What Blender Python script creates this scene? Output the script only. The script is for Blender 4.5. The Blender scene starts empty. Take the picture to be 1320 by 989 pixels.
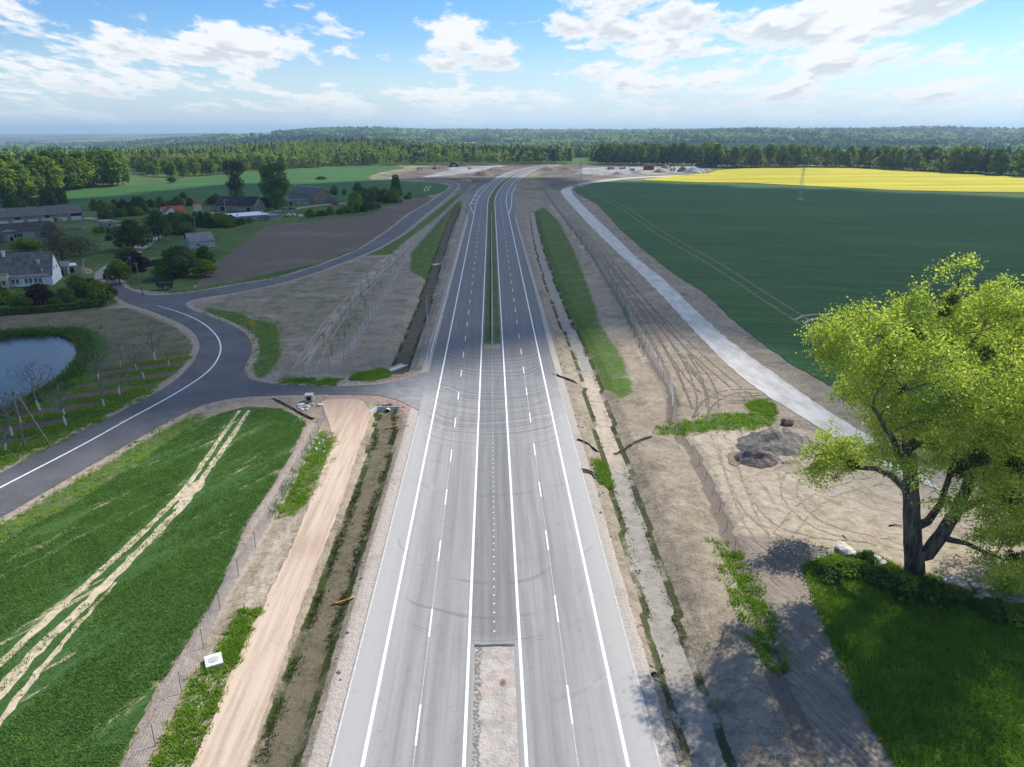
import bpy, math, random
import numpy as np
from mathutils import Vector, noise as mnoise

scene = bpy.context.scene
COL = scene.collection
R = math.radians

# ------------------------------------------------------------------ camera
CAM_H, CAM_F, CAM_P, CAM_Y = 42.0, 940.0, R(19.05), R(1.58)   # drone height, focal length (photo px), pitch, yaw
cam_d = bpy.data.cameras.new('camera')
cam = bpy.data.objects.new('camera', cam_d)
COL.objects.link(cam)
cam_d.sensor_width = 36.0
cam_d.lens = 36.0 * CAM_F / 1320.0
cam_d.clip_start = 0.5
cam_d.clip_end = 60000.0
cam.location = (0, 0, CAM_H)
cam.rotation_euler = (math.pi / 2 - CAM_P, 0, -CAM_Y)
scene.camera = cam

# ------------------------------------------------------------------ light
SUN_AZ, SUN_EL = R(46), R(46)       # azimuth clockwise from +Y
SUN_DIR = Vector((math.sin(SUN_AZ) * math.cos(SUN_EL), math.cos(SUN_AZ) * math.cos(SUN_EL), math.sin(SUN_EL)))
sun_d = bpy.data.lights.new('sun', 'SUN')
sun_d.energy = 5.0
sun_d.angle = R(0.53)
sun_d.color = (1.0, 0.93, 0.82)
sun = bpy.data.objects.new('sun', sun_d)
COL.objects.link(sun)
sun.location = (300, 200, 400)
sun.rotation_euler = SUN_DIR.to_track_quat('Z', 'Y').to_euler()

scene.view_settings.view_transform = 'Standard'
scene.view_settings.look = 'None'
scene.view_settings.exposure = 0.36
scene.view_settings.gamma = 1.0
scene.view_settings.use_curve_mapping = False
scene.render.engine = 'CYCLES'
cy = scene.cycles
cy.max_bounces = 5
cy.diffuse_bounces = 2
cy.glossy_bounces = 2
cy.transmission_bounces = 3
cy.transparent_max_bounces = 8
cy.volume_bounces = 0
cy.use_denoising = True
cy.sample_clamp_indirect = 4.0
cy.caustics_reflective = False
cy.caustics_refractive = False


# ------------------------------------------------------------------ node helper
class NB:
    """small helper that writes node trees"""
    def __init__(self, tree):
        self.t = tree
        self.n = tree.nodes
        self.l = tree.links

    def put(self, sock, v):
        if v is None:
            return
        if isinstance(v, bpy.types.NodeSocket):
            self.l.new(v, sock)
        elif isinstance(v, (tuple, list)):
            v = tuple(v)
            if sock.type == 'RGBA' and len(v) == 3:
                v = v + (1.0,)
            sock.default_value = v
        else:
            if sock.type == 'RGBA':
                v = (v, v, v, 1)
            elif sock.type == 'VECTOR':
                v = (v, v, v)
            sock.default_value = v

    def new(self, typ, **kw):
        nd = self.n.new(typ)
        for k, v in kw.items():
            setattr(nd, k, v)
        return nd

    def m(self, op, a, b=None, c=None, clamp=False):
        nd = self.new('ShaderNodeMath', operation=op, use_clamp=clamp)
        for i, v in enumerate((a, b, c)):
            self.put(nd.inputs[i], v)
        return nd.outputs[0]

    def add(self, a, b): return self.m('ADD', a, b)
    def sub(self, a, b): return self.m('SUBTRACT', a, b)
    def mul(self, a, b): return self.m('MULTIPLY', a, b)

    def vm(self, op, a, b=None):
        nd = self.new('ShaderNodeVectorMath', operation=op)
        self.put(nd.inputs[0], a)
        if b is not None:
            self.put(nd.inputs[1], b)
        return nd.outputs['Value'] if op in ('LENGTH', 'DOT_PRODUCT', 'DISTANCE') else nd.outputs[0]

    def pos(self):
        return self.new('ShaderNodeNewGeometry').outputs['Position']

    def xyz(self, v):
        nd = self.new('ShaderNodeSeparateXYZ')
        self.put(nd.inputs[0], v)
        return nd.outputs

    def vec(self, x, y, z=0.0):
        nd = self.new('ShaderNodeCombineXYZ')
        for i, v in enumerate((x, y, z)):
            self.put(nd.inputs[i], v)
        return nd.outputs[0]

    def noise(self, vec, scale, detail=4.0, rough=0.55, dist=0.0, col=False, dims='3D'):
        nd = self.new('ShaderNodeTexNoise', noise_dimensions=dims)
        if dims == '1D':
            self.put(nd.inputs['W'], vec)
        else:
            self.put(nd.inputs['Vector'], vec)
        self.put(nd.inputs['Scale'], scale)
        nd.inputs['Detail'].default_value = detail
        nd.inputs['Roughness'].default_value = rough
        nd.inputs['Distortion'].default_value = dist
        return nd.outputs['Color' if col else 'Fac']

    def voro(self, vec, scale, feature='F1', out='Distance'):
        nd = self.new('ShaderNodeTexVoronoi', feature=feature)
        self.put(nd.inputs['Vector'], vec)
        nd.inputs['Scale'].default_value = scale
        return nd.outputs[out]

    def ss(self, v, lo, hi, a=0.0, b=1.0):
        nd = self.new('ShaderNodeMapRange', interpolation_type='SMOOTHSTEP')
        for i, k in enumerate((v, lo, hi, a, b)):
            self.put(nd.inputs[i], k)
        return nd.outputs[0]

    def lin(self, v, lo, hi, a=0.0, b=1.0):
        nd = self.new('ShaderNodeMapRange', interpolation_type='LINEAR')
        for i, k in enumerate((v, lo, hi, a, b)):
            self.put(nd.inputs[i], k)
        return nd.outputs[0]

    def mix(self, f, a, b, blend='MIX'):
        nd = self.new('ShaderNodeMix', data_type='RGBA', blend_type=blend)
        nd.clamp_factor = True
        self.put(nd.inputs[0], f)
        self.put(nd.inputs[6], a)
        self.put(nd.inputs[7], b)
        return nd.outputs[2]

    def attr(self, name, out='Fac', kind='GEOMETRY'):
        nd = self.new('ShaderNodeAttribute', attribute_name=name, attribute_type=kind)
        return nd.outputs[out]

    def rnd(self):
        return self.new('ShaderNodeObjectInfo').outputs['Random']

    def bump(self, h, strength=0.3, dist=0.1):
        nd = self.new('ShaderNodeBump')
        nd.inputs['Strength'].default_value = strength
        nd.inputs['Distance'].default_value = dist
        self.put(nd.inputs['Height'], h)
        return nd.outputs[0]


def new_mat(name):
    m = bpy.data.materials.new(name)
    m.use_nodes = True
    nb = NB(m.node_tree)
    b = m.node_tree.nodes['Principled BSDF']
    b.inputs['Roughness'].default_value = 0.9
    b.inputs['Specular IOR Level'].default_value = 0.15
    return m, nb, b


def flat_mat(name, c, rough=0.7, spec=0.3, metal=0.0, var=0.18, scale=1.2):
    """paint, metal, render: base colour with weathering noise in object space"""
    m, nb, b = new_mat(name)
    tc = nb.new('ShaderNodeTexCoord').outputs['Object']
    n = nb.noise(tc, scale, 5, 0.6)
    n2 = nb.noise(tc, scale * 9, 3, 0.6)
    f = nb.add(nb.mul(n, 0.7), nb.mul(n2, 0.3))
    dark = tuple(x * (1 - var * 1.6) for x in c)
    lite = tuple(min(1, x * (1 + var)) for x in c)
    nb.put(b.inputs['Base Color'], nb.mix(nb.ss(f, 0.3, 0.7), dark, lite))
    b.inputs['Roughness'].default_value = rough
    b.inputs['Specular IOR Level'].default_value = spec
    b.inputs['Metallic'].default_value = metal
    return m


# ------------------------------------------------------------------ sky
world = bpy.data.worlds.new('World')
scene.world = world
world.use_nodes = True
wt = NB(world.node_tree)
bg = world.node_tree.nodes['Background']
sky = wt.new('ShaderNodeTexSky', sky_type='NISHITA')
sky.sun_disc = False
sky.sun_elevation = SUN_EL
sky.sun_rotation = SUN_AZ
sky.altitude = 100.0
sky.air_density = 1.0
sky.dust_density = 0.6
sky.ozone_density = 2.5
SKY_STRENGTH = 0.105
CLOUD_OPAQUE = 0.57
d = wt.new('ShaderNodeTexCoord').outputs['Generated']
dx, dy, dz = wt.xyz(d)[0], wt.xyz(d)[1], wt.xyz(d)[2]
az = wt.m('ARCTAN2', dx, dy)                       # radians, 0 = down the road
el = wt.m('ARCSINE', dz)
elc = wt.m('MAXIMUM', el, 0.0)
q = wt.add(elc, 0.035)


def cloud_density(elv, fine=True):
    """heaps of cloud on a flat layer: the pattern shrinks towards the horizon"""
    qq = wt.add(wt.m('MAXIMUM', elv, 0.0), 0.040)
    lq = wt.m('LOGARITHM', qq, 2.718)
    v = wt.vec(wt.m('DIVIDE', wt.mul(az, 2.3), wt.m('POWER', qq, 0.38)), wt.mul(lq, 1.55), 3.7)
    a = wt.noise(v, 2.1, 3 if not fine else 12, 0.57, 0.0)
    puff = wt.noise(v, 6.5, 8 if fine else 2, 0.62, 0.35)
    dens = wt.add(wt.mul(a, .70), wt.mul(puff, .30))
    bias = wt.lin(az, -0.62, 0.62, -0.006, 0.034)
    dens = wt.add(dens, bias)
    dens = wt.add(dens, wt.mul(wt.ss(elv, .085, .05), wt.mul(wt.ss(elv, .008, .03), .022)))
    for (a0, e0, ra, re, w) in (CLOUDS if fine else ()):
        u = wt.m('DIVIDE', wt.sub(az, a0), ra)
        v2 = wt.m('DIVIDE', wt.sub(elv, e0), re)
        r2 = wt.add(wt.mul(u, u), wt.mul(v2, v2))
        dens = wt.add(dens, wt.mul(wt.m('EXPONENT', wt.mul(r2, -1.0)), w * .62))
    return dens


def sky_px(px, py, rx, ry, w):
    # rough direction of a photo point: azimuth and elevation in radians
    return (math.atan((px - 632) / 985.0), math.atan((170 - py) / 990.0), rx / 985.0, ry / 990.0, w)


CLOUDS = [sky_px(*c) for c in (
    (215, 82, 130, 24, .17), (330, 78, 60, 18, .10), (395, 62, 70, 18, .15), (25, 40, 55, 24, .13), (60, 3, 70, 8, .10),
    (575, 52, 34, 16, .14), (480, 25, 60, 16, -.16), (330, 18, 130, 14, -.12), (640, 95, 85, 12, .13),
    (720, 55, 90, 18, .16), (740, 6, 110, 11, .18), (880, 65, 110, 22, .17), (1000, 28, 45, 16, -.14),
    (1110, 45, 110, 24, .18), (1270, 20, 75, 15, .16), (1200, 95, 110, 12, .10), (480, 105, 50, 16, -.10),
    (560, 118, 70, 8, .08), (1060, 12, 55, 9, -.10), (890, 20, 45, 9, -.10), (70, 95, 60, 12, .07), (900, 105, 90, 12, .08), (1040, 100, 70, 10, .07), (150, 125, 150, 8, .05), (760, 118, 60, 8, .06))]
den = cloud_density(el)
den_up = cloud_density(wt.add(el, 0.011), fine=False)
den_dn = cloud_density(wt.sub(el, 0.011), fine=False)
cover = wt.ss(den, 0.517, 0.600)
under = wt.ss(wt.sub(den_up, den_dn), -0.02, 0.09)       # thick cloud above this point: we look at its base
core = wt.ss(den, 0.545, 0.68)
cl_col = wt.mix(wt.mul(under, core), (0.80, 0.81, 0.82), (0.57, 0.61, 0.655))
cl_col = wt.mix(wt.ss(el, .05, .0), cl_col, (.74, .80, .85))
horizon = wt.ss(el, 0.0, 0.10)
cover = wt.mul(cover, wt.ss(el, 0.0, 0.045, 0.35, 1.0))
cover = wt.mul(cover, wt.ss(el, 0.25, 0.6, 1.0, 0.35))
tint = wt.mix(wt.ss(el, 0.0, 0.16), (.92, 1.0, 1.10), (.50, .80, 1.12))
skyc = wt.mix(1.0, wt.mix(1.0, sky.outputs[0], (SKY_STRENGTH,) * 3, 'MULTIPLY'), tint, 'MULTIPLY')
skyc = wt.mix(wt.ss(el, 0.115, -0.005, 0.0, 0.88), skyc, (.56, .70, .78))        # thin white veil low over the horizon
final = wt.mix(wt.mul(cover, 0.96), skyc, cl_col)
wt.put(bg.inputs['Color'], final)
bg.inputs['Strength'].default_value = 1.0
world.cycles.sampling_method = 'MANUAL'
world.cycles.sample_map_resolution = 512

# ------------------------------------------------------------------ photo point -> place on the ground
_c, _s = math.cos(CAM_Y), math.sin(CAM_Y)
_cp, _sp = math.cos(CAM_P), math.sin(CAM_P)


def G(px, py, z=0.0):
    a, b = px - 660.0, -(py - 494.5)
    f = CAM_F * _cp + b * _sp
    zz = -CAM_F * _sp + b * _cp
    x, y = f * _s + a * _c, f * _c - a * _s
    t = (z - CAM_H) / zz
    return (x * t, y * t)


def PX(x, y, z):
    """photo pixel of a world point (only used for checks)"""
    z -= CAM_H
    f = x * _s + y * _c
    a = x * _c - y * _s
    dd = f * _cp - z * _sp
    u = f * _sp + z * _cp
    return 660 + CAM_F * a / dd, 494.5 - CAM_F * u / dd


def GP(pts, z=0.0):
    return [G(p[0], p[1], z) for p in pts]


# ------------------------------------------------------------------ geometry helpers
def link(name, me, mat=None, parent=None):
    if mat is not None:
        for mm in (mat if isinstance(mat, (list, tuple)) else [mat]):
            me.materials.append(mm)
    o = bpy.data.objects.new(name, me)
    COL.objects.link(o)
    if parent is not None:
        o.parent = parent
    return o


def mesh_np(name, V, F, attrs=None, smooth=False):
    """V (n,3), F (m,k) with one face size"""
    V = np.asarray(V, dtype=np.float32)
    F = np.asarray(F, dtype=np.int32)
    me = bpy.data.meshes.new(name)
    k = F.shape[1]
    me.vertices.add(len(V))
    me.vertices.foreach_set('co', V.ravel())
    me.loops.add(F.size)
    me.loops.foreach_set('vertex_index', F.ravel())
    me.polygons.add(len(F))
    me.polygons.foreach_set('loop_start', np.arange(0, F.size, k, dtype=np.int32))
    me.polygons.foreach_set('use_smooth', np.full(len(F), smooth, dtype=bool))
    me.update(calc_edges=True)
    for nm, (dom, arr) in (attrs or {}).items():
        arr = np.asarray(arr, dtype=np.float32)
        if arr.ndim == 2:
            if arr.shape[1] == 3:
                arr = np.hstack([arr, np.ones((len(arr), 1), np.float32)])
            at = me.attributes.new(nm, 'FLOAT_COLOR', dom)
            at.data.foreach_set('color', arr.ravel())
        else:
            at = me.attributes.new(nm, 'FLOAT', dom)
            at.data.foreach_set('value', arr)
    me.validate()
    return me


class MB:
    """collects boxes, tubes, prisms and sheets into one mesh"""
    def __init__(self):
        self.v, self.f = [], []

    def poly(self, pts):
        i = len(self.v)
        self.v += [tuple(p) for p in pts]
        self.f.append(tuple(range(i, i + len(pts))))
        return self

    def box(self, c, s, rz=0.0, taper=1.0):
        cx, cy_, cz = c
        a, b, h = s[0] / 2, s[1] / 2, s[2] / 2
        co, si = math.cos(rz), math.sin(rz)
        i = len(self.v)
        for (zz, k) in ((-h, 1.0), (h, taper)):
            for (x, y) in ((-a, -b), (a, -b), (a, b), (-a, b)):
                x, y = x * k, y * k
                self.v.append((cx + x * co - y * si, cy_ + x * si + y * co, cz + zz))
        self.f += [(i + 3, i + 2, i + 1, i), (i + 4, i + 5, i + 6, i + 7)]
        for k in range(4):
            n = (k + 1) % 4
            self.f.append((i + k, i + n, i + 4 + n, i + 4 + k))
        return self

    def tube(self, pts, r, n=6, cap=True):
        rr = r if isinstance(r, (list, tuple)) else [r] * len(pts)
        P = [Vector(p) for p in pts]
        i0 = len(self.v)
        prev = None
        for k, p in enumerate(P):
            t = (P[min(k + 1, len(P) - 1)] - P[max(k - 1, 0)])
            t = t.normalized() if t.length > 1e-9 else Vector((0, 0, 1))
            if prev is None:
                u = t.cross(Vector((0, 0, 1)))
                if u.length < 1e-3:
                    u = t.cross(Vector((1, 0, 0)))
                u.normalize()
            else:
                u = (prev - t * prev.dot(t))
                u = u.normalized() if u.length > 1e-6 else t.orthogonal().normalized()
            prev = u
            w = t.cross(u)
            for j in range(n):
                an = 2 * math.pi * j / n
                self.v.append(tuple(p + (u * math.cos(an) + w * math.sin(an)) * rr[k]))
        for k in range(len(P) - 1):
            for j in range(n):
                a = i0 + k * n + j
                b = i0 + k * n + (j + 1) % n
                self.f.append((a, b, b + n, a + n))
        if cap:
            self.f.append(tuple(i0 + j for j in reversed(range(n))))
            self.f.append(tuple(i0 + (len(P) - 1) * n + j for j in range(n)))
        return self

    def prism(self, outline, z0, z1):
        i = len(self.v)
        n = len(outline)
        self.v += [(p[0], p[1], z0) for p in outline] + [(p[0], p[1], z1) for p in outline]
        self.f.append(tuple(i + n + k for k in range(n)))
        self.f.append(tuple(i + k for k in reversed(range(n))))
        for k in range(n):
            m = (k + 1) % n
            self.f.append((i + k, i + m, i + n + m, i + n + k))
        return self

    def extrude(self, face, vec):
        """face: list of 3D points, extruded along vec"""
        i = len(self.v)
        n = len(face)
        self.v += [tuple(p) for p in face] + [tuple(Vector(p) + Vector(vec)) for p in face]
        self.f.append(tuple(i + k for k in reversed(range(n))))
        self.f.append(tuple(i + n + k for k in range(n)))
        for k in range(n):
            m = (k + 1) % n
            self.f.append((i + k, i + m, i + n + m, i + n + k))
        return self

    def strip(self, left, right, z=0.0):
        """sheet between two point rows of equal length"""
        i = len(self.v)
        n = len(left)
        for a, b in zip(left, right):
            self.v.append((a[0], a[1], a[2] if len(a) > 2 else z))
            self.v.append((b[0], b[1], b[2] if len(b) > 2 else z))
        for k in range(n - 1):
            self.f.append((i + 2 * k, i + 2 * k + 1, i + 2 * k + 3, i + 2 * k + 2))
        return self

    def build(self, name, mat=None, parent=None, smooth=False, loc=None):
        me = bpy.data.meshes.new(name)
        v = self.v
        if loc is not None:
            v = [(p[0] - loc[0], p[1] - loc[1], p[2] - loc[2]) for p in v]
        me.from_pydata(v, [], self.f)
        if smooth:
            me.polygons.foreach_set('use_smooth', [True] * len(me.polygons))
        me.update()
        o = link(name, me, mat, parent)
        if loc is not None:
            o.location = loc
        return o


def tag(o, label=None, cat=None, group=None, kind=None):
    if label:
        o['label'] = label
    if cat:
        o['category'] = cat
    if group:
        o['group'] = group
    if kind:
        o['kind'] = kind
    return o


def thing(name, label, cat, loc=(0, 0, 0), rz=0.0, group=None):
    o = bpy.data.objects.new(name, None)
    o.empty_display_size = 0.5
    COL.objects.link(o)
    o.location = loc
    o.rotation_euler = (0, 0, rz)
    return tag(o, label, cat, group)


def dup(o, loc=None, rz=None, sc=None, label=None, group=None):
    c = o.copy()
    COL.objects.link(c)
    for ch in list(o.children):
        cc = ch.copy()
        COL.objects.link(cc)
        cc.parent = c
        for g in list(ch.children):
            gg = g.copy()
            COL.objects.link(gg)
            gg.parent = cc
    if loc is not None:
        c.location = loc
    if rz is not None:
        c.rotation_euler = (0, 0, rz)
    if sc is not None:
        c.scale = sc if isinstance(sc, (tuple, list)) else (sc, sc, sc)
    if label:
        c['label'] = label
    if group:
        c['group'] = group
    return c


def smooth_line(pts, step=2.0, it=4):
    """resample a polyline and round its corners (Chaikin)"""
    P = [np.array(p[:2], float) for p in pts]
    for _ in range(it):
        Q = [P[0]]
        for a, b in zip(P[:-1], P[1:]):
            Q += [a * .75 + b * .25, a * .25 + b * .75]
        Q.append(P[-1])
        P = Q
    P = np.array(P)
    sl = np.r_[0, np.cumsum(np.linalg.norm(np.diff(P, axis=0), axis=1))]
    n = max(2, int(sl[-1] / step))
    t = np.linspace(0, sl[-1], n)
    return np.c_[np.interp(t, sl, P[:, 0]), np.interp(t, sl, P[:, 1])]


def sdf(poly, X, Y, cap=10.0):
    """signed distance (positive inside) of points to a polygon, only worked out near it"""
    P = np.array(poly, float)
    out = np.full(X.shape, -cap)
    sel = (X > P[:, 0].min() - cap) & (X < P[:, 0].max() + cap) & (Y > P[:, 1].min() - cap) & (Y < P[:, 1].max() + cap)
    x, y = X[sel], Y[sel]
    if not len(x):
        return out
    d2 = np.full(x.shape, 1e12)
    ins = np.zeros(x.shape, bool)
    n = len(P)
    for i in range(n):
        a, b = P[i], P[(i + 1) % n]
        e = b - a
        L = e @ e
        t = np.clip(((x - a[0]) * e[0] + (y - a[1]) * e[1]) / max(L, 1e-9), 0, 1)
        d2 = np.minimum(d2, (x - a[0] - t * e[0]) ** 2 + (y - a[1] - t * e[1]) ** 2)
        if abs(e[1]) > 1e-9:
            c = ((a[1] > y) != (b[1] > y)) & (x < e[0] * (y - a[1]) / e[1] + a[0])
            ins ^= c
    dd = np.sqrt(d2)
    out[sel] = np.clip(np.where(ins, dd, -dd), -cap, cap)
    return out


def line_d(line, X, Y, cap=30.0):
    P = np.array(line, float)
    out = np.full(X.shape, cap)
    sel = (X > P[:, 0].min() - cap) & (X < P[:, 0].max() + cap) & (Y > P[:, 1].min() - cap) & (Y < P[:, 1].max() + cap)
    x, y = X[sel], Y[sel]
    d2 = np.full(x.shape, cap * cap)
    for a, b in zip(P[:-1], P[1:]):
        e = b - a
        t = np.clip(((x - a[0]) * e[0] + (y - a[1]) * e[1]) / max(e @ e, 1e-9), 0, 1)
        d2 = np.minimum(d2, (x - a[0] - t * e[0]) ** 2 + (y - a[1] - t * e[1]) ** 2)
    out[sel] = np.sqrt(d2)
    return out


def sstep(x):
    x = np.clip(x, 0, 1)
    return x * x * (3 - 2 * x)


def vnoise(x, y, seed=0):
    """value noise on arrays"""
    xi, yi = np.floor(x).astype(np.int64), np.floor(y).astype(np.int64)
    fx, fy = sstep(x - xi), sstep(y - yi)

    def h(a, b):
        k = (a * 374761393 + b * 668265263 + seed * 982451653) & 0x7fffffff
        k = ((k ^ (k >> 13)) * 1274126177) & 0x7fffffff
        return ((k ^ (k >> 16)) & 0xffff) / 65535.0
    return (h(xi, yi) * (1 - fx) + h(xi + 1, yi) * fx) * (1 - fy) + (h(xi, yi + 1) * (1 - fx) + h(xi + 1, yi + 1) * fx) * fy


def fbm(x, y, seed=0, oct=4):
    s, a, t = 0, 1.0, 0
    for k in range(oct):
        s = s + a * vnoise(x * 2 ** k, y * 2 ** k, seed + k)
        t += a
        a *= .5
    return s / t


def ragged(poly, step=1.0, amp=0.5, seed=1):
    """resample a closed outline and roughen it"""
    P = np.array(poly + [poly[0]], float)
    sl = np.r_[0, np.cumsum(np.linalg.norm(np.diff(P, axis=0), axis=1))]
    n = max(8, int(sl[-1] / step))
    t = np.linspace(0, sl[-1], n, endpoint=False)
    Q = np.c_[np.interp(t, sl, P[:, 0]), np.interp(t, sl, P[:, 1])]
    Q[:, 0] += amp * (fbm(Q[:, 0] * .7 / step + 9, Q[:, 1] * .7 / step, seed) - .5) * 2
    Q[:, 1] += amp * (fbm(Q[:, 0] * .7 / step, Q[:, 1] * .7 / step + 5, seed + 9) - .5) * 2
    return [tuple(p) for p in Q]

# ================================================================== outlines (photo points brought to the ground)
MAIN_X = -0.08
MAIN_W = 11.7
_far = GP([(633, 258), (639, 245.5), (648, 235.2), (660, 226.7), (675, 219.9), (690, 216.9), (702, 214.9), (714, 213.2)])
CENTRE = smooth_line([(MAIN_X, 15), (MAIN_X, 120), (MAIN_X, 250), (MAIN_X, 340), (MAIN_X, 410)] + _far, 4.0, 3)
_cs = np.r_[0, np.cumsum(np.linalg.norm(np.diff(CENTRE, axis=0), axis=1))] + CENTRE[0, 1]   # s = distance down the road (= Y while straight)
_tan = np.gradient(CENTRE, axis=0)
_tan /= np.linalg.norm(_tan, axis=1)[:, None]
ROAD_END = _cs[-1]


def road(s, t, z=0.0):
    x, y = np.interp(s, _cs, CENTRE[:, 0]), np.interp(s, _cs, CENTRE[:, 1])
    tx, ty = np.interp(s, _cs, _tan[:, 0]), np.interp(s, _cs, _tan[:, 1])
    return (float(x + ty * t), float(y - tx * t), z)


E = -11.4 + MAIN_X
LOCAL = GP([(-330, 772), (0, 611), (55, 580), (109, 555), (164, 526.5), (195, 510), (218, 496.5), (232, 486), (243, 475), (252, 463), (257.5, 450), (258, 443),
            (252.5, 431), (244, 423), (232, 416), (196.5, 401), (164, 391), (151.5, 383), (146, 376), (140, 366),
            (133, 360), (152, 361), (161, 372), (188, 380.5), (207, 381), (256.5, 376), (300, 368), (360, 358.6), (409, 343.5), (464, 322.5), (505.5, 294.6),
            (528, 276), (551, 263), (569, 250.6), (580, 242.5), (582.5, 239.5), (578, 237), (566, 234), (540, 232), (505, 230.5), (505, 229), (540, 230), (572, 231.5), (588, 235.5), (591.5, 240),
            (586, 246), (566, 263), (543, 281), (520.6, 300.7), (490, 319), (460, 331.5), (409, 351), (360, 366), (300, 378), (258, 384), (243, 388.5), (238, 392),
            (243, 398), (273, 409), (303, 421), (316, 430), (323, 439), (325.5, 450), (322, 461), (315.5, 472), (315, 480), (319, 487), (330, 491.5), (355, 496), (385, 497.6),
            (439, 498.6), (494, 495.6), (521, 489.6), (545.6, 480)])
LOCAL += [(E, 128.0), (E, 108.5)] + GP([(534.7, 526.5), (515.6, 517), (494, 510.5), (466.5, 509), (400, 508.5), (330, 510.5), (300, 513), (262, 521), (218, 543),
                                        (164, 573), (65.5, 630), (0, 668), (-330, 862)])
VILLAGE_LANE = smooth_line(GP([(146, 371), (138, 362), (132, 354), (142, 345), (158, 334), (178, 321), (190, 312), (201, 305), (203, 299), (198, 293), (180, 289), (160, 288), (140, 285), (112, 281)]), 2.0)
BARN_LANE = smooth_line(GP([(350, 272), (370, 271), (400, 266), (430, 263), (445, 262)]), 2.0)
HAUL = GP([(413, 516), (416, 526), (424, 545), (430, 563), (425.5, 581), (415, 609), (403, 638.6), (379, 700), (344, 773), (309, 840), (276, 922), (246, 989), (205, 1080),
           (285, 1080), (320, 981), (361, 864), (382, 796.5), (414, 714), (444, 638.6), (456, 596), (471, 558), (478, 534), (468, 514)])
GRAVEL_L = [(880, 227.4), (820, 229.5), (784, 233.2), (752, 237.5), (731, 241.5), (721, 246), (727.6, 255), (753, 283.6), (784, 314.6), (820, 348), (851, 379), (879.6, 410), (911, 444.6), (960, 491), (1004, 520), (1060, 553), (1130, 597), (1215, 648)]
GRAVEL_R = [(880, 225.6), (820, 227.8), (784, 231.3), (760, 234.5), (744, 237.5), (735, 245), (756, 268), (794, 304), (831, 340), (859, 360), (900, 401), (946.6, 442), (1020, 493.7), (1060, 522), (1113.5, 555.6), (1185, 598), (1240, 634)]
GRAVEL = GP(GRAVEL_L) + GP(GRAVEL_R)[::-1]
WHEAT = GP([(262, 542), (290, 532), (316.5, 525), (356, 527), (384, 538), (390, 548), (381, 569), (346, 628.6), (316.5, 668), (267, 782), (212.6, 866), (153, 985), (95, 1100), (-330, 1100), (-330, 905), (0, 702.7), (99, 653), (198, 586.5)])
BIGFIELD = GP([(743, 249), (769, 263), (784, 278.5), (800, 296.5), (833, 325), (872, 356), (910.5, 379), (941, 410), (982, 442), (1020, 469), (1080, 503), (1130, 530), (1320, 636), (1700, 850), (2600, 850), (2300, 262),
               (1320, 249.2), (1250, 248.7), (1150, 246.2), (1010, 239.2), (960, 236.7), (900, 236.2), (826, 233.2), (800, 232.6), (765, 236.5), (745, 241), (740, 244.5)])
CANOLA = GP([(826, 232.9), (850, 229.6), (880, 226.8), (915, 224), (925, 219.8), (960, 217.8), (1040, 217), (1100, 217.5), (1160, 221), (1250, 225.5), (1320, 229), (2300, 240),
             (2300, 261), (1320, 248.8), (1250, 248.3), (1150, 245.8), (1010, 238.8), (960, 236.3), (900, 235.8)])
LEFTFIELD = GP([(-500, 262), (30, 257), (75, 248), (160, 240), (230, 233), (300, 225.5), (400, 217.5), (480, 214.2), (520, 214.8), (520, 217), (470, 226), (480, 232), (520, 233.5), (560, 236), (578, 239), (575, 245.5), (562, 251), (540, 252.5), (500, 257),
                (440, 259.5), (380, 258), (330, 256), (280, 260), (200, 262), (110, 272), (30, 270), (-500, 285)])
PLOUGH = GP([(341, 291), (420, 284), (485, 276), (491, 269.5), (507, 261.5), (548, 254), (558, 257), (534, 271), (500, 297.5), (464, 318), (409, 339.5), (300, 363), (250, 370), (272, 346), (320, 309)])
POND = GP([(-260, 436), (-60, 438), (0, 437), (18, 433.6), (64, 432), (76, 434.6), (84, 440), (89, 456), (80, 466), (69, 480), (51, 493), (27, 507), (0, 521), (-60, 545), (-260, 560)])

# ditches: line of the bed
D_LEFT = [(-15.75, 10), (-15.8, 60), (-15.9, 95), (-16.5, 104), (-17.3, 110.5)]
D_LEFT2 = [(-18.0, 131)] + [G(*p, -1.0) for p in ((515, 478), (545, 400), (563, 340), (580, 290), (590, 268))]
D_RIGHT = [(15.6, 10)] + [G(*p, -1.0) for p in ((910, 980), (840, 760), (806, 640), (775, 540), (757, 480), (722, 400), (700, 340), (690, 300), (686, 275))]
D_LEFT, D_LEFT2, D_RIGHT = (smooth_line(l, 2.0, 3) for l in (D_LEFT, D_LEFT2, D_RIGHT))


# ================================================================== ground
def axis_x():
    a = list(np.arange(-130, 150.01, 0.5))
    r, l = [], []
    v, st = 150, .55
    while v < 2200:
        st *= 1.035
        v += st
        r.append(v)
    v, st = -130, .55
    while v > -2200:
        st *= 1.03
        v -= st
        l.append(v)
    return np.array(l[::-1] + a + r)


def axis_y():
    v, out = 18.0, []
    while v < 1700:
        out.append(v)
        v += max(.33, .0098 * v)
    return np.array(out)


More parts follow.
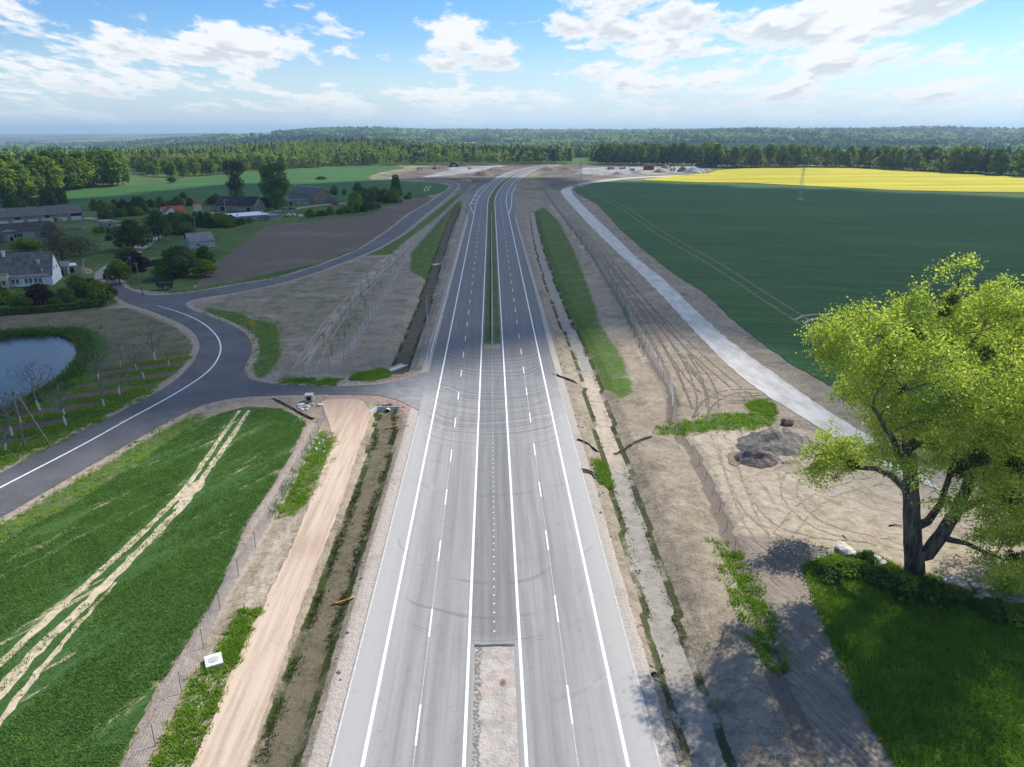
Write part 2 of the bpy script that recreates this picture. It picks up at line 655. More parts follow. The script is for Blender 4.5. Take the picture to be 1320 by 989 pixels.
gx, gy = axis_x(), axis_y()
GX, GY = np.meshgrid(gx, gy)
X, Y = GX.ravel(), GY.ravel()
A = {}
A['road_d'] = np.clip(line_d(CENTRE, X, Y, 60) - MAIN_W, -12, 40)
A['local'] = sdf(LOCAL, X, Y, 8)
A['lane'] = np.maximum(2.2 - line_d(VILLAGE_LANE, X, Y, 12), 1.8 - line_d(BARN_LANE, X, Y, 12))
A['dL'] = line_d(D_LEFT, X, Y, 14)
A['dM'] = line_d(D_LEFT2, X, Y, 14)
A['dR'] = line_d(D_RIGHT, X, Y, 14)
A['pond'] = sdf(POND, X, Y, 14)
A['village'] = np.maximum(sdf(GP([(908, 214.2), (2000, 214), (2000, 240), (1300, 236), (1150, 226), (925, 222)]), X, Y), sdf(GP([(-500, 203), (500, 206), (512, 214), (470, 230), (480, 240), (545, 250), (568, 262), (480, 322), (420, 345), (250, 382), (170, 372), (152, 390), (120, 402), (0, 412), (-500, 440)]), X, Y))
A['plough'] = sdf(PLOUGH, X, Y)
A['orchard'] = sdf(GP([(-500, 400), (0, 404), (140, 398), (165, 397), (228, 423), (250, 444), (244, 465), (228, 481), (190, 504), (109, 548), (0, 604), (-500, 860)]), X, Y)
A['reed'] = A['pond'] + 7.0
grass = [
    [(528, 350), (530, 327), (544, 309.6), (573, 275.6), (587, 261), (596, 259), (592, 277), (570, 318), (551, 360)],
    [(484, 323.5), (522, 303), (566, 268), (590, 250), (600, 247), (566, 278), (520.6, 313), (505, 328), (470, 330)],
    [(684, 275), (701, 267), (720, 285), (741, 325), (762, 380), (775, 420), (800, 455), (818, 505), (800, 515), (780, 496), (748, 434), (720, 385), (697, 335), (690, 300)],
    [(843, 561), (858, 548), (905, 540), (960, 533), (992, 535), (1000, 546), (955, 552), (900, 556)],
    [(965, 520), (985, 515), (993, 520), (990, 538), (975, 535)],
    [(262, 396), (300, 402), (330, 412), (357, 418), (363, 455), (350, 478), (335, 490), (318, 480), (330, 462), (327, 437), (312, 425), (270, 409)],
    [(366, 489), (430, 490), (430, 497), (372, 496)], [(455, 488), (490, 478), (505, 474), (500, 482), (470, 491)],
    [(0, 608), (55, 578), (109, 551), (200, 502), (190, 495), (109, 528), (0, 585), (-300, 720), (-300, 760)],
    [(0, 672), (100, 618), (218, 549), (262, 532), (262, 541), (198, 586), (99, 652), (0, 700), (-300, 880), (-300, 850)],
    [(424, 560), (412, 556), (393, 590), (370, 640), (358, 670), (385, 660), (404, 625), (420, 585)],
    [(320, 790), (331, 787), (318, 815), (300, 845), (290, 855), (300, 820)],
    [(270, 850), (298, 848), (288, 885), (262, 930), (240, 990), (205, 990), (215, 960), (240, 910)],
    [(925, 700), (950, 710), (965, 745), (985, 790), (998, 862), (985, 860), (968, 800), (955, 770)],
    [(768, 590), (782, 605), (790, 625), (775, 615)],
]
g = np.full(X.shape, -10.0)
for p in grass:
    g = np.maximum(g, sdf(GP(p), X, Y))
A['grass'] = g
A['thin'] = sdf(GP([(255, 390), (365, 367), (470, 333), (505, 335), (480, 400), (440, 450), (370, 480), (350, 420), (290, 405)]), X, Y)     # thinly greened soil
A['sand'] = np.maximum(sdf(GP([(885, 562), (990, 548), (1050, 556), (1120, 596), (1200, 602), (1330, 660), (1450, 740), (1330, 815), (1200, 756), (1110, 716), (1040, 722), (960, 695), (920, 620)]), X, Y),
                       sdf(GP([(352, 700), (322, 760), (250, 890), (200, 1000), (240, 1000), (300, 850), (345, 765), (372, 705), (385, 660)]), X, Y) * 1.0)
A['track'] = sdf(GP([(948, 690), (1040, 695), (1062, 760), (1105, 880), (1165, 1010), (1058, 1010), (1010, 880), (975, 780)]), X, Y)
A['lush'] = sdf(GP([(1040, 730), (1070, 720), (1110, 712), (1160, 738), (1250, 762), (1330, 800), (1450, 850), (1450, 1080), (1190, 1080), (1160, 1000), (1107, 880), (1062, 775)]), X, Y)
A['works'] = np.maximum(sdf(GP([(495, 228), (530, 221), (552, 214.8), (600, 211.5), (725, 210.5), (725, 214), (690, 222), (640, 240), (600, 248), (585, 236), (540, 231)]), X, Y, 30),
                        sdf(GP([(716, 212), (905, 213.5), (912, 222.5), (800, 226), (735, 238), (716, 246), (690, 230), (700, 219)]), X, Y, 30))
A['slab'] = np.maximum(sdf(GP([(545, 229), (585, 215.5), (650, 213.2), (636, 218.5), (585, 225)]), X, Y, 30), sdf(GP([(752, 216), (905, 214), (905, 222), (800, 226), (742, 224)]), X, Y, 30))
A['fenceR'] = line_d(smooth_line(GP([(703, 245), (712, 262), (750, 308), (800, 388), (845, 473), (868, 505), (866, 540), (875, 560), (892, 580), (914, 625), (940, 690), (966, 755), (1001, 875), (1020, 915), (1055, 1000)]), 2), X, Y, 12)
A['straw'] = np.maximum(sdf(GP([(400, 472), (436, 412), (470, 372), (505, 343), (540, 300), (570, 268), (560, 268), (520, 306), (490, 335), (455, 372), (418, 415), (382, 468)]), X, Y), sdf(GP([(705, 262), (745, 318), (790, 378), (812, 425), (826, 470), (836, 468), (822, 420), (798, 376), (752, 312), (712, 258)]), X, Y))
A['bermL'] = sdf(GP([(388, 552), (405, 545), (414, 553), (395, 592), (360, 660), (330, 715), (272, 815), (222, 915), (185, 1000), (150, 1000), (212.6, 870), (267, 786), (316.5, 672), (346, 632), (381, 573)]), X, Y)
A['red'] = sdf(GP([(430, 508), (466, 509), (494, 510), (516, 517), (535, 527), (534, 545), (522, 570), (522, 545), (516, 530), (497, 518), (470, 515), (440, 517), (415, 515)]), X, Y)

sheets = np.maximum.reduce([A['local'], sdf(HAUL, X, Y), sdf(GRAVEL, X, Y), sdf(WHEAT, X, Y), sdf(BIGFIELD, X, Y), sdf(CANOLA, X, Y), sdf(LEFTFIELD, X, Y), -A['road_d']])


def ditch(dist, depth, half, slope):
    return -depth * (1 - sstep((dist - half) / slope))


H = (fbm(X * .35, Y * .35, 3) - .5) * .28 + (fbm(X * 1.4, Y * 1.4, 7, 3) - .5) * .12
H *= sstep(-sheets / 3.0)
H = H - .03 * sstep(sheets / .6 + .5)
clearm = sstep((-A['local'] - .3) / 2.5) * sstep((A['road_d'] - .9) / .8)
dt = ditch(A['dL'], .75, .75, 2.3) + ditch(A['dM'], 1.0, .7, 2.6) + ditch(A['dR'], .85, .6, 2.8)
H += dt * clearm
bank = sstep((X - 17.6) / 5.0) * sstep((24.5 - X) / 3.5) * sstep((100 - Y) / 20)
H += .35 * bank * sstep(-sheets / 2)
H += .3 * sstep(A['bermL'] / .7)
H = np.where(A['pond'] > -3, H * sstep(-A['pond'] / 3) - 1.2 * sstep((A['pond'] + 4.2) / 4), H)
H -= 6 * sstep((np.hypot(X, Y) - 1250) / 400)
fr = A['fenceR']
H -= .22 * np.exp(-(fr / .35) ** 2) * sstep((120 - Y) / 10) * sstep(-sheets / 1)
nx, ny = len(gx), len(gy)
idx = np.arange(nx * ny).reshape(ny, nx)
Fq = np.stack([idx[:-1, :-1], idx[:-1, 1:], idx[1:, 1:], idx[1:, :-1]], -1).reshape(-1, 4)
HG = H.reshape(ny, nx)


def ground_z(x, y):
    i = int(np.clip(np.searchsorted(gx, x) - 1, 0, nx - 2))
    j = int(np.clip(np.searchsorted(gy, y) - 1, 0, ny - 2))
    u = min(1, max(0, (x - gx[i]) / (gx[i + 1] - gx[i])))
    v = min(1, max(0, (y - gy[j]) / (gy[j + 1] - gy[j])))
    return float((HG[j, i] * (1 - u) + HG[j, i + 1] * u) * (1 - v) + (HG[j + 1, i] * (1 - u) + HG[j + 1, i + 1] * u) * v)


ground_me = mesh_np('ground', np.c_[X, Y, H], Fq, {k: ('POINT', v) for k, v in A.items()}, smooth=True)

RUT = G(1180, 560)
gm, n, b = new_mat('ground_soil_and_grass')
P = n.pos()
px_, py_, pz_ = n.xyz(P)
n_big = n.noise(P, .035, 4, .55)
n_mid = n.noise(P, .22, 5, .6)
n_fin = n.noise(P, 1.3, 6, .65)
n_grit = n.noise(P, 6.0, 4, .7)
stretch = n.vm('MULTIPLY', P, (1.0, .12, 1.0))
n_row = n.noise(stretch, .9, 5, .6)


def mask(name, amp=.8, soft=.12, nz=None, shift=0.0):
    w = n.add(n.attr(name), n.mul(n.sub(nz if nz is not None else n_fin, .5), amp * 2))
    return n.ss(w, -soft - shift, soft - shift)


def two(f, a, c, lo=.35, hi=.65):
    return n.mix(n.ss(f, lo, hi), a, c)


mixn = n.add(n.mul(n_mid, .5), n.mul(n_fin, .5))
n_c2 = n.noise(P, .75, 7, .72)
mixn = n.add(n.mul(n_mid, .3), n.add(n.mul(n_c2, .4), n.mul(n_fin, .3)))
soil = two(mixn, (.132, .110, .078), (.322, .276, .205), .36, .62)
soil = n.mix(n.ss(n_grit, .42, .68, 0, .65), soil, (.44, .365, .285))
soil = n.mix(n.ss(n.noise(P, 3.2, 4, .75), .56, .70, 0, .7), soil, (.13, .10, .08))
soil = n.mix(n.ss(n_row, .5, .72, 0, .22), soil, (.15, .118, .092))
soil = n.mix(n.ss(n.noise(P, .09, 6, .62), .50, .64, 0, .7), soil, two(n_fin, (.28, .235, .185), (.43, .37, .30)))
soil = n.mix(n.ss(n.noise(n.vm('ADD', P, (40, 9, 0)), .16, 6, .66), .54, .68, 0, .6), soil, (.125, .10, .078))
grass_c = two(n.add(n.mul(n_fin, .6), n.mul(n_grit, .4)), (.030, .068, .012), (.098, .165, .026), .33, .66)
grass_c = n.mix(n.ss(n_mid, .5, .75, 0, .7), grass_c, (.135, .20, .035))
dull = two(n.add(n.mul(n_fin, .6), n.mul(n_grit, .4)), (.032, .058, .018), (.075, .115, .035), .33, .66)
c = soil
# thin growth on bare ground
tf = n.mul(mask('thin', 2.5, 2.0), n.ss(n.add(n.mul(n_mid, .6), n.mul(n_fin, .4)), .46, .60))
c = n.mix(n.mul(tf, .75), c, (.085, .125, .05))
# meadow around the farms, with bare and dry patches
meadow = two(n.add(n.mul(n_big, .5), n.mul(n_fin, .5)), (.042, .082, .022), (.100, .155, .040), .36, .62)
meadow = n.mix(n.ss(n_mid, .55, .72, 0, .75), meadow, (.19, .175, .095))
meadow = n.mix(n.ss(n.noise(P, .11, 6, .65), .52, .66, 0, .7), meadow, (.105, .165, .040))
meadow = n.mix(n.ss(n.noise(n.vm('ADD', P, (70, 3, 0)), .14, 6, .65), .57, .68, 0, .7), meadow, (.028, .052, .018))
farm = n.mix(n.ss(n_big, .42, .6), meadow, soil)
c = n.mix(n.mul(n.ss(py_, 430, 620), .6), c, farm)
c = n.mix(mask('village', 2.0, .4), c, meadow)
c = n.mix(n.ss(py_, 985, 1030), c, meadow)
stz = n.add(n.attr('straw'), n.mul(n.sub(n_fin, .5), 4.0))
straw = two(n_row, (.20, .175, .125), (.42, .375, .29), .38, .60)
c = n.mix(n.mul(n.ss(stz, -.6, 1.2), n.ss(n.add(n.mul(n_c2, .6), n.mul(n_mid, .4)), .38, .52)), c, straw)
# ploughed field
furrow = n.noise(n.vm('MULTIPLY', P, (.35, 1.2, 1)), 1.2, 4, .6)
plough = two(furrow, (.112, .092, .072), (.170, .142, .112), .3, .7)
plough = n.mix(n.ss(n_big, .5, .68, 0, .6), plough, (.21, .175, .145))
c = n.mix(mask('plough', .7, .15), c, plough)
# orchard strips of grass and worked soil
rowv = n.add(n.mul(px_, -.42), n.mul(py_, .91))
rows = n.m('SINE', n.add(n.mul(rowv, 1.05), n.mul(n.sub(n_mid, .5), 3.0)))
ostrip = n.ss(n.add(rows, n.mul(n.sub(n_fin, .5), 2.2)), -.3, .35)
near_rows = n.ss(py_, 128, 152, 1.0, .0)
orch = n.mix(ostrip, (.135, .105, .080), grass_c)
orch_far = n.mix(n.ss(n.add(n.mul(n_mid, .5), n.mul(n_fin, .5)), .44, .6), (.185, .152, .112), (.075, .120, .034))
orch = n.mix(near_rows, orch_far, orch)
c = n.mix(mask('orchard', 1.2, .3), c, orch)
c = n.mix(mask('reed', 3.0, .8), c, (.055, .105, .026))
c = n.mix(mask('pond', .5, .3), c, (.08, .07, .05))
# bright grass patches, gaps of bare soil in them
gz = n.add(n.add(n.attr('grass'), n.mul(n.sub(n_fin, .5), 1.6)), n.mul(n.sub(n_mid, .5), 2.4))
gmask = n.mul(n.ss(gz, -.5, .6), n.ss(n.add(n.mul(n_mid, .4), n.mul(n_grit, .6)), .36, .50))
c = n.mix(gmask, c, grass_c)
# right: sand, track, lush grass
sand = two(mixn, (.27, .225, .170), (.475, .410, .325), .36, .62)
sand = n.mix(n.ss(n_row, .52, .70, 0, .6), sand, (.25, .20, .15))
sand = n.mix(n.ss(n.noise(P, .5, 5, .6), .57, .68, 0, .75), sand, (.15, .19, .05))
ring = n.vm('LENGTH', n.vm('SUBTRACT', P, (RUT[0], RUT[1], 0)))
ruts = n.noise(n.add(ring, n.mul(n_big, 22.0)), 1.1, 6, .75, dims='1D')
sand = n.mix(n.mul(n.ss(ruts, .52, .62), n.mul(n.ss(n_mid, .42, .6), .65)), sand, (.20, .165, .13))
sand = n.mix(n.mul(n.ss(ruts, .44, .36), n.mul(n.ss(n_mid, .42, .6), .4)), sand, (.52, .45, .37))
c = n.mix(mask('sand', 2.0, .4), c, sand)
soil2 = n.noise(n.add(n.add(px_, n.mul(py_, .12)), n.mul(n_big, 5.0)), .9, 6, .75, dims='1D')
tu, tv = n.add(n.mul(px_, .94), n.mul(py_, .34)), n.add(n.mul(px_, -.34), n.mul(py_, .94))
tread = n.noise(n.vec(tu, n.mul(tv, .05), 0), 2.6, 5, .75)
trk = n.mix(n.ss(n.add(n.mul(tread, .75), n.mul(n_fin, .25)), .36, .64), (.175, .145, .118), (.33, .28, .23))
c = n.mix(mask('track', .7, .2), c, trk)
lush = two(n.add(n.mul(n_fin, .5), n.mul(n_grit, .5)), (.036, .095, .014), (.100, .205, .028), .34, .64)
lush = n.mix(n.ss(n_mid, .46, .66, 0, .8), lush, (.17, .30, .042))
c = n.mix(mask('lush', .9, .2), c, lush)
# spoil strip with thin fence on the left
spoil = two(n.add(n.mul(n_fin, .5), n.mul(n_grit, .5)), (.24, .195, .16), (.42, .36, .30), .32, .66)
c = n.mix(mask('bermL', .35, .12), c, spoil)
# works far down the road
works = two(n.add(n.mul(n_mid, .4), n.mul(n_big, .6)), (.085, .074, .062), (.185, .160, .132), .38, .62)
c = n.mix(mask('works', 9, 3, n_big), c, works)
slab = n.noise(n.vm('MULTIPLY', P, (.03, .12, 1)), 1.0, 4, .6)
c = n.mix(n.mul(mask('slab', 10, 3, n_big), n.ss(slab, .42, .52)), c, (.36, .36, .365))
# verge of the roads
shoulder = two(n_fin, (.27, .215, .175), (.40, .335, .28))
c = n.mix(n.ss(n.add(n.attr('local'), n.mul(n.sub(n_fin, .5), .7)), -1.05, -.85), c, shoulder)
c = n.mix(mask('red', .5, .15), c, two(n_fin, (.30, .20, .16), (.40, .29, .24)))
mg = n.add(n.attr('road_d'), n.add(n.mul(n.sub(n_fin, .5), 1.1), n.mul(n.sub(n_mid, .5), 1.0)))
edge = two(n_grit, (.33, .29, .25), (.50, .455, .40))
c = n.mix(n.mul(n.ss(mg, .85, .65), n.ss(n_mid, .3, .45, .6, 1)), c, edge)
lane_c = two(n_fin, (.27, .25, .23), (.38, .36, .33))
c = n.mix(mask('lane', .6, .2), c, lane_c)
# ditches: moss at the foot of both slopes, gravel or mud on the bed
for nm, bed, wet in (('dL', (.145, .125, .085), 1.0), ('dM', (.125, .105, .08), 1.0), ('dR', (.33, .305, .265), .9)):
    dd = n.add(n.attr(nm), n.add(n.mul(n.sub(n_fin, .5), .8), n.mul(n.sub(n_mid, .5), .9)))
    c = n.mix(n.mul(n.ss(dd, 1.05, .85), n.ss(n_grit, .2, .5, .55, 1)), c, bed)
    if nm == 'dR':
        c = n.mix(n.mul(n.mul(n.ss(dd, 1.0, .7), n.mul(n.ss(py_, 84, 96), n.ss(py_, 134, 122))), .85), c, (.50, .42, .32))
    foot = n.mul(n.ss(dd, .72, .95), n.ss(dd, 1.45, 1.15))
    c = n.mix(n.mul(n.ss(dd, 1.1, .9), n.ss(n_c2, .46, .60, 0, .55 if nm != 'dR' else .25)), c, (.060, .062, .030))
    c = n.mix(n.mul(n.mul(foot, wet), n.ss(n_mid, .36, .52)), c, (.040, .055, .016))
c = n.mix(n.mul(n.ss(n.add(n.attr('fenceR'), n.mul(n.sub(n_fin, .5), .7)), .34, .05), .8), c, (.155, .13, .11))
n.put(b.inputs['Base Color'], c)
n.put(b.inputs['Normal'], n.bump(n.add(n_fin, n.mul(n_grit, .35)), .75, .25))
b.inputs['Roughness'].default_value = .95
b.inputs['Specular IOR Level'].default_value = .08
ground = link('ground', ground_me, gm)
tag(ground, 'bare construction soil and grass verges around the new dual carriageway', kind='structure')

# ================================================================== main road
asph, n, b = new_mat('dusty_new_asphalt')
P = n.pos()
s_, t_ = n.attr('s'), n.attr('t')
st = n.vec(t_, n.mul(s_, .025))
lanes = n.noise(st, 1.6, 5, .65)
lanes2 = n.noise(n.vec(t_, n.mul(s_, .006)), .75, 3, .5)
blot = n.noise(P, .09, 4, .55)
grain = n.noise(P, 3.5, 5, .7)
far = n.ss(n.add(s_, n.mul(n.sub(blot, .5), 30)), 96, 142)
at = n.m('ABSOLUTE', t_)
clean = two_ = n.mix(n.ss(lanes, .3, .7), (.120, .122, .126), (.160, .162, .165))
dust_edge = n.ss(at, 6.5, 11.0)
dust = n.mix(n.ss(n.add(n.mul(lanes, .6), n.mul(lanes2, .4)), .34, .66), (.215, .214, .212), (.315, .312, .305))
dust = n.mix(n.mul(dust_edge, .75), dust, (.41, .40, .385))
mid = n.mul(n.ss(at, 2.15, 1.95), n.ss(s_, 52, 54))
wheel = n.mul(n.ss(n.m('ABSOLUTE', n.sub(n.m('ABSOLUTE', n.sub(at, 3.9)), .85)), .7, .1), n.ss(blot, .35, .6))
dust = n.mix(n.mul(wheel, .35), dust, (.165, .165, .167))
dust = n.mix(n.mul(mid, .8), dust, n.mix(n.ss(lanes, .35, .7), (.14, .14, .143), (.205, .205, .206)))
road_c = n.mix(far, dust, clean)
# tyre arcs of vehicles turning across: circles of one radius, swept down the road
tw = n.add(t_, n.mul(n.sub(n.noise(P, .045, 3, .5), .5), 13.0))
arc = n.m('SQRT', n.m('MAXIMUM', n.sub(150.0, n.mul(tw, tw)), 1.0))
yc = n.add(s_, arc)
sk = n.noise(yc, 1.15, 6, .72, dims='1D')
zone = n.mul(n.mul(n.ss(s_, 88, 108), n.ss(s_, 152, 134)), n.ss(at, 11.2, 9.0))
sk_d = n.mul(n.mul(n.ss(sk, .50, .66), zone), n.ss(n.noise(P, .10, 3, .6), .26, .46))
sk_l = n.mul(n.ss(sk, .46, .33), n.mul(zone, .35))
spars = n.noise(n.add(yc, 400.0), .55, 3, .6, dims='1D')
sk_s = n.mul(n.mul(n.ss(spars, .64, .67), n.ss(spars, .71, .68)), n.ss(s_, 112, 85))
sk_s = n.mul(n.mul(sk_s, n.ss(n.noise(P, .12, 2, .5), .45, .6)), n.ss(at, 11.4, 9.5))
road_c = n.mix(n.mul(sk_l, 1.0), road_c, (.33, .33, .33))
road_c = n.mix(n.mul(sk_d, .80), road_c, (.07, .074, .082))
road_c = n.mix(n.mul(sk_s, .45), road_c, (.10, .10, .105))
road_c = n.mix(n.ss(grain, .35, .75, 0, .3), road_c, n.mix(.35, road_c, (.5, .5, .5)))
road_c = n.mix(n.ss(n.noise(P, .9, 5, .65), .58, .75, 0, .35), road_c, (.13, .13, .132))
road_c = n.mix(n.mul(n.ss(n.noise(P, .3, 6, .7), .60, .72), n.ss(at, 4, 10)), road_c, (.40, .385, .36))
n.put(b.inputs['Base Color'], road_c)
b.inputs['Roughness'].default_value = .82
b.inputs['Specular IOR Level'].default_value = .25
n.put(b.inputs['Normal'], n.bump(grain, .25, .02))
ss_ = np.concatenate([np.arange(18, 160, 4.0), np.arange(160, ROAD_END, 6.0), [ROAD_END]])
tt_ = np.array([-11.7, -9.3, -5.75, -2.2, 0, 2.2, 5.75, 9.3, 11.7])
V, S_, T_ = [], [], []
for s in ss_:
    wl = 3.6 * sstep((s - 375) / 55) * sstep((720 - s) / 120)          # lay-by widening
    for t in tt_:
        k = t
        if t == -11.7:
            k = t - wl
        if t == 11.7:
            k = t + wl * .8
        V.append(road(s, k, .06))
        S_.append(s)
        T_.append(t)
ii = np.arange(len(V)).reshape(len(ss_), len(tt_))
Fr = np.stack([ii[:-1, :-1], ii[:-1, 1:], ii[1:, 1:], ii[1:, :-1]], -1).reshape(-1, 4)
main_road = link('road', mesh_np('road', V, Fr, {'s': ('POINT', S_), 't': ('POINT', T_)}), asph)
tag(main_road, 'new dual carriageway of pale dusty asphalt running to the horizon', kind='structure')

# paint
paint, n, b = new_mat('white_road_paint')
P = n.pos()
pn = n.noise(P, 2.5, 4, .7)
n.put(b.inputs['Base Color'], n.mix(n.ss(pn, .38, .6), (.70, .70, .69), (.86, .86, .85)))
b.inputs['Roughness'].default_value = .6
thinp, n, b = new_mat('worn_road_paint')
n.put(b.inputs['Base Color'], n.mix(n.ss(n.noise(n.pos(), 3, 4, .7), .35, .6), (.42, .42, .42), (.62, .62, .61)))


def line(mb, s0, s1, t, w, step=6.0, z=.066, toff=None):
    k = max(2, int((s1 - s0) / step) + 1)
    sv = np.linspace(s0, s1, k)
    o = toff or (lambda s: 0.0)
    mb.strip([road(s, t + o(s) - w / 2, z) for s in sv], [road(s, t + o(s) + w / 2, z) for s in sv])


mk = MB()
for sg in (-1, 1):
    line(mk, 18, ROAD_END - 10, sg * 2.2, .24)
    line(mk, 18, ROAD_END - 10, sg * 9.3, .26)
s0 = 41.45
while s0 < 900:
    line(mk, s0, s0 + 4, -5.75, .15)
    s0 += 12
s0 = 43.2
while s0 < 900:
    line(mk, s0, s0 + 4, 5.8, .15)
    s0 += 12
s0 = 54.0
while s0 < 143:
    mk.strip([road(s0, -.075, .066), road(s0 + .16, -.075, .066)], [road(s0, .075, .066), road(s0 + .16, .075, .066)])
    s0 += 1.333
# lay-by outlines far down the road
mk.strip([road(s, -9.3 - w, .067) for s, w in ((400, .1), (452, 3.9), (560, 4.1), (640, 4.1))], [road(s, -9.0 - w, .067) for s, w in ((400, .1), (452, 3.9), (560, 4.1), (640, 4.1))])
for s in (462, 486, 520):
    mk.strip([road(s, -13.2, .067), road(s, -9.4, .067)], [road(s + 2.0, -13.2, .067), road(s + 2.0, -9.4, .067)])
mk.strip([road(s, 9.2 + w, .067) for s, w in ((400, .1), (450, 2.9), (540, 3.4), (640, 3.4))], [road(s, 9.5 + w, .067) for s, w in ((400, .1), (450, 2.9), (540, 3.4), (640, 3.4))])
marks = mk.build('road_marking', paint)
tag(marks, 'white lane lines, dashes and edge lines of the dual carriageway', kind='structure')
kb = MB()
line(kb, 18, 106, -11.55, .10)
line(kb, 18, 128, 11.55, .08)
line(kb, 18, 100, -5.75, .045, z=.0635)
line(kb, 18, 128, 5.8, .045, z=.0635)
tag(kb.build('edge_marking', thinp), 'thin worn guide lines along the asphalt edges', kind='structure')

# grass median with bare head, rough concrete patch in front
medm, n, b = new_mat('median_grass')
P = n.pos()
f1, f2 = n.noise(P, 1.2, 5, .65), n.noise(P, .15, 3, .5)
mc = n.mix(n.ss(f1, .33, .66), (.045, .065, .016), (.125, .150, .040))
mc = n.mix(n.ss(f2, .5, .68, 0, .6), mc, (.15, .13, .06))
y_ = n.xyz(P)[1]
mc = n.mix(n.mul(n.ss(n.add(y_, n.mul(n.sub(f1, .5), 5)), 147.5, 145.5), .9), mc, (.30, .25, .20))
n.put(b.inputs['Base Color'], mc)
n.put(b.inputs['Normal'], n.bump(f1, .8, .2))
mm = MB()
sv = np.concatenate([np.arange(143, 440, 3.0), np.arange(440, ROAD_END, 6.0)])
lft, rgt = [], []
for s in sv:
    j = .10 * (vnoise(np.array([s * .8]), np.array([1.0]), 4)[0] - .5)
    lft.append(road(s, -1.68 + j, .10))
    rgt.append(road(s, 1.68 + j, .10))
mm.strip(lft, rgt)
mm.strip([(p[0], p[1], .05) for p in lft], lft)
mm.strip(rgt, [(p[0], p[1], .05) for p in rgt])
mm.poly([(lft[0][0], lft[0][1], .05), (rgt[0][0], rgt[0][1], .05), rgt[0], lft[0]])
tag(mm.build('grass', medm), 'mown olive green grass strip between the two carriageways', kind='stuff')
rough, n, b = new_mat('rough_concrete_patch')
P = n.pos()
r1, r2, r3 = n.noise(P, .7, 5, .6), n.noise(P, 4.0, 5, .7), n.noise(n.vm('MULTIPLY', P, (1, .15, 1)), 1.6, 4, .6)
rc = n.mix(n.ss(r1, .35, .65), (.36, .33, .30), (.50, .46, .42))
rc = n.mix(n.ss(r2, .5, .7, 0, .6), rc, (.24, .225, .21))
rc = n.mix(n.ss(n.noise(P, .45, 2, .5), .53, .66, 0, .6), rc, (.47, .36, .30))
xx, yy, zz = n.xyz(P)
edgec = n.mul(n.ss(n.add(xx, n.mul(n.sub(r1, .5), 1.2)), -1.05, -1.3), n.ss(r2, .4, .55))
rc = n.mix(n.mul(edgec, .8), rc, (.13, .125, .12))
stain = n.vm('LENGTH', n.vm('MULTIPLY', n.vm('SUBTRACT', P, (.55, 47.6, 0)), (1.3, .9, 0)))
rc = n.mix(n.ss(n.add(stain, n.mul(n.sub(r2, .5), .8)), .55, .15, 0, .85), rc, (.17, .085, .05))
n.put(b.inputs['Base Color'], rc)
n.put(b.inputs['Normal'], n.bump(n.add(r1, r2), 1.0, .12))
out = ragged([(-1.72, 18), (1.62, 18), (1.60, 52.2), (-1.72, 52.2)], .35, .10, 5)
tag(MB().poly([(p[0], p[1], .0665) for p in out]).build('pavement', rough), 'rough unpaved concrete gap in the middle of the road', kind='structure')
crk = flat_mat('tar_seam', (.06, .06, .06), .8)
cb = MB()
out = ragged([(-1.8, 52.0), (1.7, 52.0), (1.7, 52.3), (-1.8, 52.3)], .3, .08, 8)
cb.poly([(p[0], p[1], .071) for p in out])
tag(cb.build('road_seam', crk), 'dark ragged tar seam at the end of the asphalt strip', kind='structure')

# ================================================================== local road and tracks
am, n, b = new_mat('dark_new_asphalt')
P = n.pos()
a1, a2, a3 = n.noise(P, .12, 5, .6), n.noise(P, 3.0, 5, .7), n.noise(P, .5, 4, .6)
ac = n.mix(n.ss(a1, .35, .65), (.078, .080, .086), (.112, .114, .120))
ac = n.mix(n.ss(a3, .62, .75, 0, .5), ac, (.25, .25, .25))
ac = n.mix(n.ss(a2, .4, .75, 0, .3), ac, (.22, .22, .23))
x_ = n.xyz(P)[0]
ac = n.mix(n.mul(n.ss(n.add(x_, n.mul(n.sub(a1, .5), 14)), -30, -9), .6), ac, n.mix(n.ss(a3, .4, .6), (.30, .30, .30), (.40, .395, .39)))
n.put(b.inputs['Base Color'], ac)
n.put(b.inputs['Normal'], n.bump(a2, .25, .02))
b.inputs['Roughness'].default_value = .8
b.inputs['Specular IOR Level'].default_value = .25


def rounded(poly, it=1):
    P = [np.array(p) for p in poly]
    for _ in range(it):
        Q = []
        for i in range(len(P)):
            a, c = P[i], P[(i + 1) % len(P)]
            Q += [a * .8 + c * .2, a * .2 + c * .8]
        P = Q
    return [tuple(p) for p in P]


tag(MB().poly([(p[0], p[1], .05) for p in rounded(LOCAL, 2)]).build('local_road', am), 'dark asphalt side road curving past the village', kind='structure')
lm = MB()
cl = smooth_line(GP([(-330, 800), (0, 629), (109, 573), (164, 541.5), (218, 513), (262, 485.5), (279, 468), (286, 450), (281, 433.7), (262, 416), (235, 403.7), (202, 394)]), 1.5)
tn = np.gradient(cl, axis=0)
tn /= np.linalg.norm(tn, axis=1)[:, None]
wv = np.interp(np.arange(len(cl)), [0, len(cl) * .8, len(cl)], [.16, .14, .08])
lm.strip([(p[0] - q[1] * w, p[1] + q[0] * w, .056) for p, q, w in zip(cl, tn, wv)], [(p[0] + q[1] * w, p[1] - q[0] * w, .056) for p, q, w in zip(cl, tn, wv)])
tag(lm.build('road_marking', paint), 'white centre line along the curving side road', kind='structure')

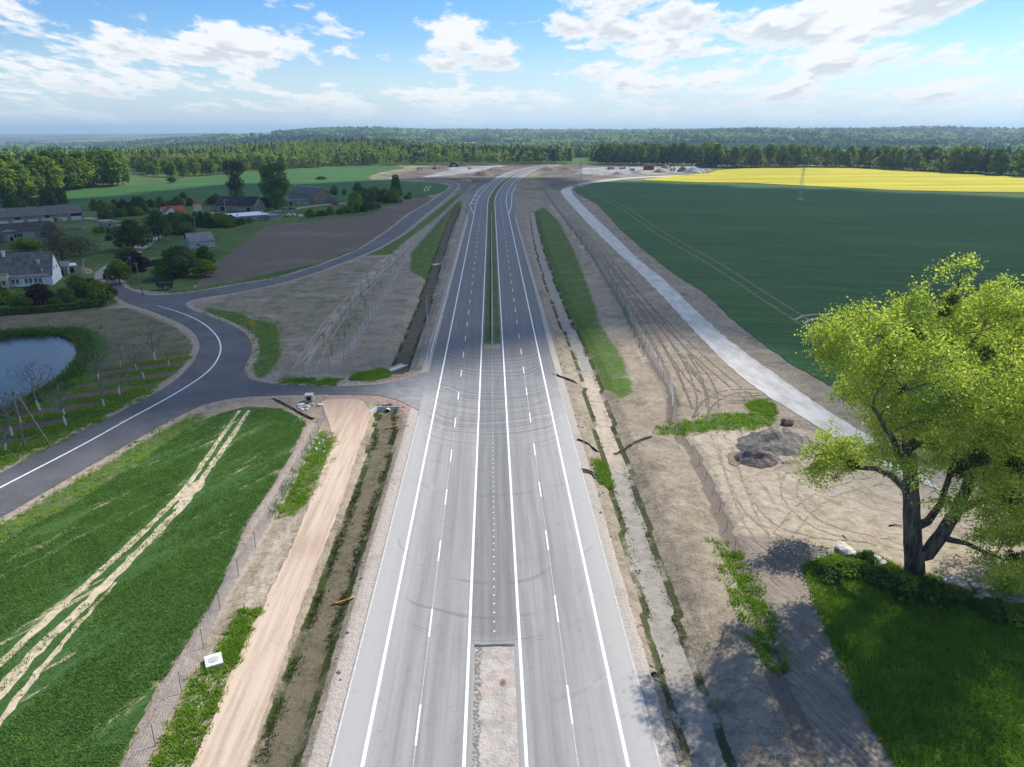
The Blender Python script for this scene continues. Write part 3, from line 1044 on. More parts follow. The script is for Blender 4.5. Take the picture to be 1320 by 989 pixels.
hm, n, b = new_mat('pink_haul_road_sand')
P = n.pos()
dirn = n.add(n.mul(n.xyz(P)[0], 1.0), n.mul(n.xyz(P)[1], -.05))
h1 = n.noise(n.vm('MULTIPLY', P, (1.4, .07, 1)), 1.1, 5, .6)
h2, h3 = n.noise(P, 2.2, 5, .7), n.noise(P, .12, 3, .5)
hc = n.mix(n.ss(n.add(n.mul(h1, .7), n.mul(h3, .3)), .34, .64), (.40, .296, .22), (.56, .448, .348))
hc = n.mix(n.ss(h2, .45, .75, 0, .35), hc, (.60, .50, .41))
hc = n.mix(n.ss(n.xyz(P)[1], 98, 112, 0, .55), hc, (.36, .25, .20))
n.put(b.inputs['Base Color'], hc)
n.put(b.inputs['Normal'], n.bump(n.add(h1, n.mul(h2, .3)), .5, .12))
tag(MB().poly([(p[0], p[1], .04) for p in ragged(rounded(HAUL), .6, .22, 3)]).build('dirt_track', hm), 'wide pinkish sand haul track beside the left ditch', kind='structure')

gvm, n, b = new_mat('crushed_stone_track')
P = n.pos()
g1 = n.noise(n.vm('MULTIPLY', P, (1.0, .35, 1)), .5, 5, .6)
g2 = n.noise(P, 3.0, 5, .75)
gc = n.mix(n.ss(g1, .35, .65), (.40, .385, .355), (.56, .54, .50))
gc = n.mix(n.ss(g2, .4, .75, 0, .35), gc, (.62, .60, .56))
n.put(b.inputs['Base Color'], gc)
n.put(b.inputs['Normal'], n.bump(g2, .4, .05))
gl_, gr_ = smooth_line(GP(GRAVEL_L), 1.0, 2), smooth_line(GP(GRAVEL_R), 1.0, 2)
kk = np.linspace(0, 1, 520)
gl_ = np.c_[np.interp(kk, np.linspace(0, 1, len(gl_)), gl_[:, 0]), np.interp(kk, np.linspace(0, 1, len(gl_)), gl_[:, 1])]
gr_ = np.c_[np.interp(kk, np.linspace(0, 1, len(gr_)), gr_[:, 0]), np.interp(kk, np.linspace(0, 1, len(gr_)), gr_[:, 1])]
gr_ = gl_ + .9 * (gr_ - gl_)
tp = sstep((kk - .985) / .015)[:, None]
gm_ = (gl_ + gr_) / 2
gl_, gr_ = gl_ + (gm_ - gl_) * tp, gr_ + (gm_ - gr_) * tp
gl_[:, 0] += .7 * (fbm(gl_[:, 1] * .6, gl_[:, 0] * .1, 61) - .5)
gr_[:, 0] += .7 * (fbm(gr_[:, 1] * .6, gr_[:, 0] * .1, 62) - .5)
tag(MB().strip([tuple(p) for p in gl_], [tuple(p) for p in gr_], .04).build('gravel_track', gvm), 'pale crushed stone service track along the right field', kind='structure')


# ================================================================== fields
def crop_mat(name, dark, lite, bare, dirx, diry, bare_lo, warm=None, FINE=1.5):
    m, n, b = new_mat(name)
    P = n.pos()
    x, y, z = n.xyz(P)
    u = n.add(n.mul(x, dirx), n.mul(y, diry))              # along the drill rows
    v = n.add(n.mul(x, -diry), n.mul(y, dirx))
    rows = n.noise(n.vec(n.mul(u, .06), v), .55, 6, .65)
    big = n.noise(n.vec(n.mul(u, .35), v), .018, 4, .55)
    fin = n.noise(n.vec(n.mul(u, .4), v), FINE, 6, .75)
    c = n.mix(n.ss(n.add(n.mul(rows, .5), n.mul(fin, .5)), .36, .62), dark, lite)
    if warm:
        c = n.mix(n.ss(big, .45, .68, 0, .75), c, warm)
    drill = n.noise(n.vec(n.mul(u, .02), v), .9, 3, .6)
    c = n.mix(n.ss(drill, .52, .66, 0, .42), c, dark)
    pat = n.noise(n.vec(n.mul(u, .16), v), .42, 7, .68)
    c = n.mix(n.mul(n.ss(pat, bare_lo, bare_lo + .06), n.ss(fin, .40, .56)), c, bare)
    n.put(b.inputs['Base Color'], c)
    n.put(b.inputs['Normal'], n.bump(n.add(fin, rows), .8, .25))
    b.inputs['Specular IOR Level'].default_value = .1
    return m


wm = crop_mat('young_wheat', (.026, .080, .022), (.064, .135, .034), (.46, .39, .27), .47, .88, .565, (.080, .140, .026), 2.6)
bm_ = crop_mat('dark_green_crop', (.018, .062, .022), (.056, .142, .042), (.10, .13, .06), .97, -.24, .80, (.052, .140, .034))
lfm = crop_mat('far_green_crop', (.026, .085, .026), (.055, .140, .038), (.2, .2, .1), .95, .3, .76, (.065, .150, .038))
cm, n, b = new_mat('flowering_rapeseed')
P = n.pos()
c1 = n.noise(n.vm('MULTIPLY', P, (.12, 1, 1)), .045, 4, .6)
c2 = n.noise(P, .8, 5, .7)
cc = n.mix(n.ss(c1, .35, .65), (.34, .30, .012), (.52, .47, .016))
cc = n.mix(n.ss(c2, .5, .75, 0, .4), cc, (.34, .33, .02))
n.put(b.inputs['Base Color'], cc)
n.put(b.inputs['Normal'], n.bump(c2, .6, .3))


def field(poly, z, mat, name, label, step, amp, seed):
    out = ragged(poly, step, amp, seed)
    tag(MB().prism(out, -.05, z).build(name, mat), label, kind='structure')


field(WHEAT, .10, wm, 'field', 'young green wheat field with sandy wheel tracks at lower left', .5, .25, 11)
field(BIGFIELD, .10, bm_, 'field', 'wide dark green crop field right of the stone track', 2.0, .5, 12)
field(CANOLA, .55, cm, 'field', 'bright yellow flowering rapeseed field below the tree line', 3.0, .9, 13)
field(LEFTFIELD, .10, lfm, 'field', 'dark green field behind the farm buildings on the left', 3.0, .9, 14)
tm, n, b = new_mat('bare_wheel_track')
P = n.pos()
w1 = n.noise(P, 1.1, 5, .65)
n.put(b.inputs['Base Color'], n.mix(n.ss(w1, .35, .65), (.40, .33, .225), (.56, .475, .35)))
n.put(b.inputs['Normal'], n.bump(w1, .5, .1))
tm2, n, b = new_mat('field_wheel_track')
w1 = n.noise(n.pos(), .6, 5, .65)
n.put(b.inputs['Base Color'], n.mix(n.ss(w1, .4, .62), (.10, .12, .055), (.23, .20, .13)))


def tramline(mb, pts, w0, w1, z, seed, gap=0.0, jitter=.32):
    L = smooth_line(GP(pts), .8, 3)
    t = np.gradient(L, axis=0)
    t /= np.linalg.norm(t, axis=1)[:, None]
    k = np.linspace(0, 1, len(L))
    nz1 = fbm(L[:, 0] * 1.1, L[:, 1] * 1.1, seed, 5)
    nz2 = fbm(L[:, 0] * .8, L[:, 1] * .8, seed + 40, 4)
    w = w0 + (w1 - w0) * k
    a = w * (.5 + jitter * (nz1 - .5) * 2)
    c = w * (.5 + jitter * (nz2 - .5) * 2)
    mb.strip([(p[0] - q[1] * d, p[1] + q[0] * d, z) for p, q, d in zip(L, t, a)], [(p[0] + q[1] * d, p[1] - q[0] * d, z) for p, q, d in zip(L, t, c)])


TRAMS = [([(309, 530), (290, 557), (262, 598), (237, 634), (200, 672), (160, 710), (124, 742), (60, 800), (0, 858)], .5), ([(321, 530), (300, 562), (272, 602), (252, 632), (237, 652), (200, 690), (148, 744), (100, 790), (49, 838), (0, 893)], .65), ([(262, 620), (228, 658)], .7), ([(114, 792), (60, 855), (0, 932)], .45)]
tb = MB()
tramline(tb, [(309, 530), (290, 557), (262, 598), (237, 634), (200, 672), (160, 710), (124, 742), (60, 800), (0, 858), (-150, 990)], .55, .9, .106, 1)
tramline(tb, [(321, 530), (300, 562), (272, 602), (252, 632), (237, 652), (200, 690), (148, 744), (100, 790), (49, 838), (0, 893), (-120, 1020)], .6, 1.2, .107, 2)
tramline(tb, [(262, 620), (250, 632), (240, 645), (228, 658)], 1.3, 1.0, .108, 3, jitter=.9)
tramline(tb, [(150, 752), (114, 792), (60, 855), (0, 932), (-60, 1010)], .25, .9, .108, 4, jitter=.8)
tag(tb.build('wheel_tracks', tm), 'sandy wheel tracks running through the young wheat', kind='structure')
tb = MB()
M0 = [(748, 241), (761, 247.6), (785, 261), (810, 276), (846, 301.7), (872, 317), (910.5, 339), (939, 357), (980, 385), (1025.5, 414), (1050, 432), (1110, 474), (1200, 535)]
tramline(tb, M0, .6, .6, .106, 5)
tramline(tb, [(x + 5 + (y - 240) * .045, y - 2.2 - (y - 240) * .012) for x, y in M0], .6, .6, .106, 6)
tag(tb.build('wheel_tracks', tm2), 'pair of pale wheel tracks cutting diagonally across the dark field', kind='structure')
tb = MB()
tm3 = flat_mat('dark_crop_row', (.020, .055, .032), .9, .05)
for pts in ([(820, 272), (880, 275), (980, 283), (1100, 290), (1320, 300)], [(850, 297), (900, 298), (980, 303), (1150, 318), (1320, 330)],
            [(880, 314), (930, 313), (980, 316), (1150, 336), (1320, 352)], [(925, 337), (950, 334), (990, 338), (1100, 352), (1300, 385)], [(960, 357), (1010, 357), (1100, 372), (1200, 388)]):
    tramline(tb, pts, .5, .5, .105, 7)
LM = smooth_line(GP(M0), 2.0, 2)
rl = random.Random(12)
for k in range(16):
    q = LM[int(len(LM) * (.10 + .052 * k))]
    L2 = [(q[0] + 1.5 + u * 420, q[1] + 3 - u * (95 + 6 * math.sin(k * 1.7)) + 14 * math.exp(-u * 9) * (-1 if k % 2 else 1)) for u in np.linspace(0, 1, 60) ** 1.6]
    w_ = .16 + .12 * rl.random()
    tb.strip([(p[0], p[1] - w_, .1045) for p in L2], [(p[0], p[1] + w_, .1045) for p in L2])
tag(tb.build('crop_lines', tm3), 'thin dark drill lines across the big green field', kind='structure')
tb = MB()
for pts in ([(1025, 413), (1033, 408), (1050, 405.5), (1085, 404.5), (1160, 408)], [(1036, 418), (1043, 412.5), (1060, 409.5), (1085, 408.5), (1160, 412)]):
    tramline(tb, pts, .6, .5, .109, 9)
tag(tb.build('wheel_tracks', tm), 'pale turning curve branching from the field wheel tracks', kind='structure')
tb = MB()
for pts in ([(553, 246.5), (551, 244), (553, 242.5), (556, 241), (553, 239.8)], [(549, 247), (546, 244.3), (549, 242.5), (551, 241), (549, 239.8)]):
    tramline(tb, pts, .9, .9, .106, 10)
tag(tb.build('wheel_tracks', tm), 'small pale wheel tracks in the green field corner by the side road', kind='structure')

# pond
pm, n, b = new_mat('pond_water')
P = n.pos()
rip = n.noise(n.vm('MULTIPLY', P, (1, .6, 1)), 1.6, 5, .6)
b.inputs['Base Color'].default_value = (.030, .050, .058, 1)
b.inputs['Roughness'].default_value = .12
b.inputs['Specular IOR Level'].default_value = .9
b.inputs['IOR'].default_value = 1.33
n.put(b.inputs['Normal'], n.bump(rip, .35, .15))
POND_Z = -.55
tag(MB().poly([(p[0], p[1], POND_Z) for p in rounded(GP([(-300, 430), (0, 430), (64, 425), (95, 430), (100, 456), (90, 470), (60, 500), (0, 530), (-300, 580)]))]).build('water', pm), 'still grey blue pond water by the orchard', kind='structure')

# ================================================================== far land: one sheet running from the tree lines to the horizon
na, nr = 420, 170
azv = np.linspace(R(-75), R(75), na)
rv = np.geomspace(1250, 19000, nr)
AZ, RR = np.meshgrid(azv, rv)
HX, HY = np.sin(AZ) * RR, np.cos(AZ) * RR


def hills(x, y):
    r = np.hypot(x, y)
    a = np.degrees(np.arctan2(x, y))
    left = sstep((-11 - a) / 20.0)                         # 1 over the wide valley on the left
    und = (fbm(x / 900.0, y / 900.0, 21, 4) - .5)
    und2 = (fbm(x / 260.0, y / 260.0, 31, 3) - .5)
    zr = -16 + 40 * sstep((r - 1500) / 4200) + und * (18 + 34 * sstep((r - 1800) / 3000)) + und2 * 8
    zr += 13 * np.exp(-((a - 20) / 6.0) ** 2) * sstep((r - 2500) / 2500)
    zl = -8 - 62 * sstep((r - 1500) / 2600) + 66 * sstep((r - 6000) / 8500) + und * (60 * sstep((r - 4500) / 4000)) + 40 * (fbm(x / 2600.0, y / 1500.0, 51, 3) - .5) * sstep((r - 5000) / 3000) + und2 * 5
    zl += 46 * np.exp(-((a + 17) / 7.5) ** 2) * np.exp(-((r - 7800) / 1100.0) ** 2)
    z = zr * (1 - left) + zl * left
    return z * sstep((r - 1250) / 450) - 1.5


HZ = hills(HX, HY)
hi = np.arange(na * nr).reshape(nr, na)
Fh = np.stack([hi[:-1, :-1], hi[:-1, 1:], hi[1:, 1:], hi[1:, :-1]], -1).reshape(-1, 4)
hlm, n, b = new_mat('distant_wooded_land')
P = n.pos()
w1 = n.noise(P, .0022, 5, .6)
w2 = n.noise(P, .03, 4, .65)
w3 = n.noise(P, .0009, 3, .5)
fc = n.mix(n.ss(w2, .35, .66), (.022, .050, .018), (.060, .105, .028))
fc = n.mix(n.ss(w1, .45, .62, 0, .75), fc, (.028, .048, .024))
az_ = n.m('ARCTAN2', n.xyz(P)[0], n.xyz(P)[1])
lf = n.ss(az_, -.10, -.22)
fld = n.mix(n.ss(n.noise(P, .004, 3, .5), .4, .6), (.10, .14, .06), (.25, .22, .13))
c = n.mix(n.mul(lf, n.ss(w3, .46, .52)), fc, fld)
c = n.mix(n.mul(lf, n.ss(n.voro(P, .004), .20, .12, 0, .6)), c, (.33, .31, .28))
n.put(b.inputs['Base Color'], c)
b.inputs['Specular IOR Level'].default_value = .05
tag(link('hills', mesh_np('hills', np.c_[HX.ravel(), HY.ravel(), HZ.ravel()], Fh, smooth=True), hlm), 'wooded hills rolling to the hazy horizon', kind='structure')
hf = MB().poly([(p[0], p[1], 0) for p in ((0, 0),)]) if False else None

# ================================================================== haze over the whole land (the sky stays outside)
hz = MB().box((0, 9000, 30), (44000, 23000, 240))
hzm = bpy.data.materials.new('thin_blue_haze')
hzm.use_nodes = True
nt = hzm.node_tree
nt.nodes.remove(nt.nodes['Principled BSDF'])
pv = nt.nodes.new('ShaderNodeVolumePrincipled')
pv.inputs['Color'].default_value = (.55, .78, 1.0, 1)
pv.inputs['Density'].default_value = 1.05e-4
pv.inputs['Anisotropy'].default_value = 0.2
nt.links.new(pv.outputs[0], nt.nodes['Material Output'].inputs['Volume'])
tag(hz.build('haze', hzm), kind='stuff')

# ================================================================== clouds overhead (they shade the middle of the view)
rng = np.random.default_rng(7)
clm = bpy.data.materials.new('cloud_vapour')
clm.use_nodes = True
cn = NB(clm.node_tree)
clm.node_tree.nodes.remove(clm.node_tree.nodes['Principled BSDF'])
dif = cn.new('ShaderNodeBsdfDiffuse')
dif.inputs['Color'].default_value = (.95, .95, .97, 1)
trl = cn.new('ShaderNodeBsdfTranslucent')
trl.inputs['Color'].default_value = (.9, .92, .95, 1)
tra = cn.new('ShaderNodeBsdfTransparent')
m1 = cn.new('ShaderNodeMixShader')
m1.inputs[0].default_value = .5
cn.l.new(dif.outputs[0], m1.inputs[1])
cn.l.new(trl.outputs[0], m1.inputs[2])
m2 = cn.new('ShaderNodeMixShader')
cn.put(m2.inputs[0], CLOUD_OPAQUE)
cn.l.new(tra.outputs[0], m2.inputs[1])
cn.l.new(m1.outputs[0], m2.inputs[2])
cn.l.new(m2.outputs[0], clm.node_tree.nodes['Material Output'].inputs['Surface'])
CLOUD_H = 1700.0
CSH = np.array([SUN_DIR.x, SUN_DIR.y]) * (CLOUD_H / SUN_DIR.z)


def cloud(shade, label, seed, thick=120.0, step=14.0):
    """a flat based cumulus whose shade falls on the ground outline given"""
    P = np.array(shade)
    lo, hi = P.min(0) - 60, P.max(0) + 60
    xs, ys = np.arange(lo[0], hi[0], step), np.arange(lo[1], hi[1], step)
    XX, YY = np.meshgrid(xs, ys)
    dd = sdf(shade, XX.ravel(), YY.ravel(), 140).reshape(XX.shape)
    dd = dd + (fbm(XX / 70, YY / 70, seed, 4) - .5) * 85
    top = thick * np.sqrt(np.clip(dd / 140, 0, 1)) * (.55 + .9 * fbm(XX / 60, YY / 60, seed + 3, 4))
    inside = dd > 0
    ny_, nx_ = XX.shape
    ids = np.arange(nx_ * ny_).reshape(ny_, nx_)
    q = np.stack([ids[:-1, :-1], ids[:-1, 1:], ids[1:, 1:], ids[1:, :-1]], -1).reshape(-1, 4)
    q = q[inside.ravel()[q].all(1)]
    Vt = np.c_[XX.ravel() + CSH[0], YY.ravel() + CSH[1], CLOUD_H + 4 + top.ravel()]
    Vb = Vt.copy()
    Vb[:, 2] = CLOUD_H
    N = len(Vt)
    # side walls
    e = np.concatenate([q[:, [0, 1]], q[:, [1, 2]], q[:, [2, 3]], q[:, [3, 0]]])
    key = np.sort(e, 1)
    _, inv, cnt = np.unique(key, axis=0, return_inverse=True, return_counts=True)
    be = e[cnt[inv.ravel()] == 1]
    walls = np.c_[be[:, 0], be[:, 0] + N, be[:, 1] + N, be[:, 1]]
    F = np.concatenate([q, q[:, ::-1] + N, walls])
    tag(link('cloud', mesh_np('cloud', np.concatenate([Vt, Vb]), F, smooth=True), clm), label, kind='structure')


SHADE = GP([(-700, 900), (-300, 700), (0, 606), (120, 545), (240, 512), (330, 496), (430, 486), (520, 480), (600, 462), (700, 440), (790, 432), (900, 425), (1020, 452), (1120, 480), (1320, 545), (1700, 640)]) + \
    GP([(1800, 275), (1320, 251.5), (1010, 241.5), (826, 235.5), (740, 229), (640, 226), (560, 230), (480, 232), (330, 236), (240, 245), (100, 256), (-300, 270)])
cloud(SHADE, 'broad cumulus overhead shading the middle distance', 5)
cloud([(-2600, 2300), (-700, 2000), (-350, 2300), (-300, 3000), (-900, 3600), (-2800, 3600)], 'cumulus shading the far valley on the left', 15, 160, 30)
cloud([(150, 1750), (900, 1900), (1500, 2300), (1200, 2750), (400, 2500)], 'cumulus shading the far wooded slope on the right', 25, 140, 26)


# ================================================================== foliage
def leaf_mat(name, dark, mid, lite, trans=.45, objvar=True, hue=None):
    m = bpy.data.materials.new(name)
    m.use_nodes = True
    n = NB(m.node_tree)
    m.node_tree.nodes.remove(m.node_tree.nodes['Principled BSDF'])
    v = n.attr('v')
    c = n.mix(n.ss(v, 0, .55), dark, mid)
    c = n.mix(n.ss(v, .5, 1), c, lite)
    if objvar:
        r = n.rnd()
        c = n.mix(n.ss(r, .55, 1.0, 0, .75), c, hue or (.20, .235, .032))
        c = n.mix(n.ss(r, .35, .0, 0, .5), c, (.022, .052, .014))
    d = n.new('ShaderNodeBsdfDiffuse')
    n.put(d.inputs[0], c)
    t = n.new('ShaderNodeBsdfTranslucent')
    n.put(t.inputs[0], n.mix(.5, c, n.mix(1.0, c, (1.6, 1.7, .6), 'MULTIPLY')))
    x = n.new('ShaderNodeMixShader')
    x.inputs[0].default_value = trans
    n.l.new(d.outputs[0], x.inputs[1])
    n.l.new(t.outputs[0], x.inputs[2])
    n.l.new(x.outputs[0], m.node_tree.nodes['Material Output'].inputs['Surface'])
    return m


LEAF = leaf_mat('spring_leaves', (.075, .140, .022), (.165, .250, .038), (.28, .37, .06))
LEAF_DARK = leaf_mat('dark_leaves', (.040, .086, .020), (.080, .145, .032), (.14, .21, .045), hue=(.14, .20, .04))
LEAF_CONE = leaf_mat('pine_needles', (.012, .030, .014), (.022, .046, .020), (.038, .066, .026), .15, hue=(.030, .056, .022))
LEAF_PURPLE = leaf_mat('purple_leaves', (.022, .012, .016), (.040, .020, .026), (.065, .034, .036), .25, False)
LEAF_BROWN = leaf_mat('brownish_buds', (.055, .048, .030), (.090, .080, .048), (.13, .12, .07), .25, False)
LEAF_PALE = leaf_mat('pale_willow_leaves', (.050, .075, .030), (.090, .120, .050), (.14, .17, .075), .3, False)
LEAF_GOLD = leaf_mat('lit_poplar_leaves', (.165, .245, .036), (.385, .465, .085), (.590, .640, .190), .52, False)
LEAF_MIST = leaf_mat('mistletoe_leaves', (.034, .052, .014), (.058, .080, .020), (.090, .115, .030), .3, False)
LEAF_GRASS = leaf_mat('grass_blades', (.105, .200, .022), (.19, .31, .034), (.30, .43, .06), .45, False)
LEAF_REED = leaf_mat('reed_blades', (.050, .100, .022), (.085, .150, .034), (.15, .21, .065), .3, False)


def bark_mat(name, dark, lite, sc=3.0):
    m, n, b = new_mat(name)
    tc = n.new('ShaderNodeTexCoord').outputs['Object']
    w = n.noise(n.vm('MULTIPLY', tc, (1, 1, .22)), sc, 6, .7)
    n.put(b.inputs['Base Color'], n.mix(n.ss(w, .35, .65), dark, lite))
    n.put(b.inputs['Normal'], n.bump(w, .8, .08))
    return m


BARK = bark_mat('grey_brown_bark', (.050, .042, .034), (.150, .130, .108))
BARK_BIG = bark_mat('old_poplar_bark', (.040, .035, .030), (.150, .132, .112), 2.0)
BARK_LIME, n_, b_ = new_mat('limewashed_bark')
_z = n_.xyz(n_.new('ShaderNodeTexCoord').outputs['Object'])[2]
_w = n_.noise(n_.new('ShaderNodeTexCoord').outputs['Object'], 4, 4, .6)
n_.put(b_.inputs['Base Color'], n_.mix(n_.ss(n_.add(_z, n_.mul(_w, .5)), 1.45, 1.75), n_.mix(n_.ss(_w, .35, .6), (.45, .44, .42), (.66, .65, .62)), (.19, .165, .15)))


def leaves(points, size, rng, out=None, flat=.35, vval=None):
    """folded leaf-clump faces at the points -> V, F, v"""
    n = len(points)
    nrm = rng.normal(size=(n, 3))
    if out is not None:
        nrm = nrm * flat * 1.4 + out
    nrm[:, 2] += .25
    nrm /= np.linalg.norm(nrm, axis=1)[:, None] + 1e-9
    a = np.cross(nrm, rng.normal(size=(n, 3)))
    a /= np.linalg.norm(a, axis=1)[:, None] + 1e-9
    b = np.cross(nrm, a)
    s = size * (.6 + .8 * rng.random((n, 1)))
    w = s * (.55 + .3 * rng.random((n, 1)))
    bend = nrm * s * .25
    p = points
    V = np.stack([p - a * s, p - b * w + bend, p + a * s, p + b * w + bend * .3], 1).reshape(-1, 3)
    F = np.arange(4 * n).reshape(-1, 4)
    v = rng.random(n) if vval is None else np.clip(vval + .35 * (rng.random(n) - .5), 0, 1)
    return V, F, v


def lobes_points(lobes, n, rng, inner=.55):
    """points spread through the outer parts of several ellipsoid lobes; returns points and outward direction"""
    lobes = np.array(lobes, float)
    vol = lobes[:, 3] * lobes[:, 4] * lobes[:, 5]
    pick = rng.choice(len(lobes), n, p=vol ** .67 / (vol ** .67).sum())
    d = rng.normal(size=(n, 3))
    d /= np.linalg.norm(d, axis=1)[:, None]
    r = inner + (1 - inner) * rng.random(n) ** .6
    L = lobes[pick]
    p = L[:, :3] + d * L[:, 3:6] * r[:, None]
    return p, d, pick


def crown_mesh(name, lobes, n, size, rng):
    p, d, pick = lobes_points(lobes, n, rng)
    shade = rng.random(len(lobes))[pick]
    V, F, v = leaves(p, size, rng, d, vval=.25 + .5 * shade)
    return mesh_np(name, V, F, {'v': ('FACE', v)})


def round_lobes(h, w, base, k, rng, top=1.0, squash=1.0):
    """lobes of a rounded crown: height h, width w, lowest leaves at base"""
    out = []
    hh = h - base
    for i in range(k):
        t = (i + .5) / k
        z = base + hh * (.12 + .80 * t)
        prof = math.sin(math.pi * min(1, (.18 + .78 * t)) ** .9) ** .7
        a = i * 2.4 + rng.random() * .8
        rr = w * .5 * prof
        rad = w * (.20 + .13 * rng.random()) * (.65 + .35 * prof)
        off = max(0, rr - rad * .75)
        out.append((math.cos(a) * off, math.sin(a) * off, z, rad, rad, rad * .85 * squash))
    out.append((0, 0, base + hh * .5, w * .30, w * .30, hh * .42))
    out.append((0, 0, h - w * .17, w * .2, w * .2, w * .17))
    return out


def trunk_mb(h, r, rng, limbs=4, spread=2.0, lean=.0):
    mb = MB()
    pts = [(0, 0, -.3), (0, 0, 0), (lean * h * .3, .1, h * .35), (lean * h * .6, -.1, h * .7), (lean * h, 0, h)]
    mb.tube(pts, [r * 1.5, r * 1.25, r, r * .7, r * .3], 7)
    for i in range(limbs):
        a = i * 2.4 + rng.random()
        z0 = h * (.38 + .4 * i / max(1, limbs))
        l = spread * (.7 + .5 * rng.random())
        mb.tube([(lean * z0, 0, z0), (lean * z0 + math.cos(a) * l * .5, math.sin(a) * l * .5, z0 + l * .45), (lean * z0 + math.cos(a) * l, math.sin(a) * l, z0 + l * 1.1)], [r * .5, r * .33, r * .12], 5)
    return mb


def make_tree(name, label, cat, lobes, nleaf, size, h, r, leaf, seed, group=None, limbs=4, spread=2.0, bark=None):
    rg = np.random.default_rng(seed)
    rd = random.Random(seed)
    root = thing(name, label, cat, group=group)
    trunk_mb(h, r, rd, limbs, spread).build('trunk', bark or BARK, root, smooth=True)
    link('crown', crown_mesh('crown', lobes, nleaf, size, rg), leaf, root)
    return root


_used = {}


def plant(proto, x, y, h=1.0, rz=None, w=None, label=None, group=None, z=None):
    """first call moves the prototype itself, later calls copy it"""
    o = proto
    if proto.name in _used:
        o = dup(proto)
    _used[proto.name] = 1
    o.location = (x, y, ground_z(x, y) if z is None else z)
    o.rotation_euler = (0, 0, random.random() * 6.28 if rz is None else rz)
    w = h if w is None else w
    o.scale = (w, w, h)
    if label:
        o['label'] = label
    if group:
        o['group'] = group
    return o


random.seed(3)
rd = random.Random(5)
# far woods: three broadleaf trees, a pine, each copied along the wood edges (height 20 m, width 12 m)
GW = 'trees of the wood edge beyond the fields'
broad = [make_tree('broadleaf_tree', 'leafy broadleaf tree in the wood edge beyond the fields', 'tree', round_lobes(20, 11 + k, 1.5 + k * .4, 9 + k, rd), 950, .85, 14, .28, LEAF, 100 + k, GW, 3) for k in range(4)]
pine_l = [(0, 0, 6 + 2.2 * i, 3.4 - .38 * i, 3.4 - .38 * i, 1.6) for i in range(8)]
pine = make_tree('conifer_tree', 'dark conifer in the far wood edge', 'tree', pine_l, 800, .7, 19, .2, LEAF_CONE, 120, 'conifers in the far wood edge', 0)


def row(pts, n, depth, protos, hr, seed, label, group, front=.6):
    rg = random.Random(seed)
    L = np.array(GP(pts))
    sl = np.r_[0, np.cumsum(np.linalg.norm(np.diff(L, axis=0), axis=1))]
    for i in range(n):
        s = (i + rg.random() * .8) / n * sl[-1]
        x, y = np.interp(s, sl, L[:, 0]), np.interp(s, sl, L[:, 1])
        q = rg.random() ** 1.3 * depth
        dn = math.hypot(x, y)
        x, y = x + x / dn * q, y + y / dn * q
        k = hr[0] + (hr[1] - hr[0]) * rg.random()
        p = rg.choice(protos)
        plant(p, x, y, k, rg.random() * 6.28, k * (.85 + .5 * rg.random()), label, group, z=-.2)


row([(-60, 262), (0, 258), (40, 253), (75, 248), (110, 243), (160, 239)], 62, 60, broad, (.9, 1.45), 11,
    'leafy broadleaf tree in the wood edge behind the left field', 'trees of the wood edge behind the left field')
row([(175, 222), (200, 229), (240, 230), (300, 224), (350, 220), (400, 216.5), (480, 213)], 75, 90, broad, (.55, 1.0), 12,
    'broadleaf tree in the sunlit wood edge beyond the left field', 'trees of the sunlit wood edge beyond the left field')
row([(775, 213), (800, 213), (850, 213.5), (905, 213.8), (925, 217)], 44, 40, broad, (1.2, 1.5), 13,
    'tall broadleaf tree in the wood edge behind the works', 'trees of the wood edge behind the works')
row([(930, 217), (1000, 216), (1060, 216), (1110, 216.5), (1160, 220), (1250, 224.5), (1330, 229), (1420, 233)], 92, 55, broad, (.95, 1.4), 14,
    'leafy broadleaf tree in the wood edge behind the yellow field', 'trees of the wood edge behind the yellow field')
row([(1188, 218), (1250, 223)], 12, 20, [pine], (.75, .95), 15, 'dark conifer among the broadleaf trees behind the yellow field', 'conifers behind the yellow field')
row([(655, 210.4), (720, 211)], 34, 25, [pine], (.75, .9), 16, 'dark conifer in the straight row beyond the road bend', 'conifers in the row beyond the road bend')


# wooded mass behind: many crowns, one object
def ico(sub):
    import bmesh
    bm = bmesh.new()
    bmesh.ops.create_icosphere(bm, subdivisions=sub, radius=1)
    V = np.array([v.co[:] for v in bm.verts])
    F = np.array([[v.index for v in f.verts] for f in bm.faces])
    bm.free()
    return V, F


def crowns(name, x, y, z, rad, hgt, col, sub, seed, label, lumps=0.28):
    rg = np.random.default_rng(seed)
    V0, F0 = ico(sub)
    n = len(x)
    V = V0[None] * (1 + lumps * rg.normal(size=(n, len(V0), 1)))
    V = V * np.stack([rad, rad, hgt], 1)[:, None] + np.stack([x, y, z], 1)[:, None]
    F = F0[None] + (np.arange(n) * len(V0))[:, None, None]
    c = np.repeat(col, len(F0), 0) * (.75 + .5 * rg.random((n * len(F0), 1)))
    o = link(name, mesh_np(name, V.reshape(-1, 3), F.reshape(-1, 3), {'col': ('FACE', c)}), WOOD)
    return tag(o, label, kind='stuff')


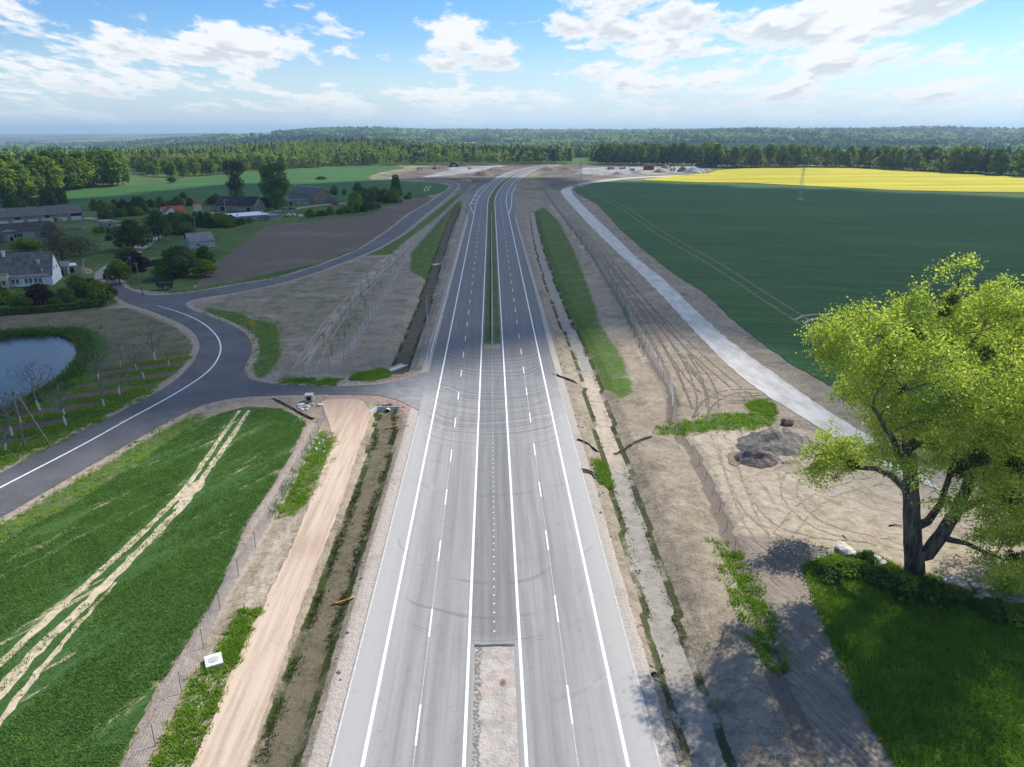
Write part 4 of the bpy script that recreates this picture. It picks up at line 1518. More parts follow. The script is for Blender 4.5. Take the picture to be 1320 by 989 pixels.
def leafy_crowns(name, x, y, z, rad, hgt, col, con, seed, label, per=46):
    rg = np.random.default_rng(seed)
    n = len(x)
    d = rg.normal(size=(n, per, 3))
    d /= np.linalg.norm(d, axis=2)[..., None]
    d[..., 2] = np.where(d[..., 2] < -.5, -d[..., 2], d[..., 2])
    r = .62 + .38 * rg.random((n, per, 1)) ** .5
    lump = 1 + .25 * np.sin(d[..., 0:1] * 4 + x[:, None, None]) * np.cos(d[..., 1:2] * 3.3 + y[:, None, None])
    q = d * r * lump
    cone = np.where(con[:, None], np.clip(1.05 - (q[..., 2] + .6) / 1.7, .12, 1), 1.0)
    p = np.stack([q[..., 0] * rad[:, None] * cone, q[..., 1] * rad[:, None] * cone, q[..., 2] * hgt[:, None]], -1) + np.stack([x, y, z], 1)[:, None]
    V, F, v = leaves(p.reshape(-1, 3), 1.15, rg, d.reshape(-1, 3))
    c = np.repeat(col, per, 0) * (.65 + .7 * rg.random((n * per, 1)))
    o = link(name, mesh_np(name, V, F, {'col': ('FACE', c)}), WOODL)
    return tag(o, label, kind='stuff')


WOODL = leaf_mat('wood_leaves', (.1, .1, .1), (.1, .1, .1), (.1, .1, .1), .42, False)
for nd in list(WOODL.node_tree.nodes):
    if nd.type in ('BSDF_DIFFUSE', 'BSDF_TRANSLUCENT'):
        NB(WOODL.node_tree).put(nd.inputs[0], NB(WOODL.node_tree).attr('col', 'Color'))
WOOD, n, b = new_mat('wood_canopy')
n.put(b.inputs['Base Color'], n.attr('col', 'Color'))
b.inputs['Specular IOR Level'].default_value = .03


def wood_col(x, y, seed, con=.5, fresh=(.085, .135, .022)):
    rg = np.random.default_rng(seed)
    f = fbm(x / 260, y / 260, seed, 4)
    con_m = (f + .12 * rg.normal(size=len(x))) < con
    k = rg.random((len(x), 1))
    c = np.array([.060, .110, .024]) * (1 - k) + np.array(fresh) * k
    d = np.array([.020, .042, .018]) * (1 - k) + np.array([.042, .070, .028]) * k
    return np.where(con_m[:, None], d, c), con_m


# woods just behind the edges, on flat land
rg = np.random.default_rng(40)
xs, ys = [], []
for (a0, a1, r0, r1, nn) in ((-36, -26, 720, 1250, 1100), (-26, -9, 930, 1500, 2600), (-9.5, 6, 1010, 1600, 2300), (7.5, 15, 1020, 1500, 800), (15, 25, 960, 1300, 900), (25, 36, 900, 1250, 900)):
    a = R(1) * (a0 + (a1 - a0) * rg.random(nn))
    r = r0 + (r1 - r0) * rg.random(nn) ** 1.1
    xs.append(np.sin(a) * r)
    ys.append(np.cos(a) * r)
x, y = np.concatenate(xs), np.concatenate(ys)
ang = np.degrees(np.arctan2(x, y))
r = np.hypot(x, y)
meadow_gap = (ang > -27.5) & (ang < -22.5) & (r < 1010)
roadgap = (np.abs(line_d(CENTRE[-60:], x, y, 60)) < 28)
onfield = np.maximum.reduce([sdf(q_, x, y, 40) for q_ in (CANOLA, BIGFIELD, LEFTFIELD)]) > -14
keep = ~(meadow_gap | roadgap | onfield)
x, y = x[keep], y[keep]
ang, r = ang[keep], r[keep]
col, con = wood_col(x, y, 41, .34, (.23, .29, .042))
col = col * 1.3
back = ang > 8
hs = np.where(back, .8, 1.0)
rise = 12.0 * np.exp(-((ang + 11) / 7) ** 2) * sstep((r - 1000) / 300)
hh = hs * np.where(con, 8.5, 7.5) * (.75 + .5 * rg.random(len(x)))
leafy_crowns('forest', x, y, hh * .95 + rise, np.where(con, 3.6, 6.4) * (.8 + .5 * rg.random(len(x))), hh, col, con, 42, 'mixed spring wood filling the land behind the fields')
# woods on the far slopes
nn = 30000
a = R(1) * (-40 + 80 * rg.random(nn))
r = 1300 * (6200 / 1300) ** (rg.random(nn) ** .8)
x, y = np.sin(a) * r, np.cos(a) * r
ang = np.degrees(a)
leftv = (ang < -14) & (fbm(x / 420, y / 420, 77, 3) < .50)
clearing = ((ang + 1.6) / 2.6) ** 2 + ((r - 2900) / 420) ** 2 < 1
keep = ~(leftv | clearing)
x, y, r = x[keep], y[keep], r[keep]
col, con = wood_col(x, y, 43, .47)
col = col * 1.7
sc = .75 + r / 2600.0
z = hills(x, y)
crowns('forest', x, y, z + 7 * sc, np.where(con, 5.0, 7.5) * sc * (.7 + .6 * rg.random(len(x))), np.where(con, 10, 8.5) * (.8 + .5 * rg.random(len(x))) * (.7 + .3 * sc), col, 1, 44, 'wooded slopes far beyond the road', .2)
# pale clearing on the far slope
clr = flat_mat('dry_clearing', (.30, .26, .17), .9, .05)
cpt = []
for k in range(28):
    t = 2 * math.pi * k / 28
    aa, rr = R(-1.6 + 2.3 * math.cos(t)), 2900 + 360 * math.sin(t)
    cpt.append((math.sin(aa) * rr, math.cos(aa) * rr))
cm_ = MB()
i0 = len(cm_.v)
cx_, cy_ = math.sin(R(-1.6)) * 2900, math.cos(R(-1.6)) * 2900
cm_.v.append((cx_, cy_, float(hills(np.array([cx_]), np.array([cy_]))[0]) + 3))
for p in cpt:
    cm_.v.append((p[0], p[1], float(hills(np.array([p[0]]), np.array([p[1]]))[0]) + 3))
cm_.f += [(0, 1 + k, 1 + (k + 1) % 28) for k in range(28)]
tag(cm_.build('terrain', clr), 'pale dry clearing on the far wooded slope', kind='structure')

# ================================================================== village trees and bushes
GVB = 'bushes and trees around the farm buildings'
vt = [make_tree('broadleaf_tree', 'round green tree beside the village lane', 'tree', round_lobes(10, 9, 1.2, 9, rd), 2600, .36, 6, .22, LEAF_DARK, 140, None, 4, 2.0),
      make_tree('broadleaf_tree', 'tree', 'tree', round_lobes(10, 8, 1.5, 11, rd), 2600, .36, 6, .2, LEAF, 141, None, 4, 2.0)]
bsh = [make_tree('bush', 'bush', 'bush', round_lobes(4, 5.2, -.3, 7, rd), 1700, .26, 2.2, .08, m_, 150 + i, None, 4, 1.2) for i, m_ in enumerate((LEAF_DARK, LEAF, LEAF_DARK))]
purp = make_tree('purple_bush', 'dark purple leaved bush beside the village lane', 'bush', round_lobes(4, 5, -.2, 7, rd), 1700, .26, 2.2, .08, LEAF_PURPLE, 160, None, 4, 1.2)
brown = make_tree('budding_tree', 'brownish leafless tree behind the white farmhouse', 'tree', round_lobes(9, 11, 1.0, 10, rd), 1700, .22, 6.5, .16, LEAF_BROWN, 161, None, 9, 3.5)
pale = make_tree('willow_tree', 'pale grey green willow in front of the small grey shed', 'tree', round_lobes(7, 7, .2, 8, rd), 2200, .3, 4, .12, LEAF_PALE, 162, None, 5, 1.6)
tall = make_tree('poplar_tree', 'tall thinly leaved poplar behind the white roofed shed', 'tree', [(0, 0, 20, 6, 6, 4.5), (-2.5, 1, 23, 4, 4, 3), (3, -1, 22, 4, 4, 3.5), (0, 0, 12, 5.5, 5.5, 4.5), (-3, 0, 11, 3, 3, 3), (3, 1, 13, 3.4, 3.4, 4), (0, 0, 6, 4.4, 4.4, 4)], 3200, .42, 21, .45, LEAF_BROWN, 163, None, 10, 5)
tall2 = make_tree('poplar_tree', 'tall dense dark green poplar behind the white roofed shed', 'tree', [(0, 0, 19, 6.5, 6.5, 6), (-2.5, 1, 23, 3.6, 3.6, 3), (3, -1, 21, 4, 4, 3.5), (0, 0, 11, 6.5, 6.5, 6), (-4, 0, 14, 3.6, 3.6, 4), (4, 1, 13, 3.8, 3.8, 5), (0, 0, 5, 4.4, 4.4, 4)], 5200, .42, 21, .45, LEAF_DARK, 164, None, 8, 4)
spire = make_tree('poplar_tree', 'tall dark tree rising from the hedge at the far end of the ploughed field', 'tree', [(0, 0, 5 + 2.6 * i, 4.2 - .42 * i, 4.2 - .42 * i, 2.4) for i in range(6)], 3000, .4, 17, .3, LEAF_DARK, 165, None, 5, 2)


def at(proto, px, py, h, label, w=None, group=None):
    x, y = G(px, py)
    base = {id(vt[0]): 10, id(vt[1]): 10, id(purp): 4, id(brown): 9, id(pale): 7, id(tall): 27, id(tall2): 27, id(spire): 20}.get(id(proto), 4)
    return plant(proto, x, y, h / base, None, (w or h) / base if w is None else w / {10: 9, 4: 5.2, 9: 11, 7: 7, 27: 13, 20: 9}[base], label, group)


at(tall, 306, 262, 27, 'tall thinly leaved brownish poplar behind the white roofed shed', 14)
at(tall2, 357, 270, 27, 'tall dense dark green poplar left of the brick gabled barn', 15)
at(spire, 511, 258, 16, 'tall dark tree rising from the bushes at the far tip of the ploughed field', 10)
at(vt[0], 172, 322, 11, 'large round green tree on the bend of the village lane', 14)
at(vt[0], 205, 310, 12, 'dark lollipop shaped tree with bare trunk beside the lane', 11)
at(vt[1], 155, 366, 7, 'rounded bright green tree at the village lane end beside the tractor', 7.5)
at(vt[0], 168, 345, 6.5, 'dark green bushy tree between the lane and the round tree', 8)
at(purp, 176, 350, 6, 'dark purple leaved tree beside the village lane', 8)
at(pale, 232, 357, 9, 'pale grey green willow in front of the small grey shed', 12)
at(vt[1], 243, 348, 7, 'leafy tree crown just left of the small grey shed', 7)
at(vt[0], 266, 343, 6.5, 'dark round bush hiding the front of the small grey shed', 7)
at(vt[1], 264, 356, 5, 'bright green bush between the willow and the ploughed field', 9)
at(vt[0], 216, 360, 6, 'dark green bush left of the willow', 8)
at(brown, 82, 338, 9, 'brownish leafless tree right of the white farmhouse roof', 16)
at(brown, 70, 316, 8, 'brownish leafless tree in front of the dark roofed barn end', 12)
at(brown, 104, 330, 7, 'low brownish thicket behind the lean-to sheds', 14)
at(brown, -5, 326, 8, 'brownish bare tree before the barn at the left picture edge', 10)
at(vt[1], 35, 325, 5, 'bright green bush between the dark barn and the white farmhouse', 14)
lab = ['leafy bush in the garden row in front of the white farmhouse']
for i, (px, py, h, w, p, l) in enumerate([
        (8, 394, 3.8, 8, 1, 'yellowish green bush at the left end of the garden row'), (30, 398, 3.5, 8, 0, 'dark green low bush in the garden behind the hedge'),
        (62, 380, 2.6, 5, 1, 'small bright bush below the right corner of the white farmhouse'), (85, 391, 3.8, 8, 2, 'greyish green bush in the middle of the garden row'),
        (108, 384, 5, 9, 0, 'dense green bush right of the greyish garden bush'), (130, 388, 5.5, 9, 1, 'tall green bush at the right end of the garden row by the road'),
        (140, 386, 4, 6, 0, 'dark bush closing the garden row at the road junction'), (98, 372, 3.5, 8, 1, 'light green bush below the stack of firewood'),
        (0, 380, 2.2, 5, 0, 'dark bush against the cream annex wall'), (115, 374, 3, 7, 0, 'low green bush beside the lane entrance'), (72, 397, 2.6, 6, 0, 'low bush behind the trimmed hedge'),
        (45, 384, 2.6, 5, 2, 'small bush under the farmhouse windows')]):
    o = at(bsh[p], px, py - 2, h * .9, l, w * .74)
at(purp, 54, 392, 5, 'dark purple bush in the garden of the white farmhouse', 7)
at(purp, 47, 379, 2.6, 'smaller dark purple bush below the farmhouse windows', 6)
rg2 = random.Random(77)
# hedgerow clumps and scrub: groups of look-alike bushes
for pts, nb_, hr, group, lb in (
        ([(120, 272), (160, 268), (205, 266), (250, 266)], 16, (3, 6), 'scrub along the field edge behind the lane', 'dark scrub bush along the field edge behind the lane'),
        ([(128, 284), (150, 280), (170, 278), (190, 276)], 8, (3, 5.5), 'bushes behind the concrete wall on the lane', 'green bush behind the concrete wall on the lane'),
        ([(212, 292), (235, 291), (262, 292), (285, 293), (300, 292)], 13, (4, 6.5), 'bush belt in front of the red roofed house', 'green bush in the belt in front of the red roofed house'),
        ([(225, 300), (240, 303)], 3, (4, 6), 'bushes above the small grey shed', 'dark bush above the small grey shed'),
        ([(308, 290), (316, 289), (325, 287)], 3, (2.5, 3.5), 'small bushes before the white roofed shed', 'small bush before the white roofed shed'),
        ([(300, 268), (325, 266), (350, 268), (365, 266)], 9, (3, 6), 'undergrowth around the tall poplars', 'dark undergrowth bush around the tall poplars'),
        ([(400, 280), (420, 277), (445, 275), (465, 273), (490, 268)], 15, (2.5, 5), 'bushes along the top edge of the ploughed field', 'dark bush along the top edge of the ploughed field'),
        ([(455, 268), (470, 262), (485, 258), (500, 260), (515, 262)], 14, (5, 9), 'thicket at the far end of the ploughed field', 'dark thicket bush at the far end of the ploughed field'),
        ([(120, 300), (140, 300), (160, 305), (130, 312)], 9, (1.5, 3), 'scrub beside the walled ruin', 'low scrub bush beside the walled ruin'),
        ([(270, 262), (285, 262)], 3, (4, 6), 'bushes behind the tower house', 'dark bush behind the cream tower'),
        ([(525, 256), (530, 255)], 2, (2.5, 4), 'bushes at the field corner by the side road', 'small dark bush at the field corner by the side road'),
        ([(80, 262), (40, 268), (10, 272)], 7, (5, 9), 'dark trees behind the long barn', 'dark leafy tree behind the long barn')):
    L = np.array(pts, float)
    for i in range(nb_):
        t = (i + rg2.random() * .7) / nb_ * (len(L) - 1)
        k = min(int(t), len(L) - 2)
        p = L[k] * (1 - t + k) + L[k + 1] * (t - k)
        at(rg2.choice(bsh), p[0] + rg2.uniform(-3, 3), p[1] + rg2.uniform(-.8, .8), rg2.uniform(*hr), lb, rg2.uniform(*hr) * 1.4, group)
for px, py, h, w, l in ((432, 254, 8, 7, 'bright green round tree right of the brick gabled barn'), (462, 251, 8, 8, 'dark round tree between the barn and the thicket'), (444, 253, 5, 4, 'small dark tree right of the bright round tree'),
                        (414, 231.5, 3, 11, 'isolated dark shrub standing alone in the green field'), (237, 258, 5, 5, 'lone small dark tree before the green field'), (222, 236, 6, 9, 'dark tree at the wood gap beyond the field')):
    at(vt[1] if 'bright' in l else vt[0], px, py, h, l, w)


# ================================================================== branching trees (grown towards points)
def grow(nodes, parents, attract, step, infl, kill, iters, rng, up=.05):
    nodes = [np.array(p, float) for p in nodes]
    parents = list(parents)
    A_ = np.array(attract, float)
    for _ in range(iters):
        if not len(A_):
            break
        N = np.array(nodes)
        d2 = ((A_[:, None] - N[None]) ** 2).sum(-1) if len(A_) * len(N) < 6e6 else None
        if d2 is None:
            near = np.empty(len(A_), int)
            dm = np.empty(len(A_))
            for k in range(0, len(A_), 400):
                q = ((A_[k:k + 400, None] - N[None]) ** 2).sum(-1)
                near[k:k + 400] = q.argmin(1)
                dm[k:k + 400] = q.min(1)
        else:
            near, dm = d2.argmin(1), d2.min(1)
        ok = dm < infl ** 2
        if not ok.any():
            # reach out from the nearest node
            j = dm.argmin()
            ok = np.zeros(len(A_), bool)
            ok[j] = True
        new = {}
        for i in np.where(ok)[0]:
            v = A_[i] - N[near[i]]
            new.setdefault(near[i], []).append(v / (np.linalg.norm(v) + 1e-9))
        for k, vs in new.items():
            d_ = np.mean(vs, 0) + rng.normal(size=3) * .12
            d_[2] += up
            d_ /= np.linalg.norm(d_) + 1e-9
            nodes.append(N[k] + d_ * step)
            parents.append(int(k))
        N = np.array(nodes[len(N):])
        if len(N):
            dn = np.full(len(A_), 1e9)
            for k in range(0, len(A_), 400):
                dn[k:k + 400] = ((A_[k:k + 400, None] - N[None]) ** 2).sum(-1).min(1)
            A_ = A_[dn > kill ** 2]
    return np.array(nodes), parents


def branch_mesh(name, nodes, parents, tip, power, fixed=None, sides=6, rmax=9):
    n = len(nodes)
    kids = [[] for _ in range(n)]
    for i, p in enumerate(parents):
        if p >= 0:
            kids[p].append(i)
    rad = np.zeros(n)
    for i in range(n - 1, -1, -1):
        pass
    order = list(range(n))
    # children always come after parents
    for i in reversed(order):
        rad[i] = tip if not kids[i] else sum(rad[k] ** power for k in kids[i]) ** (1 / power)
    rad = np.minimum(rad, rmax)
    if fixed is not None:
        for i, r_ in fixed.items():
            rad[i] = r_
    mb = MB()
    # chains
    start = [(i, p) for i, p in enumerate(parents) if p >= 0 and (len(kids[p]) > 1 and max(kids[p], key=lambda k: rad[k]) != i)]
    roots = [i for i, p in enumerate(parents) if p < 0]

    def chain(first, lead):
        pts, rr = [], []
        if lead is not None:
            pts.append(nodes[lead])
            rr.append(min(rad[lead], rad[first] * 1.25))
        k = first
        while True:
            pts.append(nodes[k])
            rr.append(rad[k])
            if not kids[k]:
                break
            k = max(kids[k], key=lambda q: rad[q])
        if len(pts) > 1:
            mb.tube(pts, rr, sides if rr[0] > tip * 3 else 4, False)
    for r_ in roots:
        chain(r_, None)
    for i, p in start:
        chain(i, p)
    return mb, rad, kids


# the great poplar on the right
TB = G(1186, 738)


def TP(px, py, off=0.0):
    """point on the upright plane through the big tree, off metres further away"""
    a, b = px - 660.0, -(py - 494.5)
    f = CAM_F * _cp + b * _sp
    zz = -CAM_F * _sp + b * _cp
    x, y = f * _s + a * _c, f * _c - a * _s
    t = (TB[1] + off) / y
    return np.array([x * t - TB[0], off, CAM_H + zz * t])


limbs = {
    'a': [(1180, 741, 0, .95), (1178, 715, 0, .85), (1176, 680, 0, .78), (1175, 645, 0, .72), (1173, 605, 0, .62), (1171, 565, 0, .52), (1168, 530, -.5, .44), (1160, 500, -1, .36), (1150, 470, -1, .25), (1145, 445, -1, .15)],
    'b': [('a', 1), (1197, 712, -.3, .72), (1215, 688, -.6, .62), (1232, 662, -1, .55), (1246, 630, -1, .46), (1256, 590, -1, .4), (1268, 545, -1, .33), (1285, 500, -1, .24), (1300, 460, 0, .15)],
    'c': [('a', 3), (1166, 628, 1.2, .40), (1150, 613, 3.0, .34), (1130, 604, 5.0, .28), (1108, 603, 6.8, .21), (1092, 595, 8.0, .15), (1075, 588, 8.6, .09)],
    'd': [('a', 5), (1188, 545, .5, .36), (1210, 525, 1, .33), (1226, 500, 1.5, .31), (1229, 465, 1.5, .27), (1224, 430, 1, .22), (1228, 395, .5, .16), (1238, 360, 0, .09)],
    'e': [('b', 3), (1250, 650, -2, .34), (1270, 645, -3, .28), (1295, 640, -4, .2), (1315, 640, -5, .12)],
    'f': [('b', 2), (1222, 695, -1.5, .3), (1245, 700, -3, .22), (1270, 712, -4, .16), (1295, 722, -4, .09)],
    'g': [('b', 5), (1290, 570, 2, .3), (1330, 540, 3, .25), (1370, 510, 3, .18), (1400, 480, 3, .1)],
    'h': [('a', 7), (1140, 490, 1, .24), (1120, 470, 2, .18), (1098, 450, 2, .11)],
    'i': [('d', 4), (1245, 455, 3, .2), (1262, 430, 4, .14), (1275, 405, 4, .09)],
    'j': [('a', 2), (1196, 672, .8, .38), (1212, 650, 1.5, .3), (1222, 620, 2.5, .26), (1230, 580, 4, .22), (1240, 540, 6, .16)],
    'k': [('a', 4), (1155, 575, -2.5, .26), (1140, 550, -4, .2), (1125, 525, -5, .12)],
}
nodes, parents, fixed, idx_of = [], [], {}, {}
for key, pts in limbs.items():
    prev = -1
    for j, p in enumerate(pts):
        if isinstance(p[0], str):
            prev = idx_of[(p[0], p[1])]
            continue
        q = TP(p[0], p[1], p[2])
        # fill in steps so that shoots can leave anywhere
        if prev >= 0:
            a0 = nodes[prev]
            m_ = max(1, int(np.linalg.norm(q - a0) / 1.1))
            r0 = fixed[prev]
            for k in range(1, m_):
                nodes.append(a0 + (q - a0) * k / m_ + rng.normal(size=3) * .06)
                parents.append(prev)
                prev = len(nodes) - 1
                fixed[prev] = r0 + (p[3] * 1.06 - r0) * k / m_
        nodes.append(q)
        parents.append(prev)
        prev = len(nodes) - 1
        fixed[prev] = p[3] * 1.06
        idx_of[(key, j)] = prev
nodes[0][2] = -.5
LOB = [(1240, 352, 0, 2.0), (1243, 375, 0, 3.0), (1212, 398, -1, 2.6), (1190, 378, 0, 1.6), (1265, 395, 1, 3.0), (1296, 398, 0, 3.2), (1055, 446, 0, 1.6), (1078, 430, 1, 2.4), (1096, 420, 0, 2.4), (1112, 440, -2, 3.2), (1150, 420, 2, 3.4), (1180, 412, 0, 3),
       (1105, 475, 1, 2.6), (1140, 480, -3, 3.6), (1180, 460, 3, 3.8), (1290, 425, 0, 4), (1300, 460, -3, 4.2), (1325, 500, 2, 4.2), (1260, 450, -2, 3.8), (1230, 460, 4, 3.6), (1200, 520, -4, 3.6), (1250, 530, -5, 3.6),
       (1290, 560, -3, 3.8), (1155, 530, -3, 2.8), (1125, 525, 1, 2.4), (1300, 620, -3, 3.2), (1312, 680, -3, 2.6), (1300, 735, -4, 1.8), (1052, 590, 8, 1.8), (1078, 570, 9, 2.4), (1105, 588, 7.5, 2.0),
       (1060, 612, 8, 1.6), (1118, 564, 8, 2.2), (1360, 450, 0, 5), (1372, 540, 0, 5), (1362, 620, 0, 4.4), (1400, 500, 3, 4.8), (1170, 450, 6, 3.6), (1262, 440, 7, 4.2), (1300, 520, 8, 4.2), (1200, 560, 7, 2.6), (1215, 470, -7, 3.2), (1300, 500, -8, 3.8), (1090, 500, 3, 2), (1320, 430, 6, 4), (1330, 580, 6, 3.6), (1290, 636, -4, 3.0), (1312, 700, -4, 2.8), (1272, 596, -3, 2.6), (1298, 752, -4, 1.7), (1200, 570, 4, 2.4), (1240, 575, 5, 2.6), (1265, 560, -5, 3.0), (1282, 618, -6, 2.4), (1244, 598, -5, 1.6), (1303, 668, -6, 2.4), (1150, 565, -2, 1.8), (1135, 545, 3, 2.2), (1318, 745, -2, 2.2), (1262, 690, -6, 1.1), (1150, 592, -4, 1.5), (1186, 560, -5, 2.0), (1212, 590, -6, 1.8), (1192, 632, -5, 1.1), (1232, 650, -7, 1.3), (1292, 722, -6, 1.9), (1128, 585, 2, 1.6), (1285, 690, -3, 2.4), (1318, 650, -1, 2.8), (1296, 600, 2, 3.2), (1335, 720, -3, 2.6), (1068, 600, 9.5, 2.1), (1092, 585, 10, 2.2), (1047, 603, 8, 1.4), (1345, 690, 0, 4), (1400, 620, 0, 5), (1380, 400, 0, 4.5), (1420, 560, -4, 5), (1380, 560, -8, 4.5), (1310, 760, -4, 1.5), (1140, 440, -4, 3), (1085, 455, -1, 2.2)]
att = []
for (px, py, off, r_) in LOB:
    c0 = TP(px, py, off)
    k = int(8 + 3.6 * r_ ** 2)
    d_ = rng.normal(size=(k, 3))
    d_ /= np.linalg.norm(d_, axis=1)[:, None]
    att.append(c0 + d_ * (r_ * rng.random((k, 1)) ** .45) * np.array([1, 1, .85]))
att = np.concatenate(att)
nodes2, parents2 = grow(nodes, parents, att, .75, 5.5, 1.0, 60, rng)
mbt, rad, kids = branch_mesh('trunk', nodes2, parents2, .024, 2.25, fixed, 9, 1.3)
big = thing('poplar_tree', 'huge old poplar with sunlit yellow green crown at the right edge', 'tree', (TB[0], TB[1], ground_z(*TB)))
mbt.build('trunk', BARK_BIG, big, smooth=True)
n0 = len(nodes)
tips = np.array([nodes2[i] for i in range(n0, len(nodes2)) if rad[i] < .06])
src = np.concatenate([tips, att])
vsrc = rng.random(len(src))
per = 44
pts = np.repeat(src, per, 0) + rng.normal(size=(len(src) * per, 3)) * np.array([.52, .52, .42])
gaps = vnoise(pts[:, 0] / 1.4 + 50, pts[:, 2] / 1.4 + pts[:, 1] / 1.6, 91) > .40
pts, vv = pts[gaps], np.repeat(vsrc, per)[gaps]
V, F, v = leaves(pts, .112, rng, None, vval=.2 + .6 * vv)
link('crown', mesh_np('crown', V, F, {'v': ('FACE', v)}), LEAF_GOLD, big)
MIST = [(1176, 432, -2.5, 1.0), (1186, 436, -2.5, .7), (1215, 402, -2, .8), (1238, 604, -5, 1.25), (1262, 590, -6, 1.1), (1272, 455, -4, .9), (1226, 458, -1, .9), (1305, 642, -5.5, 1.0), (1303, 716, -5, .8), (1180, 572, -4, .7), (1098, 600, 7, .9), (1160, 500, -4, .8), (1310, 600, -6, 1.1), (1228, 386, -2, .7)]
mist_me = None
for (px, py, off, r_) in MIST:
    if mist_me is None:
        d_ = rng.normal(size=(640, 3))
        d_ /= np.linalg.norm(d_, axis=1)[:, None]
        p = d_ * (rng.random((640, 1)) ** .4)
        V, F, v = leaves(p, .10, rng)
        mist_me = mesh_np('mistletoe', V, F, {'v': ('FACE', v)})
        mist_me.materials.append(LEAF_MIST)
    o = bpy.data.objects.new('mistletoe', mist_me)
    COL.objects.link(o)
    o.parent = big
    o.location = TP(px, py, off)
    o.scale = (r_ * .8, r_ * .8, r_ * .75)
# orchard: small bare trees with limewashed stems
orch = []
for k in range(4):
    rg = np.random.default_rng(200 + k)
    hgt = 1.5 + .3 * k
    nd = [np.array([0, 0, -.2]), np.array([.05, 0, .5]), np.array([.12 * (k - 1), .05, 1.1]), np.array([.2 * (k - 1), 0, hgt])]
    pr = [-1, 0, 1, 2]
    d_ = rg.normal(size=(190, 3))
    d_ /= np.linalg.norm(d_, axis=1)[:, None]
    at_ = np.array([0, 0, hgt + 2.1]) + d_ * rg.random((190, 1)) ** .4 * np.array([2.7, 2.7, 1.9])
    nd2, pr2 = grow(nd, pr, at_, .32, 3.0, .34, 40, rg)
    mbo, rr, _ = branch_mesh('trunk', nd2, pr2, .016, 2.2, {0: .16, 1: .14, 2: .125, 3: .11}, 6, .14)
    t = thing('fruit_tree', 'bare fruit tree', 'tree')
    mbo.build('trunk', BARK_LIME, t, smooth=True)
    tp = nd2[-int(len(nd2) * .75):]
    tp = np.repeat(tp, 2, 0) + rg.normal(size=(len(tp) * 2, 3)) * .12
    V, F, v = leaves(tp, .045, rg)
    link('crown', mesh_np('crown', V, F, {'v': ('FACE', v)}), LEAF_BROWN, t)
    orch.append(t)
OL = [(8, 582, 'forked bare fruit tree nearest the left picture edge by the road', .9), (15.5, 563, 'leaning bare fruit tree left of the twin electricity pole', 1.25), (85.5, 549, 'thick limewashed bare tree right of the twin electricity pole', 1.2),
      (51, 529, 'tall bare tree at the pond corner behind the electricity pole', 1.35), (27, 545.6, 'thin bare tree behind the electricity pole near the pond', 1.0), (134, 524.6, 'bare fruit tree with slim white stem nearest the road curve middle', 1.0),
      (154, 509, 'bare fruit tree with bright white stem in the second grass row', 1.15), (127, 490, 'bare fruit tree on the brown strip beside the pond reeds', 1.0), (185, 487, 'small bare fruit tree in the third grass row', .9),
      (176, 478, 'thin bare fruit tree in the middle of the orchard', .95), (200, 464.6, 'multi stemmed wide bare fruit tree at the top of the orchard', 1.3), (155, 473, 'bare fruit tree on the dry upper orchard ground', 1.0),
      (218, 472, 'slender bare fruit tree closest to the road bend', .8), (83, 536, 'bare fruit tree just behind the thick limewashed one', .9)]
for i, (px, py, l, k) in enumerate(OL):
    x, y = G(px, py)
    plant(orch[i % 4], x, y, k, random.random() * 6.28, k, l, 'bare fruit trees in the orchard')


# ================================================================== grass, weeds, reeds
def tufts(name, pts, h, w, mat, label, seed, blades=6, spread=.16, vv=None):
    rg = np.random.default_rng(seed)
    n = len(pts)
    P0 = np.repeat(np.asarray(pts, float), blades, 0)
    m = len(P0)
    a = rg.random(m) * 6.283
    off = rg.normal(size=(m, 2)) * spread
    base = P0.copy()
    base[:, :2] += off
    hh = h * (.5 + .8 * rg.random(m))
    lean = np.c_[np.cos(a), np.sin(a)] * hh[:, None] * (.35 + .75 * rg.random((m, 1)))
    side_ = np.c_[-np.sin(a), np.cos(a)] * w * (.6 + .8 * rg.random((m, 1)))
    V = np.empty((m, 3, 3))
    V[:, 0, :2], V[:, 0, 2] = base[:, :2] - side_, base[:, 2]
    V[:, 1, :2], V[:, 1, 2] = base[:, :2] + side_, base[:, 2]
    V[:, 2, :2], V[:, 2, 2] = base[:, :2] + lean, base[:, 2] + hh
    v = rg.random(m) * .6 + .4 * np.repeat(vnoise(P0[::blades, 0] / 1.5, P0[::blades, 1] / 1.5, seed), blades)
    return tag(link(name, mesh_np(name, V.reshape(-1, 3), np.arange(3 * m).reshape(-1, 3), {'v': ('FACE', v)}), mat), label, kind='stuff')


def scatter(poly, n, seed, clump=.0, cs=1.5):
    rg = np.random.default_rng(seed)
    P = np.array(poly)
    lo, hi = P.min(0), P.max(0)
    q = lo + (hi - lo) * rg.random((n * 4, 2))
    ok = sdf(poly, q[:, 0], q[:, 1], 5) > -.1
    if clump:
        ok &= fbm(q[:, 0] / cs, q[:, 1] / cs, seed, 3) > clump
    q = q[ok][:n]
    return np.array([(x, y, ground_z(x, y)) for x, y in q])


